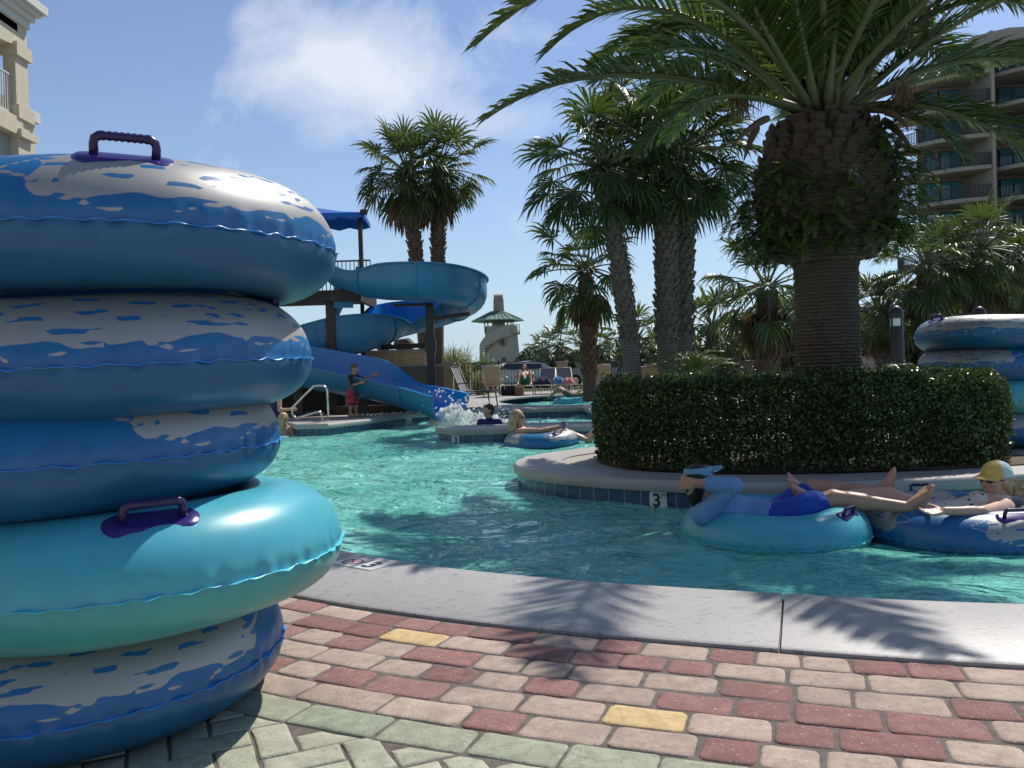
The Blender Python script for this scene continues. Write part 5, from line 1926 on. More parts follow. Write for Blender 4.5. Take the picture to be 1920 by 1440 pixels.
def lounger(label, x, y, rz, sling, fr, back=55, seat_h=0.36, L=1.25, w=0.62, bl=0.78):
    """sling lounger: +x is the foot end, the back rises at the -x end"""
    root = empty('lounger', (0, 0, 0), label, 'lounger', LG)
    mb = MB()
    bx = -L * 0.35; b = R(back)
    e = V((bx - bl * math.cos(b), 0, seat_h + bl * math.sin(b)))
    for s_ in (-1, 1):
        yy = s_ * w / 2
        mb.tube([(L * 0.65, yy, seat_h), (bx, yy, seat_h), (e.x, yy, e.z)], 0.019, n=7)
        mb.tube([(bx - 0.25, yy, seat_h * 0.95), (bx, yy, seat_h)], 0.017, n=6)
        mb.tube([(bx - 0.1, yy, seat_h + 0.22), (bx + 0.42, yy, seat_h + 0.24), (bx + 0.46, yy, seat_h)], 0.016, n=6)
    for xx in (L * 0.65, bx): mb.tube([(xx, -w / 2, seat_h), (xx, w / 2, seat_h)], 0.017, n=6)
    mb.tube([(e.x, -w / 2, e.z), (e.x, w / 2, e.z)], 0.017, n=6)
    mb.build('frame', fr, root, smooth=True)
    for xx in (L * 0.55, bx - 0.2):
        for s_ in (-1, 1):
            mb = MB(); mb.tube([(xx, s_ * w / 2, seat_h), (xx + (0.05 if xx > 0 else -0.08), s_ * w / 2, 0)], 0.018, n=7); mb.build('leg', fr, root, smooth=True)
    mb = MB(); n = 10
    vs = []
    for k in range(n + 1):
        t = k / n; xx = L * 0.63 + (bx - L * 0.63) * t; vs += [(xx, -w * 0.46, seat_h - 0.03 * math.sin(PI * t)), (xx, w * 0.46, seat_h - 0.03 * math.sin(PI * t))]
    for k in range(1, n + 1):
        t = k / n; p = V((bx, 0, seat_h)).lerp(e, t * 0.985); vs += [(p.x - 0.02 * math.sin(PI * t), -w * 0.46, p.z), (p.x - 0.02 * math.sin(PI * t), w * 0.46, p.z)]
    m = len(vs) // 2
    off = V((0.004, 0, 0.012))
    vs2 = [V(p) - off for p in vs]
    fs = [(2 * k, 2 * k + 1, 2 * k + 3, 2 * k + 2) for k in range(m - 1)]
    mb.add([V(p) for p in vs] + vs2, fs + [tuple(i + 2 * m for i in f[::-1]) for f in fs] + [(2 * k, 2 * k + 2, 2 * m + 2 * k + 2, 2 * m + 2 * k) for k in range(m - 1)] + [(2 * k + 1, 2 * m + 2 * k + 1, 2 * m + 2 * k + 3, 2 * k + 3) for k in range(m - 1)])
    mb.build('sling', sling, root, smooth=True, sharp=50)
    root.location = V((x, y, 0)); root.rotation_euler = (0, 0, R(rz))
    return root


lounger('grey sling chair at the water edge beside the slide mouth, seen from its side', gx(890, 22.3), 22.3, -18, grey_sling, dark_frame, back=68, L=0.85, bl=0.72, seat_h=0.42)
lounger('tan sling chair under the person in a cap, its back toward the pool', gx(926, 31.2), 31.4, 82, tan_sling, frame_m, back=66, L=0.9, bl=0.8, seat_h=0.42)
lounger('pale lounger under the bather with raised knees and green shorts', gx(984, 33), 32.7, -92, tan_sling, frame_m, back=42)
lounger('grey backed lounger heaped with dark towels next to the raised knees', gx(1022, 33), 32.8, -100, grey_sling, frame_m, back=58)
lounger('grey backed lounger with blue and pink towels beside the short brown palm', gx(1062, 33), 32.8, -84, grey_sling, frame_m, back=58)
lounger('tan lounger back behind the left end of the hedge, next to the brown palm', gx(1126, 32.8), 32.8, 90, tan_sling, frame_m, back=70)
lounger('low tan lounger back between the leaning and the thick palm trunks', gx(1188, 33), 33.0, 92, tan_sling, frame_m, back=50)
lounger('tan lounger with a pale blue towel beside the thick palm trunk', gx(1219, 33), 33.0, 88, tan_sling, frame_m, back=62)
lounger('low grey lounger back left of the small sago palm', gx(1343, 33), 33.0, 90, grey_sling, dark_frame, back=44)
lounger('grey lounger back just right of the small sago palm', gx(1388, 32.5), 32.5, 95, grey_sling, dark_frame, back=66)
lounger('steep grey lounger back nearest the date palm on its left', gx(1420, 31), 31.0, 97, grey_sling, dark_frame, back=70)
lounger('grey lounger back just right of the date palm trunk', gx(1608, 29), 29.0, 97, grey_sling, dark_frame, back=68)
lounger('pale sunlit lounger back left of the bollard lamp block', gx(1658, 27), 27.0, 80, mat('cream_sling', (0.5, 0.46, 0.4), rough=0.8), frame_m, back=52)


def towel(label, px, py, Yd, col, w, d, h, seed, rz=0, name='towel', cat='towel'):
    rr = random.Random(seed); c = at(px, py, Yd); nx_, ny_ = 16, 12; vs = []
    for i in range(nx_):
        for j in range(ny_):
            a, b = i / (nx_ - 1) - .5, j / (ny_ - 1) - .5
            env = (1 - (2 * a) ** 4) * (1 - (2 * b) ** 4)
            vs.append(V((c.x + a * w + rr.uniform(-.01, .01), c.y + b * d, c.z - h * 0.5 + env * h * (0.75 + .3 * math.sin(i * 1.3 + seed) * math.cos(j * 1.1)))))
    n0 = len(vs); fs = [(i * ny_ + j, (i + 1) * ny_ + j, (i + 1) * ny_ + j + 1, i * ny_ + j + 1) for i in range(nx_ - 1) for j in range(ny_ - 1)]
    vs += [p - V((0, 0, 0.02)) for p in vs]; fs += [tuple(n0 + q for q in f[::-1]) for f in fs]
    mb = MB(); mb.add(vs, fs)
    return tag(mb.build(name, mat(label.split()[0] + '_towelling', col, rough=0.95, vary=0.25, vscale=9), smooth=True), label, cat, 'towels and bags on the loungers')


towel('dark heap of clothes on the grey lounger beside the raised knees', 1017, 713, 32.6, (0.03, 0.03, 0.06), 0.8, 0.5, 0.3, 3)
towel('blue towel heaped on the grey lounger next to the pink one', 1047, 712, 32.5, (0.07, 0.22, 0.42), 0.42, 0.4, 0.28, 4)
towel('pink patterned towel hanging over the lounger foot by the brown palm', 1065, 713, 32.2, (0.50, 0.20, 0.19), 0.5, 0.45, 0.25, 5)
towel('pale blue towel hung over the tan lounger by the thick trunk', 1221, 690, 32.7, (0.30, 0.45, 0.5), 0.22, 0.1, 0.4, 6)


def bag(label, px, py, Yd, size, col):
    c = at(px, py, Yd); root = empty('beach_bag', (c.x, c.y, 0), label, 'bag', 'towels and bags on the loungers'); w, d, h = size
    mb = MB(); prof = [(0.42, 0), (0.5, 0.08), (0.52, 0.5), (0.47, 0.95), (0.44, 1.0)]
    vs = []; n = 20
    for (s_, z) in prof:
        for k in range(n):
            a = 2 * PI * k / n; ca, sa = math.cos(a), math.sin(a)
            vs.append(V((c.x + w * s_ * math.copysign(abs(ca) ** 0.5, ca), c.y + d * s_ * math.copysign(abs(sa) ** 0.5, sa), h * z)))
    fs = [(r_ * n + k, r_ * n + (k + 1) % n, (r_ + 1) * n + (k + 1) % n, (r_ + 1) * n + k) for r_ in range(4) for k in range(n)] + [tuple(range(n - 1, -1, -1)), tuple(range(4 * n, 5 * n))]
    m = mat(label.split()[0] + '_bag', col, rough=0.85, vary=0.2); mb.add(vs, fs); mb.build('body', m, root, smooth=True, sharp=50)
    for s_ in (-1, 1):
        mb = MB(); mb.tube([(c.x - w * .25, c.y + s_ * d * .4, h * .9), (c.x - w * .18, c.y + s_ * d * .42, h * 1.3), (c.x + w * .18, c.y + s_ * d * .42, h * 1.3), (c.x + w * .25, c.y + s_ * d * .4, h * .9)], 0.014, n=6); mb.build('handle', m, root, smooth=True)


bag('black beach bag on the deck between the tan chair and the raised knees', 954, 735, 32.0, (0.62, 0.3, 0.38), (0.02, 0.02, 0.024))
bag('brown beach bag under the foot of the lounger with raised knees', 974, 736, 31.6, (0.34, 0.25, 0.32), (0.20, 0.095, 0.05))

# ---- watch tower
cream = mat('cream_stucco', (0.46, 0.42, 0.34), rough=0.9, vary=0.08, bump=0.15)
cream_b = mat('weathered_cap_stucco', (0.34, 0.29, 0.22), rough=0.9, vary=0.25, vscale=1.5)
green_roof = mat('green_metal_roof', (0.10, 0.20, 0.15), rough=0.5, vary=0.12)
dark_glass = mat('dark_window_glass', (0.03, 0.04, 0.05), rough=0.12, vary=0.1)
TY = 62.0
tx = gx(936, TY); sc_ = TY / FPX


def TZ(py): return at(936, py, TY).z


root = empty('watch_tower', (tx, TY, 0), 'cream watch tower with a green roof and an outside winding stair', 'tower')
mb = MB(); mb.lathe((tx + 0.25, TY, 0), [(1.55, 0), (1.3, TZ(625)), (1.28, TZ(612))], n=8, ang0=PI / 8); mb.build('shaft', cream, root)
mb = MB(); mb.lathe((tx + 0.05, TY, 0), [(0.62, TZ(625)), (0.58, TZ(598)), (0.55, TZ(585))], n=4, ang0=PI / 4 + 0.2); mb.build('core', cream, root)
mb = MB(); mb.lathe((tx + 0.1, TY, 0), [(0.50, TZ(592)), (0.46, TZ(562)), (0.42, TZ(560))], n=4, ang0=PI / 4 + 0.2)
ch = mb.build('chimney', cream_b, root)
mb = MB(); mb.tube([(tx - 0.24, TY, TZ(560)), (tx + 0.44, TY, TZ(560))], 0.33, n=16); mb.build('chimney_cap', cream_b, ch, smooth=True, sharp=40)
mb = MB(); rr = 1.98
mb.lathe((tx, TY, 0), [(rr, TZ(603)), (rr, TZ(601)), (0.45, TZ(584)), (0.3, TZ(583))], n=6, ang0=0.1)
rf = mb.build('roof', green_roof, root)
for k in range(30):
    a = 2 * PI * k / 30; rk = rr * math.cos(PI / 6) / max(math.cos(((a - 0.1) % (PI / 3)) - PI / 6), 0.5)
    mb = MB() if k == 0 else mb
    mb.beam((tx + rk * math.cos(a), TY + rk * math.sin(a), TZ(600.5)), (tx + 0.5 * math.cos(a), TY + 0.5 * math.sin(a), TZ(584)), 0.04, 0.05)
mb.build('roof_seam', green_roof, rf)
for k, (dx, dy) in enumerate(((-0.95, -.6), (-0.75, .5), (-0.1, -1.0), (0.75, -.75), (1.15, -.1), (1.0, .6))):
    mb = MB(); mb.box((tx + dx, TY + dy, (TZ(625) + TZ(601)) / 2), (0.09, 0.09, TZ(601) - TZ(625))); mb.build('post', mat('green_post', (0.10, 0.15, 0.13), rough=0.6), root)
mb = MB(); mb.box((tx + 0.9, TY - 0.3, TZ(626)), (1.5, 1.9, 0.12)); bal = mb.build('balcony', cream, root)
railing((tx + 0.3, TY - 1.2, 0), (tx + 1.6, TY - 1.2, 0), TZ(625), 0.55, 0.12, bal, 0.05, mat('white_rail', (0.55, 0.55, 0.52), rough=0.6), r=0.015)
railing((tx + 1.6, TY - 1.2, 0), (tx + 1.6, TY + 0.6, 0), TZ(625), 0.55, 0.12, bal, 0.05, bpy.data.materials['white_rail'], r=0.015)
mb = MB(); N_ = 16; vs = []
for k in range(N_ + 1):                                   # winding parapet of the stair
    t = k / N_; a = R(-60 - 150 * t); r_o = 1.62 - 0.05 * t; zt = TZ(611) - (TZ(611) - TZ(668)) * t ** 1.4
    for (r_, z) in ((r_o, zt), (r_o - 0.14, zt), (r_o - 0.14, zt - 0.75), (r_o, zt - 0.75)): vs.append(V((tx + 0.15 + r_ * math.cos(a), TY + r_ * math.sin(a), z)))
fs = [(4 * k + q, 4 * k + (q + 1) % 4, 4 * k + 4 + (q + 1) % 4, 4 * k + 4 + q) for k in range(N_) for q in range(4)] + [(0, 1, 2, 3), (4 * N_ + 3, 4 * N_ + 2, 4 * N_ + 1, 4 * N_)]
mb.add(vs, fs)
for k in range(N_):
    t = k / N_; a = R(-60 - 150 * t); zt = TZ(611) - (TZ(611) - TZ(668)) * t ** 1.4 - 0.75
    mb.box((tx + 0.15 + 1.38 * math.cos(a), TY + 1.38 * math.sin(a), zt), (0.42, 0.34, 0.1), rot=a)
mb.build('stair', cream, root)
for (px, py, w, h) in ((942.5, 642, 0.22, 0.44), (945, 674, 0.26, 0.28)):
    p = at(px, py, TY - 1.36); mb = MB(); mb.box(p, (w, 0.3, h)); mb.build('window', dark_glass, root)

# ---- pavilion far behind
PY_ = 46.0
root = empty('pavilion', (gx(1420, PY_), PY_, 0), 'low tan pavilion with a shallow tiled roof behind the shaggy palm', 'building')
x0, x1 = gx(1362, PY_), gx(1470, PY_); zt = at(1400, 627, PY_).z; zb_ = at(1400, 643, PY_).z
mb = MB(); mb.box(((x0 + x1) / 2, PY_, (zt + zb_) / 2), (x1 - x0, 1.0, zt - zb_)); mb.build('lintel', tan_stucco, root)
for px in (1368, 1412, 1450):
    mb = MB(); mb.box((gx(px, PY_), PY_, zb_ / 2), (0.45, 0.6, zb_)); mb.build('pillar', tan_stucco, root)
xr = gx(1440, PY_); ze_ = at(1400, 601, PY_).z; za_ = at(1400, 584, PY_).z
mb = MB(); hw = 1.7; mb.lathe((xr, PY_ + 1, 0), [(hw * 1.41, ze_), (hw * 1.41, ze_ + 0.08), (0.1, za_ + 0.15)], n=4, ang0=PI / 4); mb.build('roof', mat('roof_tile', (0.25, 0.21, 0.18), rough=0.85, vary=0.25, vscale=4), root)
mb = MB(); mb.box((xr, PY_ + 1, ze_ / 2), (2.2, 2.2, ze_)); mb.build('wall', tan_stucco, root)

# ---- curved tower block
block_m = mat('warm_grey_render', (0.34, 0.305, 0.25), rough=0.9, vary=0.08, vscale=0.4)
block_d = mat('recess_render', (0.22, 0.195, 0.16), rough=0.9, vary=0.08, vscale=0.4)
rail_dark = mat('balcony_rail', (0.035, 0.032, 0.032), rough=0.6, vary=0.1)
teal_glass = mat('teal_window_glass', (0.03, 0.20, 0.22), rough=0.08, vary=0.3, vscale=0.2, spec=0.8)
TB_Y = 76.0
bx = gx(1836, TB_Y)
root = empty('tower_block', (bx, TB_Y, 0), 'tall warm grey apartment block with wavy balconies and teal windows', 'building')
FLH = 57.0 / FPX * TB_Y
z0_ = at(1833, 268, TB_Y).z
zs = [z0_ + FLH * k for k in range(-7, 5)]
# slab outline of each bay in plan (x across, y toward the lens negative), swept as a smooth curve
bayA = catmull([(-5.7, 3.2), (-5.75, 1.6), (-5.2, 0.2), (-3.9, -1.3), (-2.2, -2.4), (-0.2, -3.0)], 6)
bayB = catmull([(0.2, 0.2), (1.0, -1.6), (2.2, -3.1), (3.8, -4.1), (5.4, -4.4), (7.0, -4.3)], 6)
bayC = catmull([(7.3, -0.9), (8.5, -2.4), (10, -3.4), (12, -3.8), (14, -3.6)], 6)
wallp = [(-4.6, 3.4), (-4.4, 1.8), (-2.9, 0.9), (0, 0.6), (7, 0.2), (14, -0.4), (14, 12), (-4.6, 12)]
TOPA, TOPB = zs[9] , zs[10]
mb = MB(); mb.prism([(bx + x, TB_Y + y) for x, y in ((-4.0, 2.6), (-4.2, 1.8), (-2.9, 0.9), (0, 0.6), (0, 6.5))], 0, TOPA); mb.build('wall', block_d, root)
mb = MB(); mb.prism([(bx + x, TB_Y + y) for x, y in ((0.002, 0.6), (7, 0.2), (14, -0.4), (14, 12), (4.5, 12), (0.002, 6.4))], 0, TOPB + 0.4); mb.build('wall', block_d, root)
for x, yf in ((0.0, -3.1), (7.15, -4.4)):
    mb = MB(); mb.box((bx + x, TB_Y + yf / 2 + 0.6, (TOPB + 0.6) / 2), (0.28, abs(yf) + 1.2, TOPB + 0.6)); mb.build('fin_wall', block_m, root)
for z in zs:
    if z < 0.5: continue
    for bay, close in ((bayA, [(0, 1.5), (-5.0, 3.6)]), (bayB, [(7.0, 1.2), (0.2, 1.2)]), (bayC, [(14, 1.0), (7.3, 1.0)])):
        if z > (TOPA if bay is bayA else TOPB) + 0.01: continue
        poly = [(bx + p.x, TB_Y + p.y) for p in bay] + [(bx + x, TB_Y + y) for x, y in close]
        mb = MB(); mb.prism(poly[::-1], z - 0.22, z + 0.12); sl_ = mb.build('balcony', block_m, root)
        top = z >= (TOPA if bay is bayA else TOPB) - 0.01
        if not top:
            mb = MB(); P = resample([V((bx + p.x, TB_Y + p.y, 0)) for p in bay], 0.16)
            P = [p + V((0, 0.12, 0)) for p in P]
            for a, b in zip(P[:-1], P[1:]): mb.beam((a.x, a.y, z + 1.22), (b.x, b.y, z + 1.22), 0.07, 0.06); mb.beam((a.x, a.y, z + 0.24), (b.x, b.y, z + 0.24), 0.05, 0.05)
            for p in P: mb.box((p.x, p.y, z + 0.7), (0.055, 0.055, 1.05))
            mb.build('railing', rail_dark, sl_)
    for (xc, w, yy) in ((-1.9, 1.9, 0.72), (-3.5, 1.0, 1.18), (3.6, 2.4, 0.32), (6.0, 1.4, 0.2), (10, 2.4, -0.1)):
        if z >= (TOPA if xc < 0 else TOPB) - 0.01: continue
        mb = MB(); mb.box((bx + xc, TB_Y + yy, z + 1.22), (w, 0.34, 2.1)); fr = mb.build('window', rail_dark, root)
        for s_ in (-1, 1):
            mb = MB(); mb.box((bx + xc + s_ * w / 4, TB_Y + yy - 0.17, z + 1.22), (w / 2 - 0.12, 0.05, 1.92)); mb.build('pane', teal_glass, fr)
mb = MB(); mb.prism([(bx - 5.2, TB_Y + 2.0), (bx - 4.6, TB_Y + .3), (bx - 3.0, TB_Y - .6), (bx - 0.15, TB_Y - 1.0), (bx - 0.15, TB_Y + 6)], TOPA + 0.125, TOPA + 1.3); mb.build('parapet', block_m, root)
mb = MB(); mb.prism([(bx + 0.15, TB_Y + .2), (bx + 2.4, TB_Y - 1.6), (bx + 14, TB_Y - 2.4), (bx + 14, TB_Y + 10), (bx + 3.5, TB_Y + 10), (bx + 0.15, TB_Y + 6)], TOPB + 0.41, TOPB + 1.4); mb.build('parapet', block_m, root)

# ---- cream condominium corner at the upper left
ivory = mat('ivory_render', (0.52, 0.46, 0.34), rough=0.9, vary=0.05)
white_trim = mat('white_trim', (0.55, 0.54, 0.50), rough=0.7, vary=0.03)
siding = mat('grey_siding', (0.30, 0.31, 0.27), rough=0.8, vary=0.05)
LX, LY = gx(74, 22.0), 22.0            # far corner of the facade, which runs back toward the lens
root = empty('condominium', (LX, LY, 0), 'cream condominium corner with an arched balcony at the upper left', 'building')


def LZ(py): return at(74, py, LY).z


Zc, Zf, Za = LZ(55), LZ(228), LZ(98)
# corner column and far side wall
mb = MB(); mb.box((LX - 0.16, LY - 0.28, Zc / 2), (0.32, 0.56, Zc)); mb.build('corner_column', ivory, root)
mb = MB(); mb.box((LX - 0.14, LY - 0.27, Za - 0.1), (0.46, 0.68, 0.34)); mb.build('column_capital', ivory, root)
mb = MB(); mb.box((LX - 0.14, LY - 0.27, Zf + 0.1), (0.46, 0.7, 0.34)); mb.build('column_band', ivory, root)
mb = MB(); mb.box((LX - 0.12, LY - 0.26, Zf - 0.45), (0.5, 0.72, 0.2)); mb.build('column_band', ivory, root)
# facade above the arch, built as a strip that follows the arch curve
span0, span1 = LY - 0.56, LY - 4.1
vs = []; n = 24
for k in range(n + 1):
    t = k / n; y = span0 + (span1 - span0) * t
    zz = Za + (Zc - 0.75 - Za) * math.sin(PI * t) ** 0.75
    for xx in (0.0, -0.32): vs += [V((LX + xx, y, zz)), V((LX + xx, y, Zc))]
fs = []
for k in range(n):
    a, b = 4 * k, 4 * k + 4
    fs += [(a, a + 1, b + 1, b), (a + 2, b + 2, b + 3, a + 3), (a, b, b + 2, a + 2)]
mb = MB(); mb.add(vs, fs); mb.build('arch', ivory, root)
mb = MB(); mb.box((LX - 0.16, span1 - 0.6, Zc / 2), (0.32, 1.2, Zc)); mb.box((LX - 0.16, span1 - 18.0, Zc / 2), (0.32, 33.6, Zc)); mb.build('wall', ivory, root)  # longer box extends the facade out of view to block sky light
# cornice, stepped
for k, (o, z, h) in enumerate(((0.06, Zc, 0.22), (0.16, Zc + 0.221, 0.16), (0.28, Zc + 0.382, 0.10), (0.40, Zc + 0.483, 0.22))):
    mb = MB(); mb.box((LX - 2.0 + o, LY - 19 + o * 0.9, z + h / 2), (4.0, 38.0, h)); mb.build('cornice', white_trim, root)  # lengthened out of view with the wall, to cut sky light
# balcony recess: floor, back wall, ceiling, railing
mb = MB(); mb.box((LX - 1.4, LY - 3.2, Zf - 0.28), (2.9, 5.6, 0.46)); mb.build('balcony_floor', ivory, root)
mb = MB(); mb.box((LX - 2.9, LY - 3.2, (Zf + Zc) / 2), (0.2, 6.4, Zc - Zf)); mb.box((LX - 1.4, LY - 3.2, Zc - 0.12), (2.8, 5.6, 0.2)); bw_ = mb.build('balcony_wall', ivory, root)
for y in (LY - 1.6, LY - 3.6):
    mb = MB(); mb.box((LX - 2.78, y, Zf + 1.05), (0.1, 1.3, 2.1)); mb.build('window', dark_glass, bw_)
railing((LX - 0.12, span0, 0), (LX - 0.12, span1, 0), Zf - 0.05, 1.08, 0.10, root, 0.05, white_trim, r=0.012)
for k in range(1, 4):
    mb = MB(); y = span0 + (span1 - span0) * k / 4; mb.box((LX - 0.12, y, Zf + 0.5), (0.05, 0.05, 1.1)); mb.build('railing_post', white_trim, root)
mb = MB(); mb.box((LX - 1.55, LY - 3.2, (Zf - 0.5) / 2), (2.7, 5.6, Zf - 0.52)); mb.build('siding', siding, root)
rx_ = gx(79, 24.0)
mb = MB(); mb.box((rx_ - 1.2, LY + 1.3, LZ(186) / 2), (2.4, 1.6, LZ(186))); mb.build('rear_wing', ivory, root)
mb = MB(); mb.box((rx_ - 1.1, LY + 1.3, LZ(186) + 0.16), (2.5, 1.7, 0.3)); mb.build('rear_cornice', white_trim, root)

# ---- parked cars and the far shore beyond the fence
car_white = mat('white_car_paint', (0.62, 0.62, 0.61), rough=0.25, vary=0.02, coat=0.6)
rubber = mat('tyre_rubber', (0.02, 0.02, 0.022), rough=0.8)


def car(label, px, Yd, rz, m):
    root = empty('parked_car', (0, 0, 0), label, 'car', 'cars parked beyond the fence')
    prof = [(-2.15, .35), (-2.2, .62), (-2.1, .88), (-1.25, .98), (-.55, 1.40), (.75, 1.46), (1.55, 1.30), (2.05, .98), (2.18, .75), (2.15, .38)]
    mb = MB(); n = len(prof); vs = []
    for y, k in ((-.86, 0.0), (-.80, 0.05), (.80, 0.05), (.86, 0.0)):
        for x, z in prof:
            t = max(0, (z - .95) / .5); yy = y * (1 - .2 * t); vs.append(V((x, yy, z + (0.02 if abs(y) < .82 else 0))))
    fs = [(r_ * n + k, r_ * n + (k + 1) % n, (r_ + 1) * n + (k + 1) % n, (r_ + 1) * n + k) for r_ in range(3) for k in range(n)] + [tuple(range(n - 1, -1, -1)), tuple(3 * n + k for k in range(n))]
    mb.add(vs, fs); mb.build('body', m, root, smooth=True, sharp=35)
    for s_ in (-1, 1):
        mb = MB(); mb.add([V((-1.05, s_ * .835, 1.02)), V((1.45, s_ * .835, 1.04)), V((1.3, s_ * .76, 1.30)), (V((-.5, s_ * .735, 1.36)))], [(0, 1, 2, 3)]); mb.build('window', dark_glass, root)
        for x in (-1.35, 1.35):
            mb = MB(); ax = Matrix(((1, 0, 0), (0, 0, 1), (0, -1, 0))); mb.lathe((x, s_ * .80, .33), [(.2, -.1), (.31, -.1), (.33, -.06), (.33, .06), (.31, .1), (.2, .1)], n=18, axis=ax); w = mb.build('wheel', rubber, root, smooth=True, sharp=40)
            mb = MB(); mb.lathe((x, s_ * .80, .33), [(.19, -.105), (.19, .105)], n=14, axis=ax); mb.build('rim', steel_pale, w)
    root.location = (gx(px, Yd), Yd, 0); root.rotation_euler = (0, 0, R(rz))


car('white parked car beyond the fence, seen between the tan chair and the raised knees', 965, 45, 8, car_white)
car('white parked car beyond the fence, behind the towel heaped loungers', 1035, 47, -6, car_white)
car('silver parked car beyond the fence right of the short brown palm', 1150, 49, 3, mat('silver_car_paint', (0.35, 0.38, 0.42), rough=0.3, vary=0.02, coat=0.6))
hill_m = mat('far_shore', (0.11, 0.14, 0.13), rough=1.0, vary=0.3, vscale=0.02)
mb = MB(); vs = []; rr = random.Random(77); n = 160
for k in range(n + 1):
    x = -420 + 840 * k / n; h = 7 + 4 * math.sin(k * .21) + 2.5 * math.sin(k * .63 + 1) + rr.uniform(-.8, .8)
    vs += [V((x, 560, -1)), V((x, 575, h)), V((x, 640, -1))]
mb.add(vs, [(3 * k + q, 3 * k + 3 + q, 3 * k + 4 + q, 3 * k + 1 + q) for k in range(n) for q in range(2)])
tag(mb.build('hills', hill_m, smooth=True), kind='structure')
# ================================================================== people
def skin_mat(name, col):
    m, nt, b = newmat(name)
    n = nt.noise(nt.coords('Object'), 14, 4.0)
    c = nt.ramp(n, [(0.3, tuple(x * 0.9 for x in col)), (0.7, tuple(x * 1.08 for x in col))])
    nt.link(c, b.inputs['Base Color']); b.inputs['Roughness'].default_value = 0.45
    b.inputs['Subsurface Weight'].default_value = 0.12; b.inputs['Subsurface Radius'].default_value = (0.012, 0.005, 0.003)
    return m


skin_a = skin_mat('skin_tanned', (0.46, 0.25, 0.165))
skin_b = skin_mat('skin_fair', (0.56, 0.33, 0.24))
skin_c = skin_mat('skin_deep_tan', (0.34, 0.175, 0.11))
eye_w = mat('eye', (0.5, 0.48, 0.45), rough=0.2, vary=0.0)


def cloth(name, col, vary=0.12, vscale=5.0, bump=0.35):
    m, nt, b = newmat(name)
    oc = nt.coords('Object')
    n = nt.noise(oc, vscale, 4.0)
    c = nt.ramp(n, [(0.3, tuple(x * (1 - vary) for x in col)), (0.7, tuple(min(1, x * (1 + vary)) for x in col))])
    nt.link(c, b.inputs['Base Color']); b.inputs['Roughness'].default_value = 0.85
    b.inputs['Sheen Weight'].default_value = 0.1
    w = nt.noise(nt.coords('Object', (9, 9, 9)), 1.6, 3.0, 0.5, 1.6)
    nt.link(nt.bump(w, bump, 0.05), b.inputs['Normal'])
    return m


def remesh(mb, name, m, parent, voxel, smooth=4, factor=0.5):
    """melt the collected shapes into one continuous surface"""
    ob = mb.build(name, m, parent, smooth=True)
    md = ob.modifiers.new('r', 'REMESH'); md.mode = 'VOXEL'; md.voxel_size = voxel
    sm = ob.modifiers.new('s', 'SMOOTH'); sm.iterations = smooth; sm.factor = factor
    bpy.context.view_layer.update()
    me = bpy.data.meshes.new_from_object(ob.evaluated_get(bpy.context.evaluated_depsgraph_get()))
    ob.modifiers.clear()
    old = ob.data; ob.data = me; bpy.data.meshes.remove(old); me.name = name
    me.polygons.foreach_set('use_smooth', [True] * len(me.polygons))
    if not me.materials: me.materials.append(m)
    return ob


def frame(f, u):
    f = V(f).normalized(); l = V(u).cross(f).normalized(); u = f.cross(l).normalized()
    return f, l, u


def head(mb, c, f, u, s=1.0, neck=None, ears=True):
    """skull, jaw, brow, nose, lips, chin and ears; f is where the face looks, u the top of the head"""
    c = V(c); f, l, u = frame(f, u)
    m = Matrix((f, l, u)).transposed()

    def P(a, b, d): return c + (f * a + l * b + u * d) * s
    mb.ball(P(-0.012, 0, 0.028), (0.097 * s, 0.077 * s, 0.090 * s), m, 20, 14)
    mb.ball(P(0.022, 0, -0.035), (0.066 * s, 0.062 * s, 0.072 * s), m, 18, 12)
    mb.ball(P(0.048, 0, -0.092), (0.030 * s, 0.033 * s, 0.024 * s), m)
    mb.capsule(P(0.072, -0.03, 0.032), P(0.072, 0.03, 0.032), 0.014 * s, 0.014 * s)
    mb.capsule(P(0.084, 0, 0.018), P(0.106, 0, -0.022), 0.008 * s, 0.013 * s)
    mb.ball(P(0.088, 0.012, -0.026), 0.009 * s); mb.ball(P(0.088, -0.012, -0.026), 0.009 * s)
    mb.ball(P(0.078, 0, -0.052), (0.012 * s, 0.024 * s, 0.007 * s), m); mb.ball(P(0.076, 0, -0.063), (0.012 * s, 0.021 * s, 0.008 * s), m)
    for q in (-1, 1):
        mb.ball(P(0.058, 0.042 * q, -0.016), (0.026 * s, 0.022 * s, 0.022 * s), m)
        if ears: mb.ball(P(-0.012, 0.078 * q, -0.008), (0.020 * s, 0.010 * s, 0.032 * s), m)
    if neck is not None: mb.capsule(P(-0.018, 0, -0.06), V(neck), 0.050 * s, 0.058 * s)
    return P


def eyes(P, s, parent):
    for q in (-1, 1):
        mb = MB(); mb.ball(P(0.078, 0.031 * q, 0.010), (0.012 * s, 0.013 * s, 0.010 * s), None, 10, 7); mb.build('eye', eye_w, parent, smooth=True)


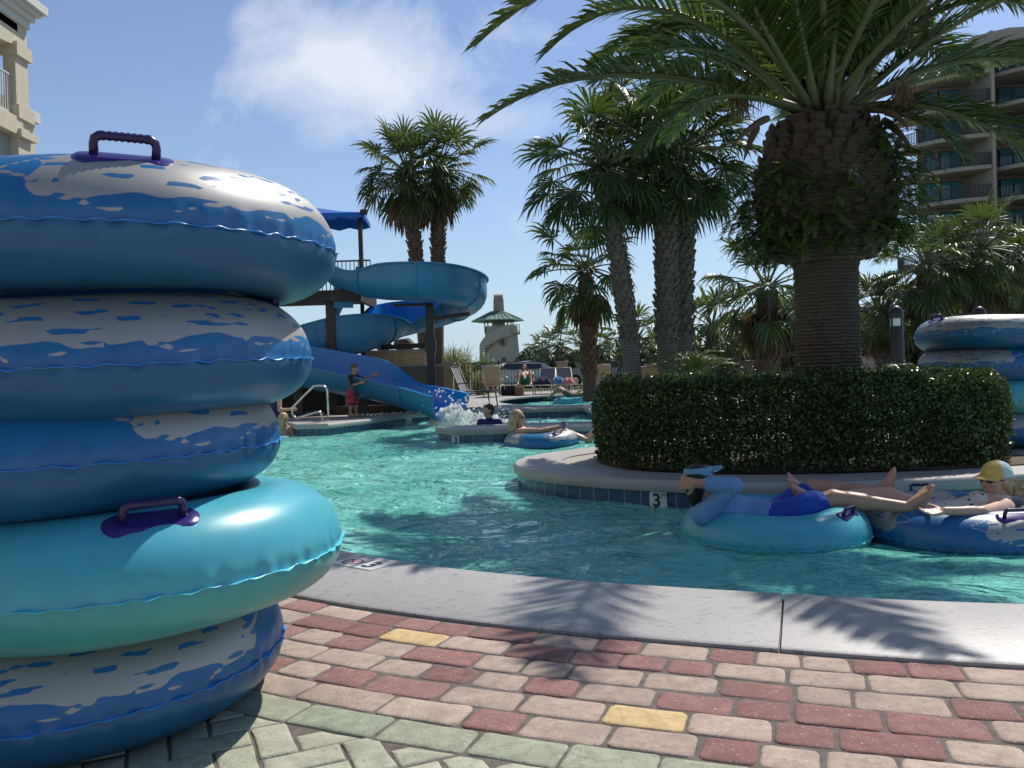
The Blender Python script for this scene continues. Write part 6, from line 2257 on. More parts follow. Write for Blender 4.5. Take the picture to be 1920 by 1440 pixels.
def hand(mb, w, d, n, side, s=1.0, curl=0.35, spread=0.06):
    """w wrist, d along the hand, n out of the back of the hand, side = direction of the thumb"""
    w = V(w); d = V(d).normalized(); t = V(side); t = (t - d * t.dot(d)).normalized(); n = d.cross(t)
    if n.dot(V(d.cross(t))) < 0: n = -n
    L = [0.066, 0.074, 0.070, 0.056]; K = [0.088, 0.092, 0.088, 0.078]
    for k in range(4):
        off = (0.032 - 0.0215 * k)
        kn = w + (d * K[k] + t * off) * s
        mb.capsule(w + t * (off * 0.55 * s) + d * 0.012 * s, kn, 0.0145 * s, 0.0115 * s, n=8)
        dd = (d + t * ((1.5 - k) * spread)).normalized(); p = kn
        for seg, fr in enumerate((0.46, 0.30, 0.24)):
            ang = curl * (0.55 + 0.45 * seg) * (1 + 0.1 * k)
            dd = (dd * math.cos(ang) - n * math.sin(ang)).normalized()
            q = p + dd * (L[k] * fr * 1.15 * s); mb.capsule(p, q, (0.0098 - 0.001 * seg) * s, (0.0090 - 0.001 * seg) * s, n=8); p = q
    th0 = w + (d * 0.022 + t * 0.028) * s; th1 = th0 + (d * 0.6 + t * 0.75 - n * 0.25).normalized() * 0.042 * s; th2 = th1 + (d * 0.9 + t * 0.25 - n * 0.3).normalized() * 0.034 * s
    mb.capsule(th0, th1, 0.0155 * s, 0.012 * s, n=8); mb.capsule(th1, th2, 0.0115 * s, 0.009 * s, n=8)


def foot(mb, ank, toe, sole, s=1.0):
    """ank ankle, toe direction of the toes, sole direction the sole faces"""
    ank = V(ank); toe = V(toe).normalized(); so = V(sole); so = (so - toe * so.dot(toe)).normalized(); l = toe.cross(so)
    heel = ank + so * 0.045 * s - toe * 0.045 * s
    mb.capsule(ank, heel, 0.034 * s, 0.031 * s); ball = ank + so * 0.055 * s + toe * 0.125 * s
    for q in (-1, 0, 1):
        mb.capsule(heel + so * .003 * s, ball + l * (0.024 * q * s), 0.028 * s, 0.021 * s)
        mb.capsule(ank + toe * .02 * s, ball + l * (0.02 * q * s), 0.033 * s, 0.02 * s)
    for k in range(5):
        b = ball + l * ((-0.034 + 0.0165 * k) * s) + toe * (0.008 - 0.004 * abs(k - 1)) * s
        r = (0.0135 if k == 0 else 0.0098 - 0.0006 * k) * s
        mb.capsule(b, b + toe * ((0.046 - 0.005 * k) * s) - so * 0.004 * s, r * 1.05, r, n=8)


def limb(mb, a, b, c, r, bulge=1.0):
    """two segment limb with soft muscle: a-b upper, b-c lower; r = (start, mid joint, below joint, end)"""
    a, b, c = V(a), V(b), V(c)
    mb.capsule(a, b, r[0], r[1]); mb.capsule(a.lerp(b, 0.3), a.lerp(b, 0.55), r[0] * 1.02, (r[0] + r[1]) / 2 * 1.04)
    mb.ball(b, r[1] * 1.02)
    mb.capsule(b, c, r[1], r[3]); mb.capsule(b.lerp(c, 0.2), b.lerp(c, 0.42), r[2], r[2] * 0.96)


def torso(mb, hl, hr, sl_, sr, front, s=1.0, k=1.0):
    """hips to shoulders; front = way the chest faces"""
    hl, hr, sl_, sr = V(hl), V(hr), V(sl_), V(sr); f = V(front).normalized()
    hc, sc_ = (hl + hr) / 2, (sl_ + sr) / 2
    lat = (sl_ - sr).normalized()
    for q, (h, sh) in ((1, (hl, sl_)), (-1, (hr, sr))):
        w = hc.lerp(sc_, 0.38) + lat * (q * 0.062 * s)
        ch = hc.lerp(sc_, 0.74) + lat * (q * 0.085 * s) + f * 0.012 * s
        mb.capsule(h.lerp(hc, 0.25), w, 0.105 * s * k, 0.092 * s * k); mb.capsule(w, ch, 0.092 * s * k, 0.108 * s * k); mb.capsule(ch, sh.lerp(sc_, 0.22), 0.10 * s * k, 0.062 * s * k)
        mb.capsule(sh.lerp(sc_, 0.1), sc_, 0.056 * s * k, 0.06 * s * k)
    mb.capsule(hc, sc_ - (sc_ - hc) * 0.1, 0.10 * s * k, 0.10 * s * k)


def lerp(a, b, t): return V(a).lerp(V(b), t)


# ------------------------------------------------------------------ the man on the turquoise tube
def man():
    root = empty('person', (1.6, 5.5, WATER_Z), 'man in light blue shirt and visor reclining with hands behind his head', 'person')
    H_ = at(1314, 903, 5.46); f = V((0.90, 0.42, 0.06)); u = V((-0.10, 0.0, 1))
    sl_, sr = at(1322, 940, 5.62), at(1316, 968, 5.30)           # far (left) and near (right) shoulder
    neck = (sl_ + sr) / 2 + V((-0.01, 0, 0.03))
    hipl, hipr = at(1452, 968, 5.68), at(1452, 975, 5.42)
    el_r, wr_r = at(1376, 911, 5.22), at(1304, 906, 5.25)
    el_l, wr_l = at(1352, 915, 5.80), at(1290, 898, 5.56)
    kn_l, an_l = at(1524, 914, 5.76), at(1650, 922, 5.62)
    kn_r, an_r = at(1562, 934, 5.38), at(1706, 952, 5.22)
    mb = MB()
    P = head(mb, H_, f, u, 1.0, neck)
    torso(mb, hipl, hipr, sl_, sr, (0.3, 0, 1))
    limb(mb, sr, el_r, wr_r, (0.053, 0.043, 0.044, 0.030)); limb(mb, sl_, el_l, wr_l, (0.053, 0.043, 0.044, 0.030))
    limb(mb, hipr, kn_r, an_r, (0.088, 0.060, 0.060, 0.037)); limb(mb, hipl, kn_l, an_l, (0.086, 0.060, 0.060, 0.037))
    foot(mb, an_r, V((0.35, -0.2, 0.9)), V((0.93, 0.1, -0.3)), 1.05); foot(mb, an_l, V((0.25, 0.1, 0.95)), V((0.95, 0, -0.25)), 1.0)
    # clasped hands on the back of the head, fingers laced
    hb = at(1274, 906, 5.34)
    hand(mb, wr_r, (hb - wr_r), V((0, -1, 0)), V((0.1, -0.2, -1)), 1.05, 0.45, 0.1); hand(mb, wr_l, (at(1271, 900, 5.42) - wr_l), V((0, 0, 1)), V((0.2, -0.3, 1)), 1.05, 0.5, 0.1)
    body = remesh(mb, 'body', skin_a, root, 0.0065, 5)
    mb = MB(); f_, l_, u_ = frame(f, u); m = Matrix((f_, l_, u_)).transposed()
    mb.ball(P(-0.026, 0, 0.034), (0.096, 0.083, 0.092), m, 20, 12); mb.ball(P(-0.055, 0, -0.035), (0.058, 0.076, 0.075), m); mb.capsule(P(-0.06, 0, -0.06), P(-0.055, 0, -0.12), 0.058, 0.046); hr_ = remesh(mb, 'hair', mat('dark_hair', (0.022, 0.016, 0.012), rough=0.6, vary=0.4, vscale=40, bump=0.6, bscale=160), root, 0.007, 2)
    eyes(P, 1.0, root)
    # light blue visor cap: band with a broad peak
    mb = MB()
    vis = cloth('visor_cloth', (0.16, 0.33, 0.47), bump=0.15)
    rings = []
    for (zz, r0) in ((0.045, 0.100), (0.075, 0.099), (0.098, 0.094)):
        rings.append([P(-0.012 + (r0 + 0.004) * math.cos(a), (r0 - 0.018) * math.sin(a), zz) for a in [2 * PI * k / 32 for k in range(32)]])
    vs = [p for r_ in rings for p in r_]; fs = [(q * 32 + k, q * 32 + (k + 1) % 32, (q + 1) * 32 + (k + 1) % 32, (q + 1) * 32 + k) for q in range(2) for k in range(32)]
    mb.add(vs, fs); cap = mb.build('visor_band', vis, root, smooth=True)
    mb = MB(); vs = []
    for th_ in (0.0, 0.005):
        for j in range(7):
            t = j / 6
            for k in range(15):
                a = R(-68 + 136 * k / 14)
                vs.append(P(-0.008 + (0.104 + 0.085 * t * math.cos(a) ** 0.6) * math.cos(a), (0.086 + 0.012 * t) * math.sin(a), 0.066 + 0.014 * t - 0.025 * t * math.sin(a) ** 2 + th_))
    n0 = 7 * 15; fs = [(o + j * 15 + k, o + j * 15 + k + 1, o + (j + 1) * 15 + k + 1, o + (j + 1) * 15 + k) for o in (0, n0) for j in range(6) for k in range(14)]
    fs += [(6 * 15 + k, 6 * 15 + k + 1, n0 + 6 * 15 + k + 1, n0 + 6 * 15 + k) for k in range(14)]
    mb.add(vs, fs); mb.build('visor_peak', vis, cap, smooth=True, sharp=60)
    # shirt with long sleeves
    sh = cloth('light_blue_shirt', (0.15, 0.29, 0.50), 0.1, 4)
    mb = MB(); torso(mb, lerp(hipl, sl_, 0.1), lerp(hipr, sr, 0.1), sl_, sr, (0.3, 0, 1), 1.0, 1.13)
    for (a, b, c) in ((sr, el_r, wr_r), (sl_, el_l, wr_l)):
        mb.capsule(a, b, 0.066, 0.058); mb.ball(b, 0.060); mb.capsule(b, lerp(b, c, 0.62), 0.060, 0.052)
    mb.capsule(lerp(neck, H_, 0.15), neck - V((0.0, 0, 0.05)), 0.062, 0.085)
    remesh(mb, 'shirt', sh, root, 0.009, 4)
    mb = MB(); bl = cloth('royal_blue_shorts', (0.012, 0.055, 0.36), 0.2, 6)
    for (h, k_, r0, r1) in ((hipr, kn_r, 0.112, 0.098), (hipl, kn_l, 0.108, 0.094)):
        mb.capsule(h, lerp(h, k_, 0.70), r0, r1)
    mb.capsule(hipl, hipr, 0.118, 0.118); remesh(mb, 'shorts', bl, root, 0.009, 4)
    return root


man()


# ------------------------------------------------------------------ the woman in the yellow cap
def cap_woman():
    root = empty('person', (2.9, 5.4, WATER_Z), 'woman in yellow and white cap and polka dot swimsuit reclining on the blue tube', 'person')
    H_ = at(1867, 900, 5.45); f = V((-1, -0.22, -0.05)); u = V((0.16, 0, 1))
    sl_, sr = at(1886, 951, 5.24), at(1874, 942, 5.62)          # near (her left) and far shoulder
    neck = (sl_ + sr) / 2 + V((0, 0, 0.03))
    hipl, hipr = at(1752, 974, 5.36), at(1756, 968, 5.60)
    el_l, wr_l = at(1842, 960, 5.00), at(1772, 958, 5.0)
    el_r, wr_r = at(1806, 940, 5.76), at(1742, 944, 5.74)
    kn_l, an_l = at(1666, 928, 5.48), at(1515, 934, 5.56)
    kn_r, an_r = at(1672, 930, 5.68), at(1512, 925, 5.74)
    mb = MB()
    P = head(mb, H_, f, u, 0.97, neck)
    torso(mb, hipl, hipr, sl_, sr, (-0.35, 0, 1), 0.92)
    limb(mb, sl_, el_l, wr_l, (0.046, 0.037, 0.037, 0.026)); limb(mb, sr, el_r, wr_r, (0.046, 0.037, 0.037, 0.026))
    limb(mb, hipl, kn_l, an_l, (0.086, 0.056, 0.055, 0.034)); limb(mb, hipr, kn_r, an_r, (0.086, 0.056, 0.055, 0.034))
    foot(mb, an_l, V((-0.45, -0.12, 0.85)), V((-0.9, 0, -0.4)), 0.95); foot(mb, an_r, V((-0.35, 0.1, 0.9)), V((-0.9, 0, -0.35)), 0.95)
    hand(mb, wr_l, V((-1, 0.05, -0.1)), V((0, 0, 1)), V((0, 0.8, 0.3)), 0.92, 0.3); hand(mb, wr_r, V((-1, -0.1, -0.05)), V((0, 0, 1)), V((0, -0.8, 0.3)), 0.92, 0.3)
    remesh(mb, 'body', skin_b, root, 0.0065, 5)
    eyes(P, 0.97, root)
    s = 0.97; f_, l_, u_ = frame(f, u); m = Matrix((f_, l_, u_)).transposed()
    hm = mat('blond_hair', (0.42, 0.28, 0.15), rough=0.5, vary=0.4, vscale=30, bump=0.7, bscale=120)
    mb = MB(); mb.ball(P(-0.035, 0, 0.0), (0.080 * s, 0.082 * s, 0.085 * s), m); mb.capsule(P(-0.09, 0, -0.03), P(-0.13, -0.01, -0.06), 0.045, 0.05)
    rr = random.Random(5)
    for k in range(26):
        a = P(-0.11, rr.uniform(-.02, .02), -0.04); b = a + V((rr.uniform(0.0, 0.10), rr.uniform(-.05, .05), rr.uniform(-0.10, 0.05))); mb.capsule(a, b, 0.018, 0.006, n=6)
    for q in (-1, 1): mb.capsule(P(-0.03, 0.072 * q, -0.02), P(-0.05, 0.066 * q, -0.09), 0.024, 0.014)
    remesh(mb, 'hair', hm, root, 0.007, 1)
    # trucker cap
    yel = cloth('yellow_cap_cloth', (0.62, 0.43, 0.10), 0.05, bump=0.1); whi = cloth('white_cap_mesh', (0.52, 0.58, 0.58), 0.05, bump=0.1)
    for nm, a0, a1, mt in (('cap_front', -75, 75, yel), ('cap_back', 75, 285, whi)):
        mb = MB(); vs = []; n = 18
        for j in range(9):
            e = R(90 * j / 8)
            for k in range(n + 1):
                a = R(a0 + (a1 - a0) * k / n); r = math.cos(e) ** 0.75
                vs.append(P(-0.012 + 0.108 * r * math.cos(a), 0.090 * r * math.sin(a), 0.038 - 0.02 * (1 - math.cos(a)) * 0.5 * (1 - j / 8) + 0.095 * math.sin(e)))
        fs = [(j * (n + 1) + k, j * (n + 1) + k + 1, (j + 1) * (n + 1) + k + 1, (j + 1) * (n + 1) + k) for j in range(8) for k in range(n)]
        mb.add(vs, fs); part = mb.build(nm, mt, root, smooth=True)
        if nm == 'cap_front': front = part
    mb = MB(); mb.ball(P(-0.012, 0, 0.133), 0.008); mb.build('cap_button', yel, front, smooth=True)
    mb = MB(); vs = []
    for th_ in (0.0, 0.005):
        for j in range(7):
            t = j / 6
            for k in range(15):
                a = R(-66 + 132 * k / 14)
                vs.append(P(-0.012 + (0.106 + 0.078 * t * math.cos(a) ** 0.7) * math.cos(a), (0.088 + 0.004 * t) * math.sin(a), 0.04 - 0.012 * t - 0.022 * t * math.sin(a) ** 2 + th_))
    n0 = 7 * 15; fs = [(o + j * 15 + k, o + j * 15 + k + 1, o + (j + 1) * 15 + k + 1, o + (j + 1) * 15 + k) for o in (0, n0) for j in range(6) for k in range(14)]
    fs += [(6 * 15 + k, 6 * 15 + k + 1, n0 + 6 * 15 + k + 1, n0 + 6 * 15 + k) for k in range(14)]
    mb.add(vs, fs); mb.build('cap_peak', yel, front, smooth=True, sharp=60)
    mb = MB(); mb.ball(P(0.082, 0.032, 0.012), (0.010, 0.026, 0.019), m); mb.ball(P(0.082, -0.032, 0.012), (0.010, 0.026, 0.019), m)
    for q in (-1, 1): mb.capsule(P(0.078, 0.05 * q, 0.016), P(-0.01, 0.08 * q, 0.006), 0.004, 0.004, n=6)
    mb.capsule(P(0.09, -0.012, 0.016), P(0.09, 0.012, 0.016), 0.004, 0.004, n=6)
    mb.build('sunglasses', mat('black_lens', (0.012, 0.012, 0.014), rough=0.12, vary=0), root, smooth=True)
    # polka dot swimsuit
    pm, nt, b = newmat('polka_dot_cloth')
    vo = nt.node('ShaderNodeTexVoronoi', feature='F1'); vo.inputs['Randomness'].default_value = 0.25
    nt.link(nt.coords('Object'), vo.inputs['Vector']); vo.inputs['Scale'].default_value = 26
    nt.link(nt.ramp(vo.outputs['Distance'], [(0.26, (0.02, 0.02, 0.03)), (0.30, (0.62, 0.56, 0.50))]), b.inputs['Base Color']); b.inputs['Roughness'].default_value = 0.8
    mb = MB(); hc, sc_ = (hipl + hipr) / 2, (sl_ + sr) / 2; lat = (sl_ - sr).normalized()
    for q, (h, sh) in ((1, (hipl, sl_)), (-1, (hipr, sr))):
        w = hc.lerp(sc_, 0.38) + lat * (q * 0.058); ch = hc.lerp(sc_, 0.72) + lat * (q * 0.075)
        mb.capsule(h.lerp(hc, 0.25), w, 0.105, 0.093); mb.capsule(w, ch, 0.093, 0.107)
        mb.ball(ch + V((-0.03, 0, 0.045)) + lat * (q * 0.01), 0.072)
        mb.capsule(ch + V((0, 0, 0.075)), sh.lerp(sc_, 0.35) + V((0.02, 0, 0.055)), 0.024, 0.016)
    remesh(mb, 'swimsuit', pm, root, 0.008, 3)
    return root


cap_woman()


# ------------------------------------------------------------------ smaller figures
def cup_woman():
    root = empty('person', (0.4, 12.85, WATER_Z), 'blond woman in sunglasses sitting in the printed tube holding a blue cup', 'person')
    Yc = 12.85
    H_ = at(972, 783, Yc); f = V((0.93, -0.35, -0.02)); u = V((-0.05, 0, 1))
    sl_, sr = at(982, 806, Yc + 0.20), at(972, 809, Yc - 0.16)
    neck = (sl_ + sr) / 2 + V((0, 0, 0.03)); hipl, hipr = at(1000, 838, Yc + 0.15), at(1000, 838, Yc - 0.13)
    wr = at(1048, 800, Yc - 0.22); el = at(1012, 808, Yc - 0.30); wl = at(1046, 802, Yc - 0.05); ell = at(1015, 808, Yc + 0.1)
    knl, anl = at(1056, 808, Yc + 0.14), at(1098, 822, Yc + 0.1); knr, anr = at(1058, 809, Yc - 0.1), at(1102, 826, Yc - 0.12)
    mb = MB(); P = head(mb, H_, f, u, 1.0, neck); torso(mb, hipl, hipr, sl_, sr, (1, -0.2, 0.4), 0.95)
    limb(mb, sr, el, wr, (0.052, 0.043, 0.042, 0.029)); limb(mb, sl_, ell, wl, (0.05, 0.042, 0.042, 0.029))
    limb(mb, hipl, knl, anl, (0.088, 0.058, 0.056, 0.035)); limb(mb, hipr, knr, anr, (0.088, 0.058, 0.056, 0.035))
    foot(mb, anl, V((0.4, 0, 0.9)), V((0.9, 0, -0.3))); foot(mb, anr, V((0.4, 0, 0.9)), V((0.9, 0, -0.3)))
    hand(mb, wr, V((1, 0.1, 0.05)), V((0, -1, 0)), V((0, 0, 1)), 1.0, 0.7); hand(mb, wl, V((1, -0.3, 0.05)), V((0, 1, 0)), V((0, 0, 1)), 1.0, 0.6)
    remesh(mb, 'body', skin_a, root, 0.0085, 4)
    f_, l_, u_ = frame(f, u); m = Matrix((f_, l_, u_)).transposed()
    hm = mat('streaked_blond_hair', (0.36, 0.24, 0.14), rough=0.55, vary=0.45, vscale=22, bump=0.8, bscale=90)
    mb = MB(); mb.ball(P(-0.03, 0, 0.035), (0.105, 0.094, 0.10), m)
    rr = random.Random(9)
    for k in range(46):
        a = rr.uniform(70, 290); q = P(-0.03 + 0.085 * math.cos(R(a)), 0.088 * math.sin(R(a)), 0.03)
        b = P(-0.045 + 0.105 * math.cos(R(a)), 0.105 * math.sin(R(a)), rr.uniform(-0.22, -0.10)); mb.capsule(q, b, 0.030, 0.014, n=6)
    remesh(mb, 'hair', hm, root, 0.011, 1)
    eyes(P, 1.0, root)
    mb = MB(); mb.ball(P(0.084, 0.032, 0.012), (0.011, 0.028, 0.02), m); mb.ball(P(0.084, -0.032, 0.012), (0.011, 0.028, 0.02), m)
    for q in (-1, 1): mb.capsule(P(0.08, 0.05 * q, 0.016), P(-0.01, 0.082 * q, 0.006), 0.005, 0.005, n=6)
    mb.build('sunglasses', bpy.data.materials['black_lens'], root, smooth=True)
    mb = MB(); hc, sc_ = (hipl + hipr) / 2, (sl_ + sr) / 2; d_ = (sc_ - hc).normalized()
    mb.capsule(sr.lerp(sc_, 0.2) - d_ * 0.13, sl_.lerp(sc_, 0.2) - d_ * 0.13, 0.112, 0.112); mb.capsule(hipl.lerp(hc, .2), hipr.lerp(hc, .2), 0.12, 0.12)
    for q, sh in ((1, sl_), (-1, sr)): mb.capsule(sh.lerp(sc_, 0.4) + V((0, 0, 0.052)), sh.lerp(sc_, .5) - d_ * 0.1 + V((-0.09, 0, 0)), 0.012, 0.012, n=8)
    remesh(mb, 'swimsuit', cloth('dark_swimsuit', (0.03, 0.03, 0.06)), root, 0.010, 2)
    # cup, held: a thing of its own
    c = at(1057, 797, Yc - 0.2); mb = MB(); mb.lathe((c.x, c.y, c.z - 0.055), [(0.028, 0.0), (0.036, 0.11), (0.039, 0.115), (0.036, 0.116), (0.03, 0.03)], n=20)
    cu = empty('cup', (c.x, c.y, c.z - 0.055), 'blue plastic cup with white rim held by the blond woman', 'cup'); mb.build('body', mat('blue_plastic', (0.02, 0.10, 0.42), rough=0.3, vary=0.03), cu, smooth=True, sharp=50)
    mb = MB(); mb.tube([(c.x + 0.039 * math.cos(a), c.y + 0.039 * math.sin(a), c.z + 0.06) for a in [2 * PI * k / 20 for k in range(20)]], 0.003, n=6, closed=True); mb.build('rim', white_trim, cu, smooth=True)


cup_woman()


def boy():
    Yb = 18.9
    root = empty('person', (at(663, 780, Yb).x, Yb, 0), 'boy in dark rash guard and red swim shorts standing on the ledge by the slide', 'person')
    def Q(px, py, dy=0): return at(px, py, Yb + dy)
    H_ = Q(665, 692); f = V((0.95, -0.25, -0.12)); u = V((0.04, 0, 1))
    sl_, sr = Q(669, 706, 0.12), Q(657, 707, -0.12); neck = (sl_ + sr) / 2 + V((0, 0, 0.03)); hipl, hipr = Q(662, 737, 0.07), Q(657, 737, -0.08)
    ell, wl = Q(683, 711, 0.16), Q(699, 704, 0.1); elr, wr = Q(661, 722, -0.18), Q(674, 719, -0.22)
    knl, anl = Q(667, 758, 0.05), Q(668, 777.5, 0.06); knr, anr = Q(658, 759, -0.1), Q(657, 777, -0.12)
    anl.z = 0.075; anr.z = 0.075
    s = 0.74
    mb = MB(); P = head(mb, H_, f, u, 0.93, neck); torso(mb, hipl, hipr, sl_, sr, (1, -0.3, 0), s)
    limb(mb, sl_, ell, wl, (0.038, 0.03, 0.031, 0.022)); limb(mb, sr, elr, wr, (0.038, 0.03, 0.031, 0.022))
    limb(mb, hipl, knl, anl, (0.068, 0.045, 0.045, 0.028)); limb(mb, hipr, knr, anr, (0.068, 0.045, 0.045, 0.028))
    foot(mb, anl, V((1, -0.35, 0)), V((0, 0, -1)), 0.85); foot(mb, anr, V((1, -0.3, 0)), V((0, 0, -1)), 0.85)
    hand(mb, wl, V((0.9, 0, 0.35)), V((0, 1, 0)), V((0, -0.1, 1)), 0.85, 0.2, 0.12); hand(mb, wr, V((1, 0, 0.35)), V((0, -1, 0)), V((0, 0.3, 1)), 0.85, 0.25)
    remesh(mb, 'body', skin_a, root, 0.0085, 3)
    f_, l_, u_ = frame(f, u); m = Matrix((f_, l_, u_)).transposed(); eyes(P, 0.93, root)
    mb = MB(); mb.ball(P(-0.022, 0, 0.045), (0.094, 0.082, 0.085), m); mb.ball(P(-0.05, 0, 0.0), (0.05, 0.068, 0.06), m); remesh(mb, 'hair', mat('brown_hair', (0.13, 0.085, 0.05), rough=0.7, vary=0.3, vscale=30, bump=0.5, bscale=120), root, 0.009, 2)
    rg = cloth('grey_rash_guard', (0.10, 0.13, 0.145)); blk = cloth('black_sleeve', (0.015, 0.014, 0.018))
    mb = MB(); torso(mb, lerp(hipl, sl_, .05), lerp(hipr, sr, .05), sl_, sr, (1, -0.3, 0), s, 1.14); remesh(mb, 'rash_guard', rg, root, 0.011, 3)
    mb = MB(); mb.capsule(sl_, lerp(sl_, ell, 0.95), 0.05, 0.043); mb.capsule(sl_, sr, 0.062, 0.062); mb.capsule(sr, lerp(sr, elr, 0.9), 0.05, 0.043); sc_ = (sl_ + sr) / 2; mb.capsule(sc_ - V((0, 0, 0.02)), sc_ - V((-0.03, 0, 0.12)), 0.075, 0.07); remesh(mb, 'sleeves_yoke', blk, root, 0.010, 3)
    # printed red shorts
    rm, nt, b = newmat('red_printed_shorts'); n = nt.noise(nt.coords('Object'), 17, 2.0, 0.5, 0.6)
    nt.link(nt.ramp(n, [(0.46, (0.42, 0.02, 0.05)), (0.56, (0.40, 0.03, 0.06)), (0.62, (0.62, 0.30, 0.30)), (0.68, (0.3, 0.015, 0.04))]), b.inputs['Base Color']); b.inputs['Roughness'].default_value = 0.85
    mb = MB()
    for h, k_ in ((hipl, knl), (hipr, knr)): mb.capsule(h + V((0, 0, 0.02)), lerp(h, k_, 0.82), 0.088, 0.085)
    mb.capsule(hipl, hipr, 0.09, 0.09); remesh(mb, 'shorts', rm, root, 0.010, 3)


boy()


def navy_bather():
    Yn = 15.6
    def Q(px, py, dy=0): return at(px, py, Yn + dy)
    root = empty('person', (Q(918, 790).x, Yn, WATER_Z), 'dark haired bather in a navy shirt standing in the pool near the slide mouth', 'person')
    H_ = Q(915, 770.5); f = V((-0.9, -0.4, 0.05)); u = V((0.05, 0, 1))
    sr, sl_ = Q(901, 792, -0.02), Q(935, 792, 0.06); neck = (sl_ + sr) / 2 + V((0, 0, 0.04)); hl, hr = Q(926, 840, 0.05), Q(911, 840, 0.0)
    mb = MB(); P = head(mb, H_, f, u, 1.03, neck); torso(mb, hl, hr, sl_, sr, (-0.3, -1, 0))
    limb(mb, sr, Q(896, 812, -0.1), Q(905, 828, -0.25), (0.05, 0.042, 0.042, 0.03)); limb(mb, sl_, Q(941, 812, -0.05), Q(932, 828, -0.25), (0.05, 0.042, 0.042, 0.03))
    remesh(mb, 'body', skin_b, root, 0.010, 3); eyes(P, 1.0, root)
    f_, l_, u_ = frame(f, u); m = Matrix((f_, l_, u_)).transposed()
    mb = MB(); mb.ball(P(-0.026, 0, 0.045), (0.102, 0.088, 0.09), m); mb.ball(P(-0.055, 0, -0.01), (0.055, 0.076, 0.075), m); mb.ball(P(0.05, 0, 0.09), (0.035, 0.06, 0.025), m); remesh(mb, 'hair', bpy.data.materials['dark_hair'], root, 0.010, 2)
    mb = MB(); torso(mb, hl, hr, sl_, sr, (-0.3, -1, 0), 1.0, 1.15); mb.capsule(sr, Q(897, 806, -0.1), 0.072, 0.066); mb.capsule(sl_, Q(940, 806, -0.05), 0.072, 0.066); mb.capsule(lerp(neck, H_, 0.1), neck - V((0, 0, 0.05)), 0.07, 0.085)
    remesh(mb, 'shirt', cloth('navy_shirt', (0.015, 0.018, 0.10), 0.2), root, 0.012, 3)


navy_bather()


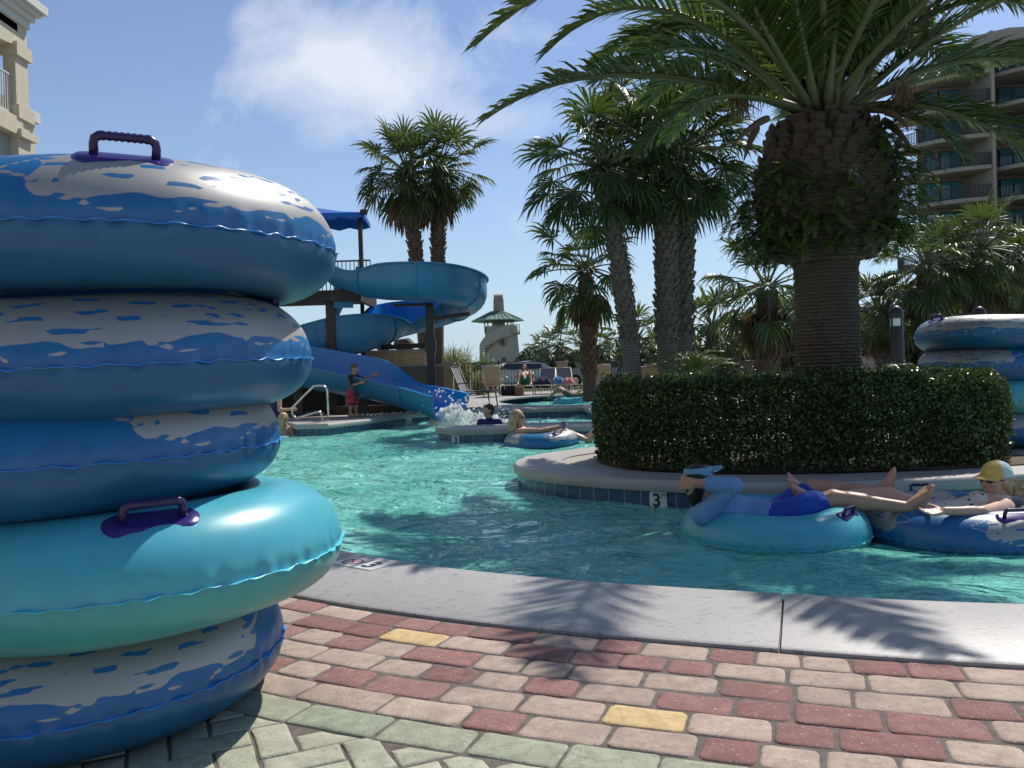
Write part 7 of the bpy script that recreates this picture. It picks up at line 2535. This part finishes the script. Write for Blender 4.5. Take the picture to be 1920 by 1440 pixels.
def rail_women():
    Yw = 17.6
    def Q(px, py, dy=0): return at(px, py, Yw + dy)
    root = empty('person', (Q(512, 790).x, Yw, WATER_Z), 'woman in navy swimsuit gripping the handrail, half hidden by the tube stack', 'person')
    H_ = Q(512, 716); f = V((1, 0.2, 0)); u = V((0, 0, 1)); sr, sl_ = Q(524, 744, -0.16), Q(510, 743, 0.18); neck = (sl_ + sr) / 2 + V((0, 0, 0.05)); hl, hr = Q(508, 792, 0.14), Q(512, 793, -0.14)
    mb = MB(); P = head(mb, H_, f, u, 1.0, neck); torso(mb, hl, hr, sl_, sr, (1, 0.1, 0))
    limb(mb, sr, Q(524, 769, -0.22), Q(543, 767.5, -0.24), (0.05, 0.042, 0.042, 0.03)); hand(mb, Q(543, 767.5, -0.24), V((1, 0, 0)), V((0, 0, 1)), V((0, 0.3, 1)), 1.0, 0.8)
    limb(mb, sl_, Q(512, 768, 0.2), Q(530, 775, 0.15), (0.05, 0.042, 0.042, 0.03)); limb(mb, hl, Q(508, 830, 0.12), Q(508, 850, 0.1), (0.09, 0.06, 0.06, 0.05)); limb(mb, hr, Q(512, 830, -0.12), Q(512, 850, -0.1), (0.09, 0.06, 0.06, 0.05))
    remesh(mb, 'body', skin_b, root, 0.011, 3)
    mb = MB(); mb.ball(P(-0.03, 0, 0.03), (0.10, 0.09, 0.10), None); mb.capsule(P(-0.06, 0, 0), P(-0.08, 0, -0.18), 0.07, 0.05); remesh(mb, 'hair', bpy.data.materials['brown_hair'], root, 0.012, 2)
    mb = MB(); torso(mb, hl, hr, lerp(hl, sl_, .88), lerp(hr, sr, .88), (1, .1, 0), 1.0, 1.13); mb.capsule(hl, lerp(hl, Q(508, 830, .12), .25), 0.115, 0.11); mb.capsule(hr, lerp(hr, Q(512, 830, -.12), .25), 0.115, 0.11)
    mb.capsule(sr.lerp(sl_, .25) + V((0, 0, .06)), lerp(sr, hr, .2), 0.03, 0.05); remesh(mb, 'swimsuit', cloth('navy_swimsuit', (0.02, 0.02, 0.11)), root, 0.012, 3)
    # the girl
    Yg = 16.75
    def G(px, py, dy=0): return at(px, py, Yg + dy)
    root = empty('person', (G(533, 800).x, Yg, WATER_Z), 'girl with long blond hair seen from behind, holding the ledge in the water', 'person')
    H_ = G(533, 784); f = V((0.55, 0.8, 0.0)); sr, sl_ = G(546, 803, 0.04), G(524, 802, -0.06); neck = (sl_ + sr) / 2 + V((0, 0, .03)); hl, hr = G(527, 840), G(539, 840)
    mb = MB(); P = head(mb, H_, f, u, 0.94, neck); torso(mb, hl, hr, sl_, sr, f, 0.8); limb(mb, sr, G(550, 815, -.02), G(553, 799, .1), (0.04, 0.033, 0.033, 0.024)); hand(mb, G(553, 799, .1), V((0.5, 0.8, 0.4)), V((0, 0, 1)), V((-.5, .3, .5)), 0.85, 0.5)
    limb(mb, sl_, G(520, 815, .05), G(524, 826, .2), (0.04, 0.033, 0.033, 0.024)); remesh(mb, 'body', skin_a, root, 0.010, 3)
    f_, l_, u_ = frame(f, u); m = Matrix((f_, l_, u_)).transposed()
    mb = MB(); mb.ball(P(-0.025, 0, 0.035), (0.10, 0.086, 0.092), m); rr = random.Random(4)
    for k in range(22): a = rr.uniform(110, 250); mb.capsule(P(-0.03 + .07 * math.cos(R(a)), .075 * math.sin(R(a)), 0.02), P(-0.09, 0.05 * math.sin(R(a)), rr.uniform(-0.30, -0.2)), 0.03, 0.014, n=6)
    remesh(mb, 'hair', hm_ if False else bpy.data.materials['blond_hair'], root, 0.011, 1)
    mb = MB(); hc, sc_ = (hl + hr) / 2, (sl_ + sr) / 2
    mb.capsule(hl.lerp(sl_, .45).lerp(hc, .2), hr.lerp(sr, .45).lerp(hc, .2), 0.105, 0.105); mb.capsule(hl, hr, 0.1, 0.1); remesh(mb, 'swimsuit', cloth('pink_swimsuit', (0.45, 0.16, 0.20)), root, 0.011, 2)


rail_women()


def far_people():
    # bather with raised knees and green shorts
    Yf = 33.0
    def Q(px, py, dy=0): return at(px, py, Yf + dy)
    root = empty('person', (Q(985, 715).x, Yf, 0.4), 'bather lying with raised knees in green shorts on the pale lounger', 'person')
    hl, hr = V((Q(990, 715).x, Yf + .1, 0.52)), V((Q(979, 715).x, Yf + .1, 0.52)); sl_, sr = V((hl.x + .05, Yf + .62, 0.86)), V((hr.x - .05, Yf + .62, 0.86)); H_ = (sl_ + sr) / 2 + V((0, .1, .22)); neck = (sl_ + sr) / 2
    knl, knr = Q(994, 697, -0.25), Q(974, 697, -0.25); anl, anr = V((Q(995, 719).x, Yf - .62, 0.46)), V((Q(971, 719).x, Yf - .62, 0.46))
    mb = MB(); P = head(mb, H_, V((0, -1, .2)), V((0, .2, 1)), 1.0, neck); torso(mb, hl, hr, sl_, sr, (0, -.5, 1)); limb(mb, hl, knl, anl, (.088, .06, .06, .037)); limb(mb, hr, knr, anr, (.088, .06, .06, .037))
    foot(mb, anl, V((0, -1, .1)), V((0, 0, -1))); foot(mb, anr, V((0, -1, .1)), V((0, 0, -1))); limb(mb, sl_, sl_ + V((.2, -.2, -.15)), sl_ + V((.02, -.3, .12)), (.05, .042, .04, .03)); limb(mb, sr, sr + V((-.2, -.2, -.15)), sr + V((-.02, -.3, .12)), (.05, .042, .04, .03))
    remesh(mb, 'body', skin_a, root, 0.014, 2)
    mb = MB(); mb.capsule(hl, lerp(hl, knl, .55), .12, .11); mb.capsule(hr, lerp(hr, knr, .55), .12, .11); mb.capsule(hl, hr, .12, .12); remesh(mb, 'shorts', cloth('green_shorts', (0.03, 0.19, 0.12)), root, 0.016, 2)
    mb = MB(); mb.ball(P(-.03, 0, .05), (.1, .1, .08)); remesh(mb, 'hair', bpy.data.materials['brown_hair'], root, 0.016, 1)
    # person in a cap on the tan chair, seen from behind
    Yp = 31.5
    c = at(918, 694, Yp); root = empty('person', (c.x, Yp, 0.42), 'person in a grey cap sitting in the tan chair, seen from behind', 'person')
    H_ = at(918, 692, Yp + 0.15); f = V((0.1, 1, -0.1)); sl_, sr = H_ + V((-.17, .02, -.24)), H_ + V((.17, .02, -.24)); hl, hr = V((H_.x - .1, Yp + .42, 0.52)), V((H_.x + .1, Yp + .42, .52))
    mb = MB(); P = head(mb, H_, f, V((0, 0, 1)), 1.0, (sl_ + sr) / 2); torso(mb, hl, hr, sl_, sr, f); limb(mb, hl, hl + V((0, .42, .06)), hl + V((0, .5, -.4)), (.088, .06, .06, .037)); limb(mb, hr, hr + V((0, .42, .06)), hr + V((0, .5, -.4)), (.088, .06, .06, .037))
    limb(mb, sl_, sl_ + V((-.06, .1, -.26)), sl_ + V((-.02, .34, -.28)), (.05, .042, .04, .03)); limb(mb, sr, sr + V((.06, .1, -.26)), sr + V((.02, .34, -.28)), (.05, .042, .04, .03)); remesh(mb, 'body', skin_b, root, 0.014, 2)
    mb = MB(); mb.ball(P(-.01, 0, .055), (.1, .105, .075)); remesh(mb, 'cap', cloth('grey_cap', (0.33, 0.34, 0.36)), root, 0.014, 1)
    mb = MB(); torso(mb, hl, hr, sl_, sr, f, 1.0, 1.13); remesh(mb, 'shirt', cloth('dark_shirt', (0.06, 0.06, 0.08)), root, 0.016, 2)
    # distant seated figure between the palm trunks
    c = at(1184, 690, 37.0); root = empty('person', (c.x, 37.0, 0.4), 'distant dark haired figure in red seated beyond the fence by the thick trunk', 'person')
    H_ = V((c.x, 37.0, 1.18)); sl_, sr = H_ + V((-.17, 0, -.25)), H_ + V((.17, 0, -.25)); hl, hr = H_ + V((-.1, .05, -.7)), H_ + V((.1, .05, -.7))
    mb = MB(); P = head(mb, H_, V((-1, -.2, 0)), V((0, 0, 1)), 1.0, (sl_ + sr) / 2); torso(mb, hl, hr, sl_, sr, (-1, 0, 0)); limb(mb, sl_, sl_ + V((-.1, -.05, -.25)), sl_ + V((-.3, 0, -.3)), (.05, .042, .04, .03)); limb(mb, hl, hl + V((-.4, 0, .05)), hl + V((-.42, 0, -.4)), (.088, .06, .06, .04)); remesh(mb, 'body', skin_c, root, 0.018, 2)
    mb = MB(); mb.ball(P(-.02, 0, .05), (.11, .1, .09)); remesh(mb, 'hair', bpy.data.materials['dark_hair'], root, 0.016, 1)
    mb = MB(); torso(mb, hl, hr, sl_, sr, (-1, 0, 0), 1.0, 1.13); remesh(mb, 'shirt', cloth('red_shirt', (0.35, 0.06, 0.06)), root, 0.018, 2)
    # bather sprawled on the far turquoise tube
    T = V((2.0, 28.3, WATER_Z + 0.2)); root = empty('person', T, 'deeply tanned bather sprawled over the turquoise tube in the farther pool', 'person')
    hl, hr = T + V((.0, -.1, .06)), T + V((.05, .15, .06)); sl_, sr = T + V((.55, -.16, .2)), T + V((.55, .18, .2)); H_ = T + V((.75, 0, .26))
    mb = MB(); P = head(mb, H_, V((-.3, 0, 1)), V((1, 0, .3)), 1.0, (sl_ + sr) / 2); torso(mb, hl, hr, sl_, sr, (-.2, 0, 1)); limb(mb, hl, T + V((-.42, -.2, .32)), T + V((-.78, -.25, .02)), (.088, .06, .06, .037)); limb(mb, hr, T + V((-.35, .25, .34)), T + V((-.75, .25, .02)), (.088, .06, .06, .037))
    limb(mb, sl_, T + V((.3, -.42, .16)), T + V((.02, -.5, .12)), (.05, .042, .04, .03)); limb(mb, sr, T + V((.3, .42, .16)), T + V((.02, .5, .12)), (.05, .042, .04, .03)); remesh(mb, 'body', skin_c, root, 0.014, 2)
    mb = MB(); mb.capsule(hl, lerp(hl, T + V((-.42, -.2, .32)), .5), .115, .1); mb.capsule(hr, lerp(hr, T + V((-.35, .25, .34)), .5), .115, .1); remesh(mb, 'shorts', cloth('brown_shorts', (0.12, 0.09, 0.08)), root, 0.016, 2)
    mb = MB(); mb.ball(P(-.03, 0, .04), (.1, .1, .1)); remesh(mb, 'hair', bpy.data.materials['dark_hair'], root, 0.016, 1)


far_people()
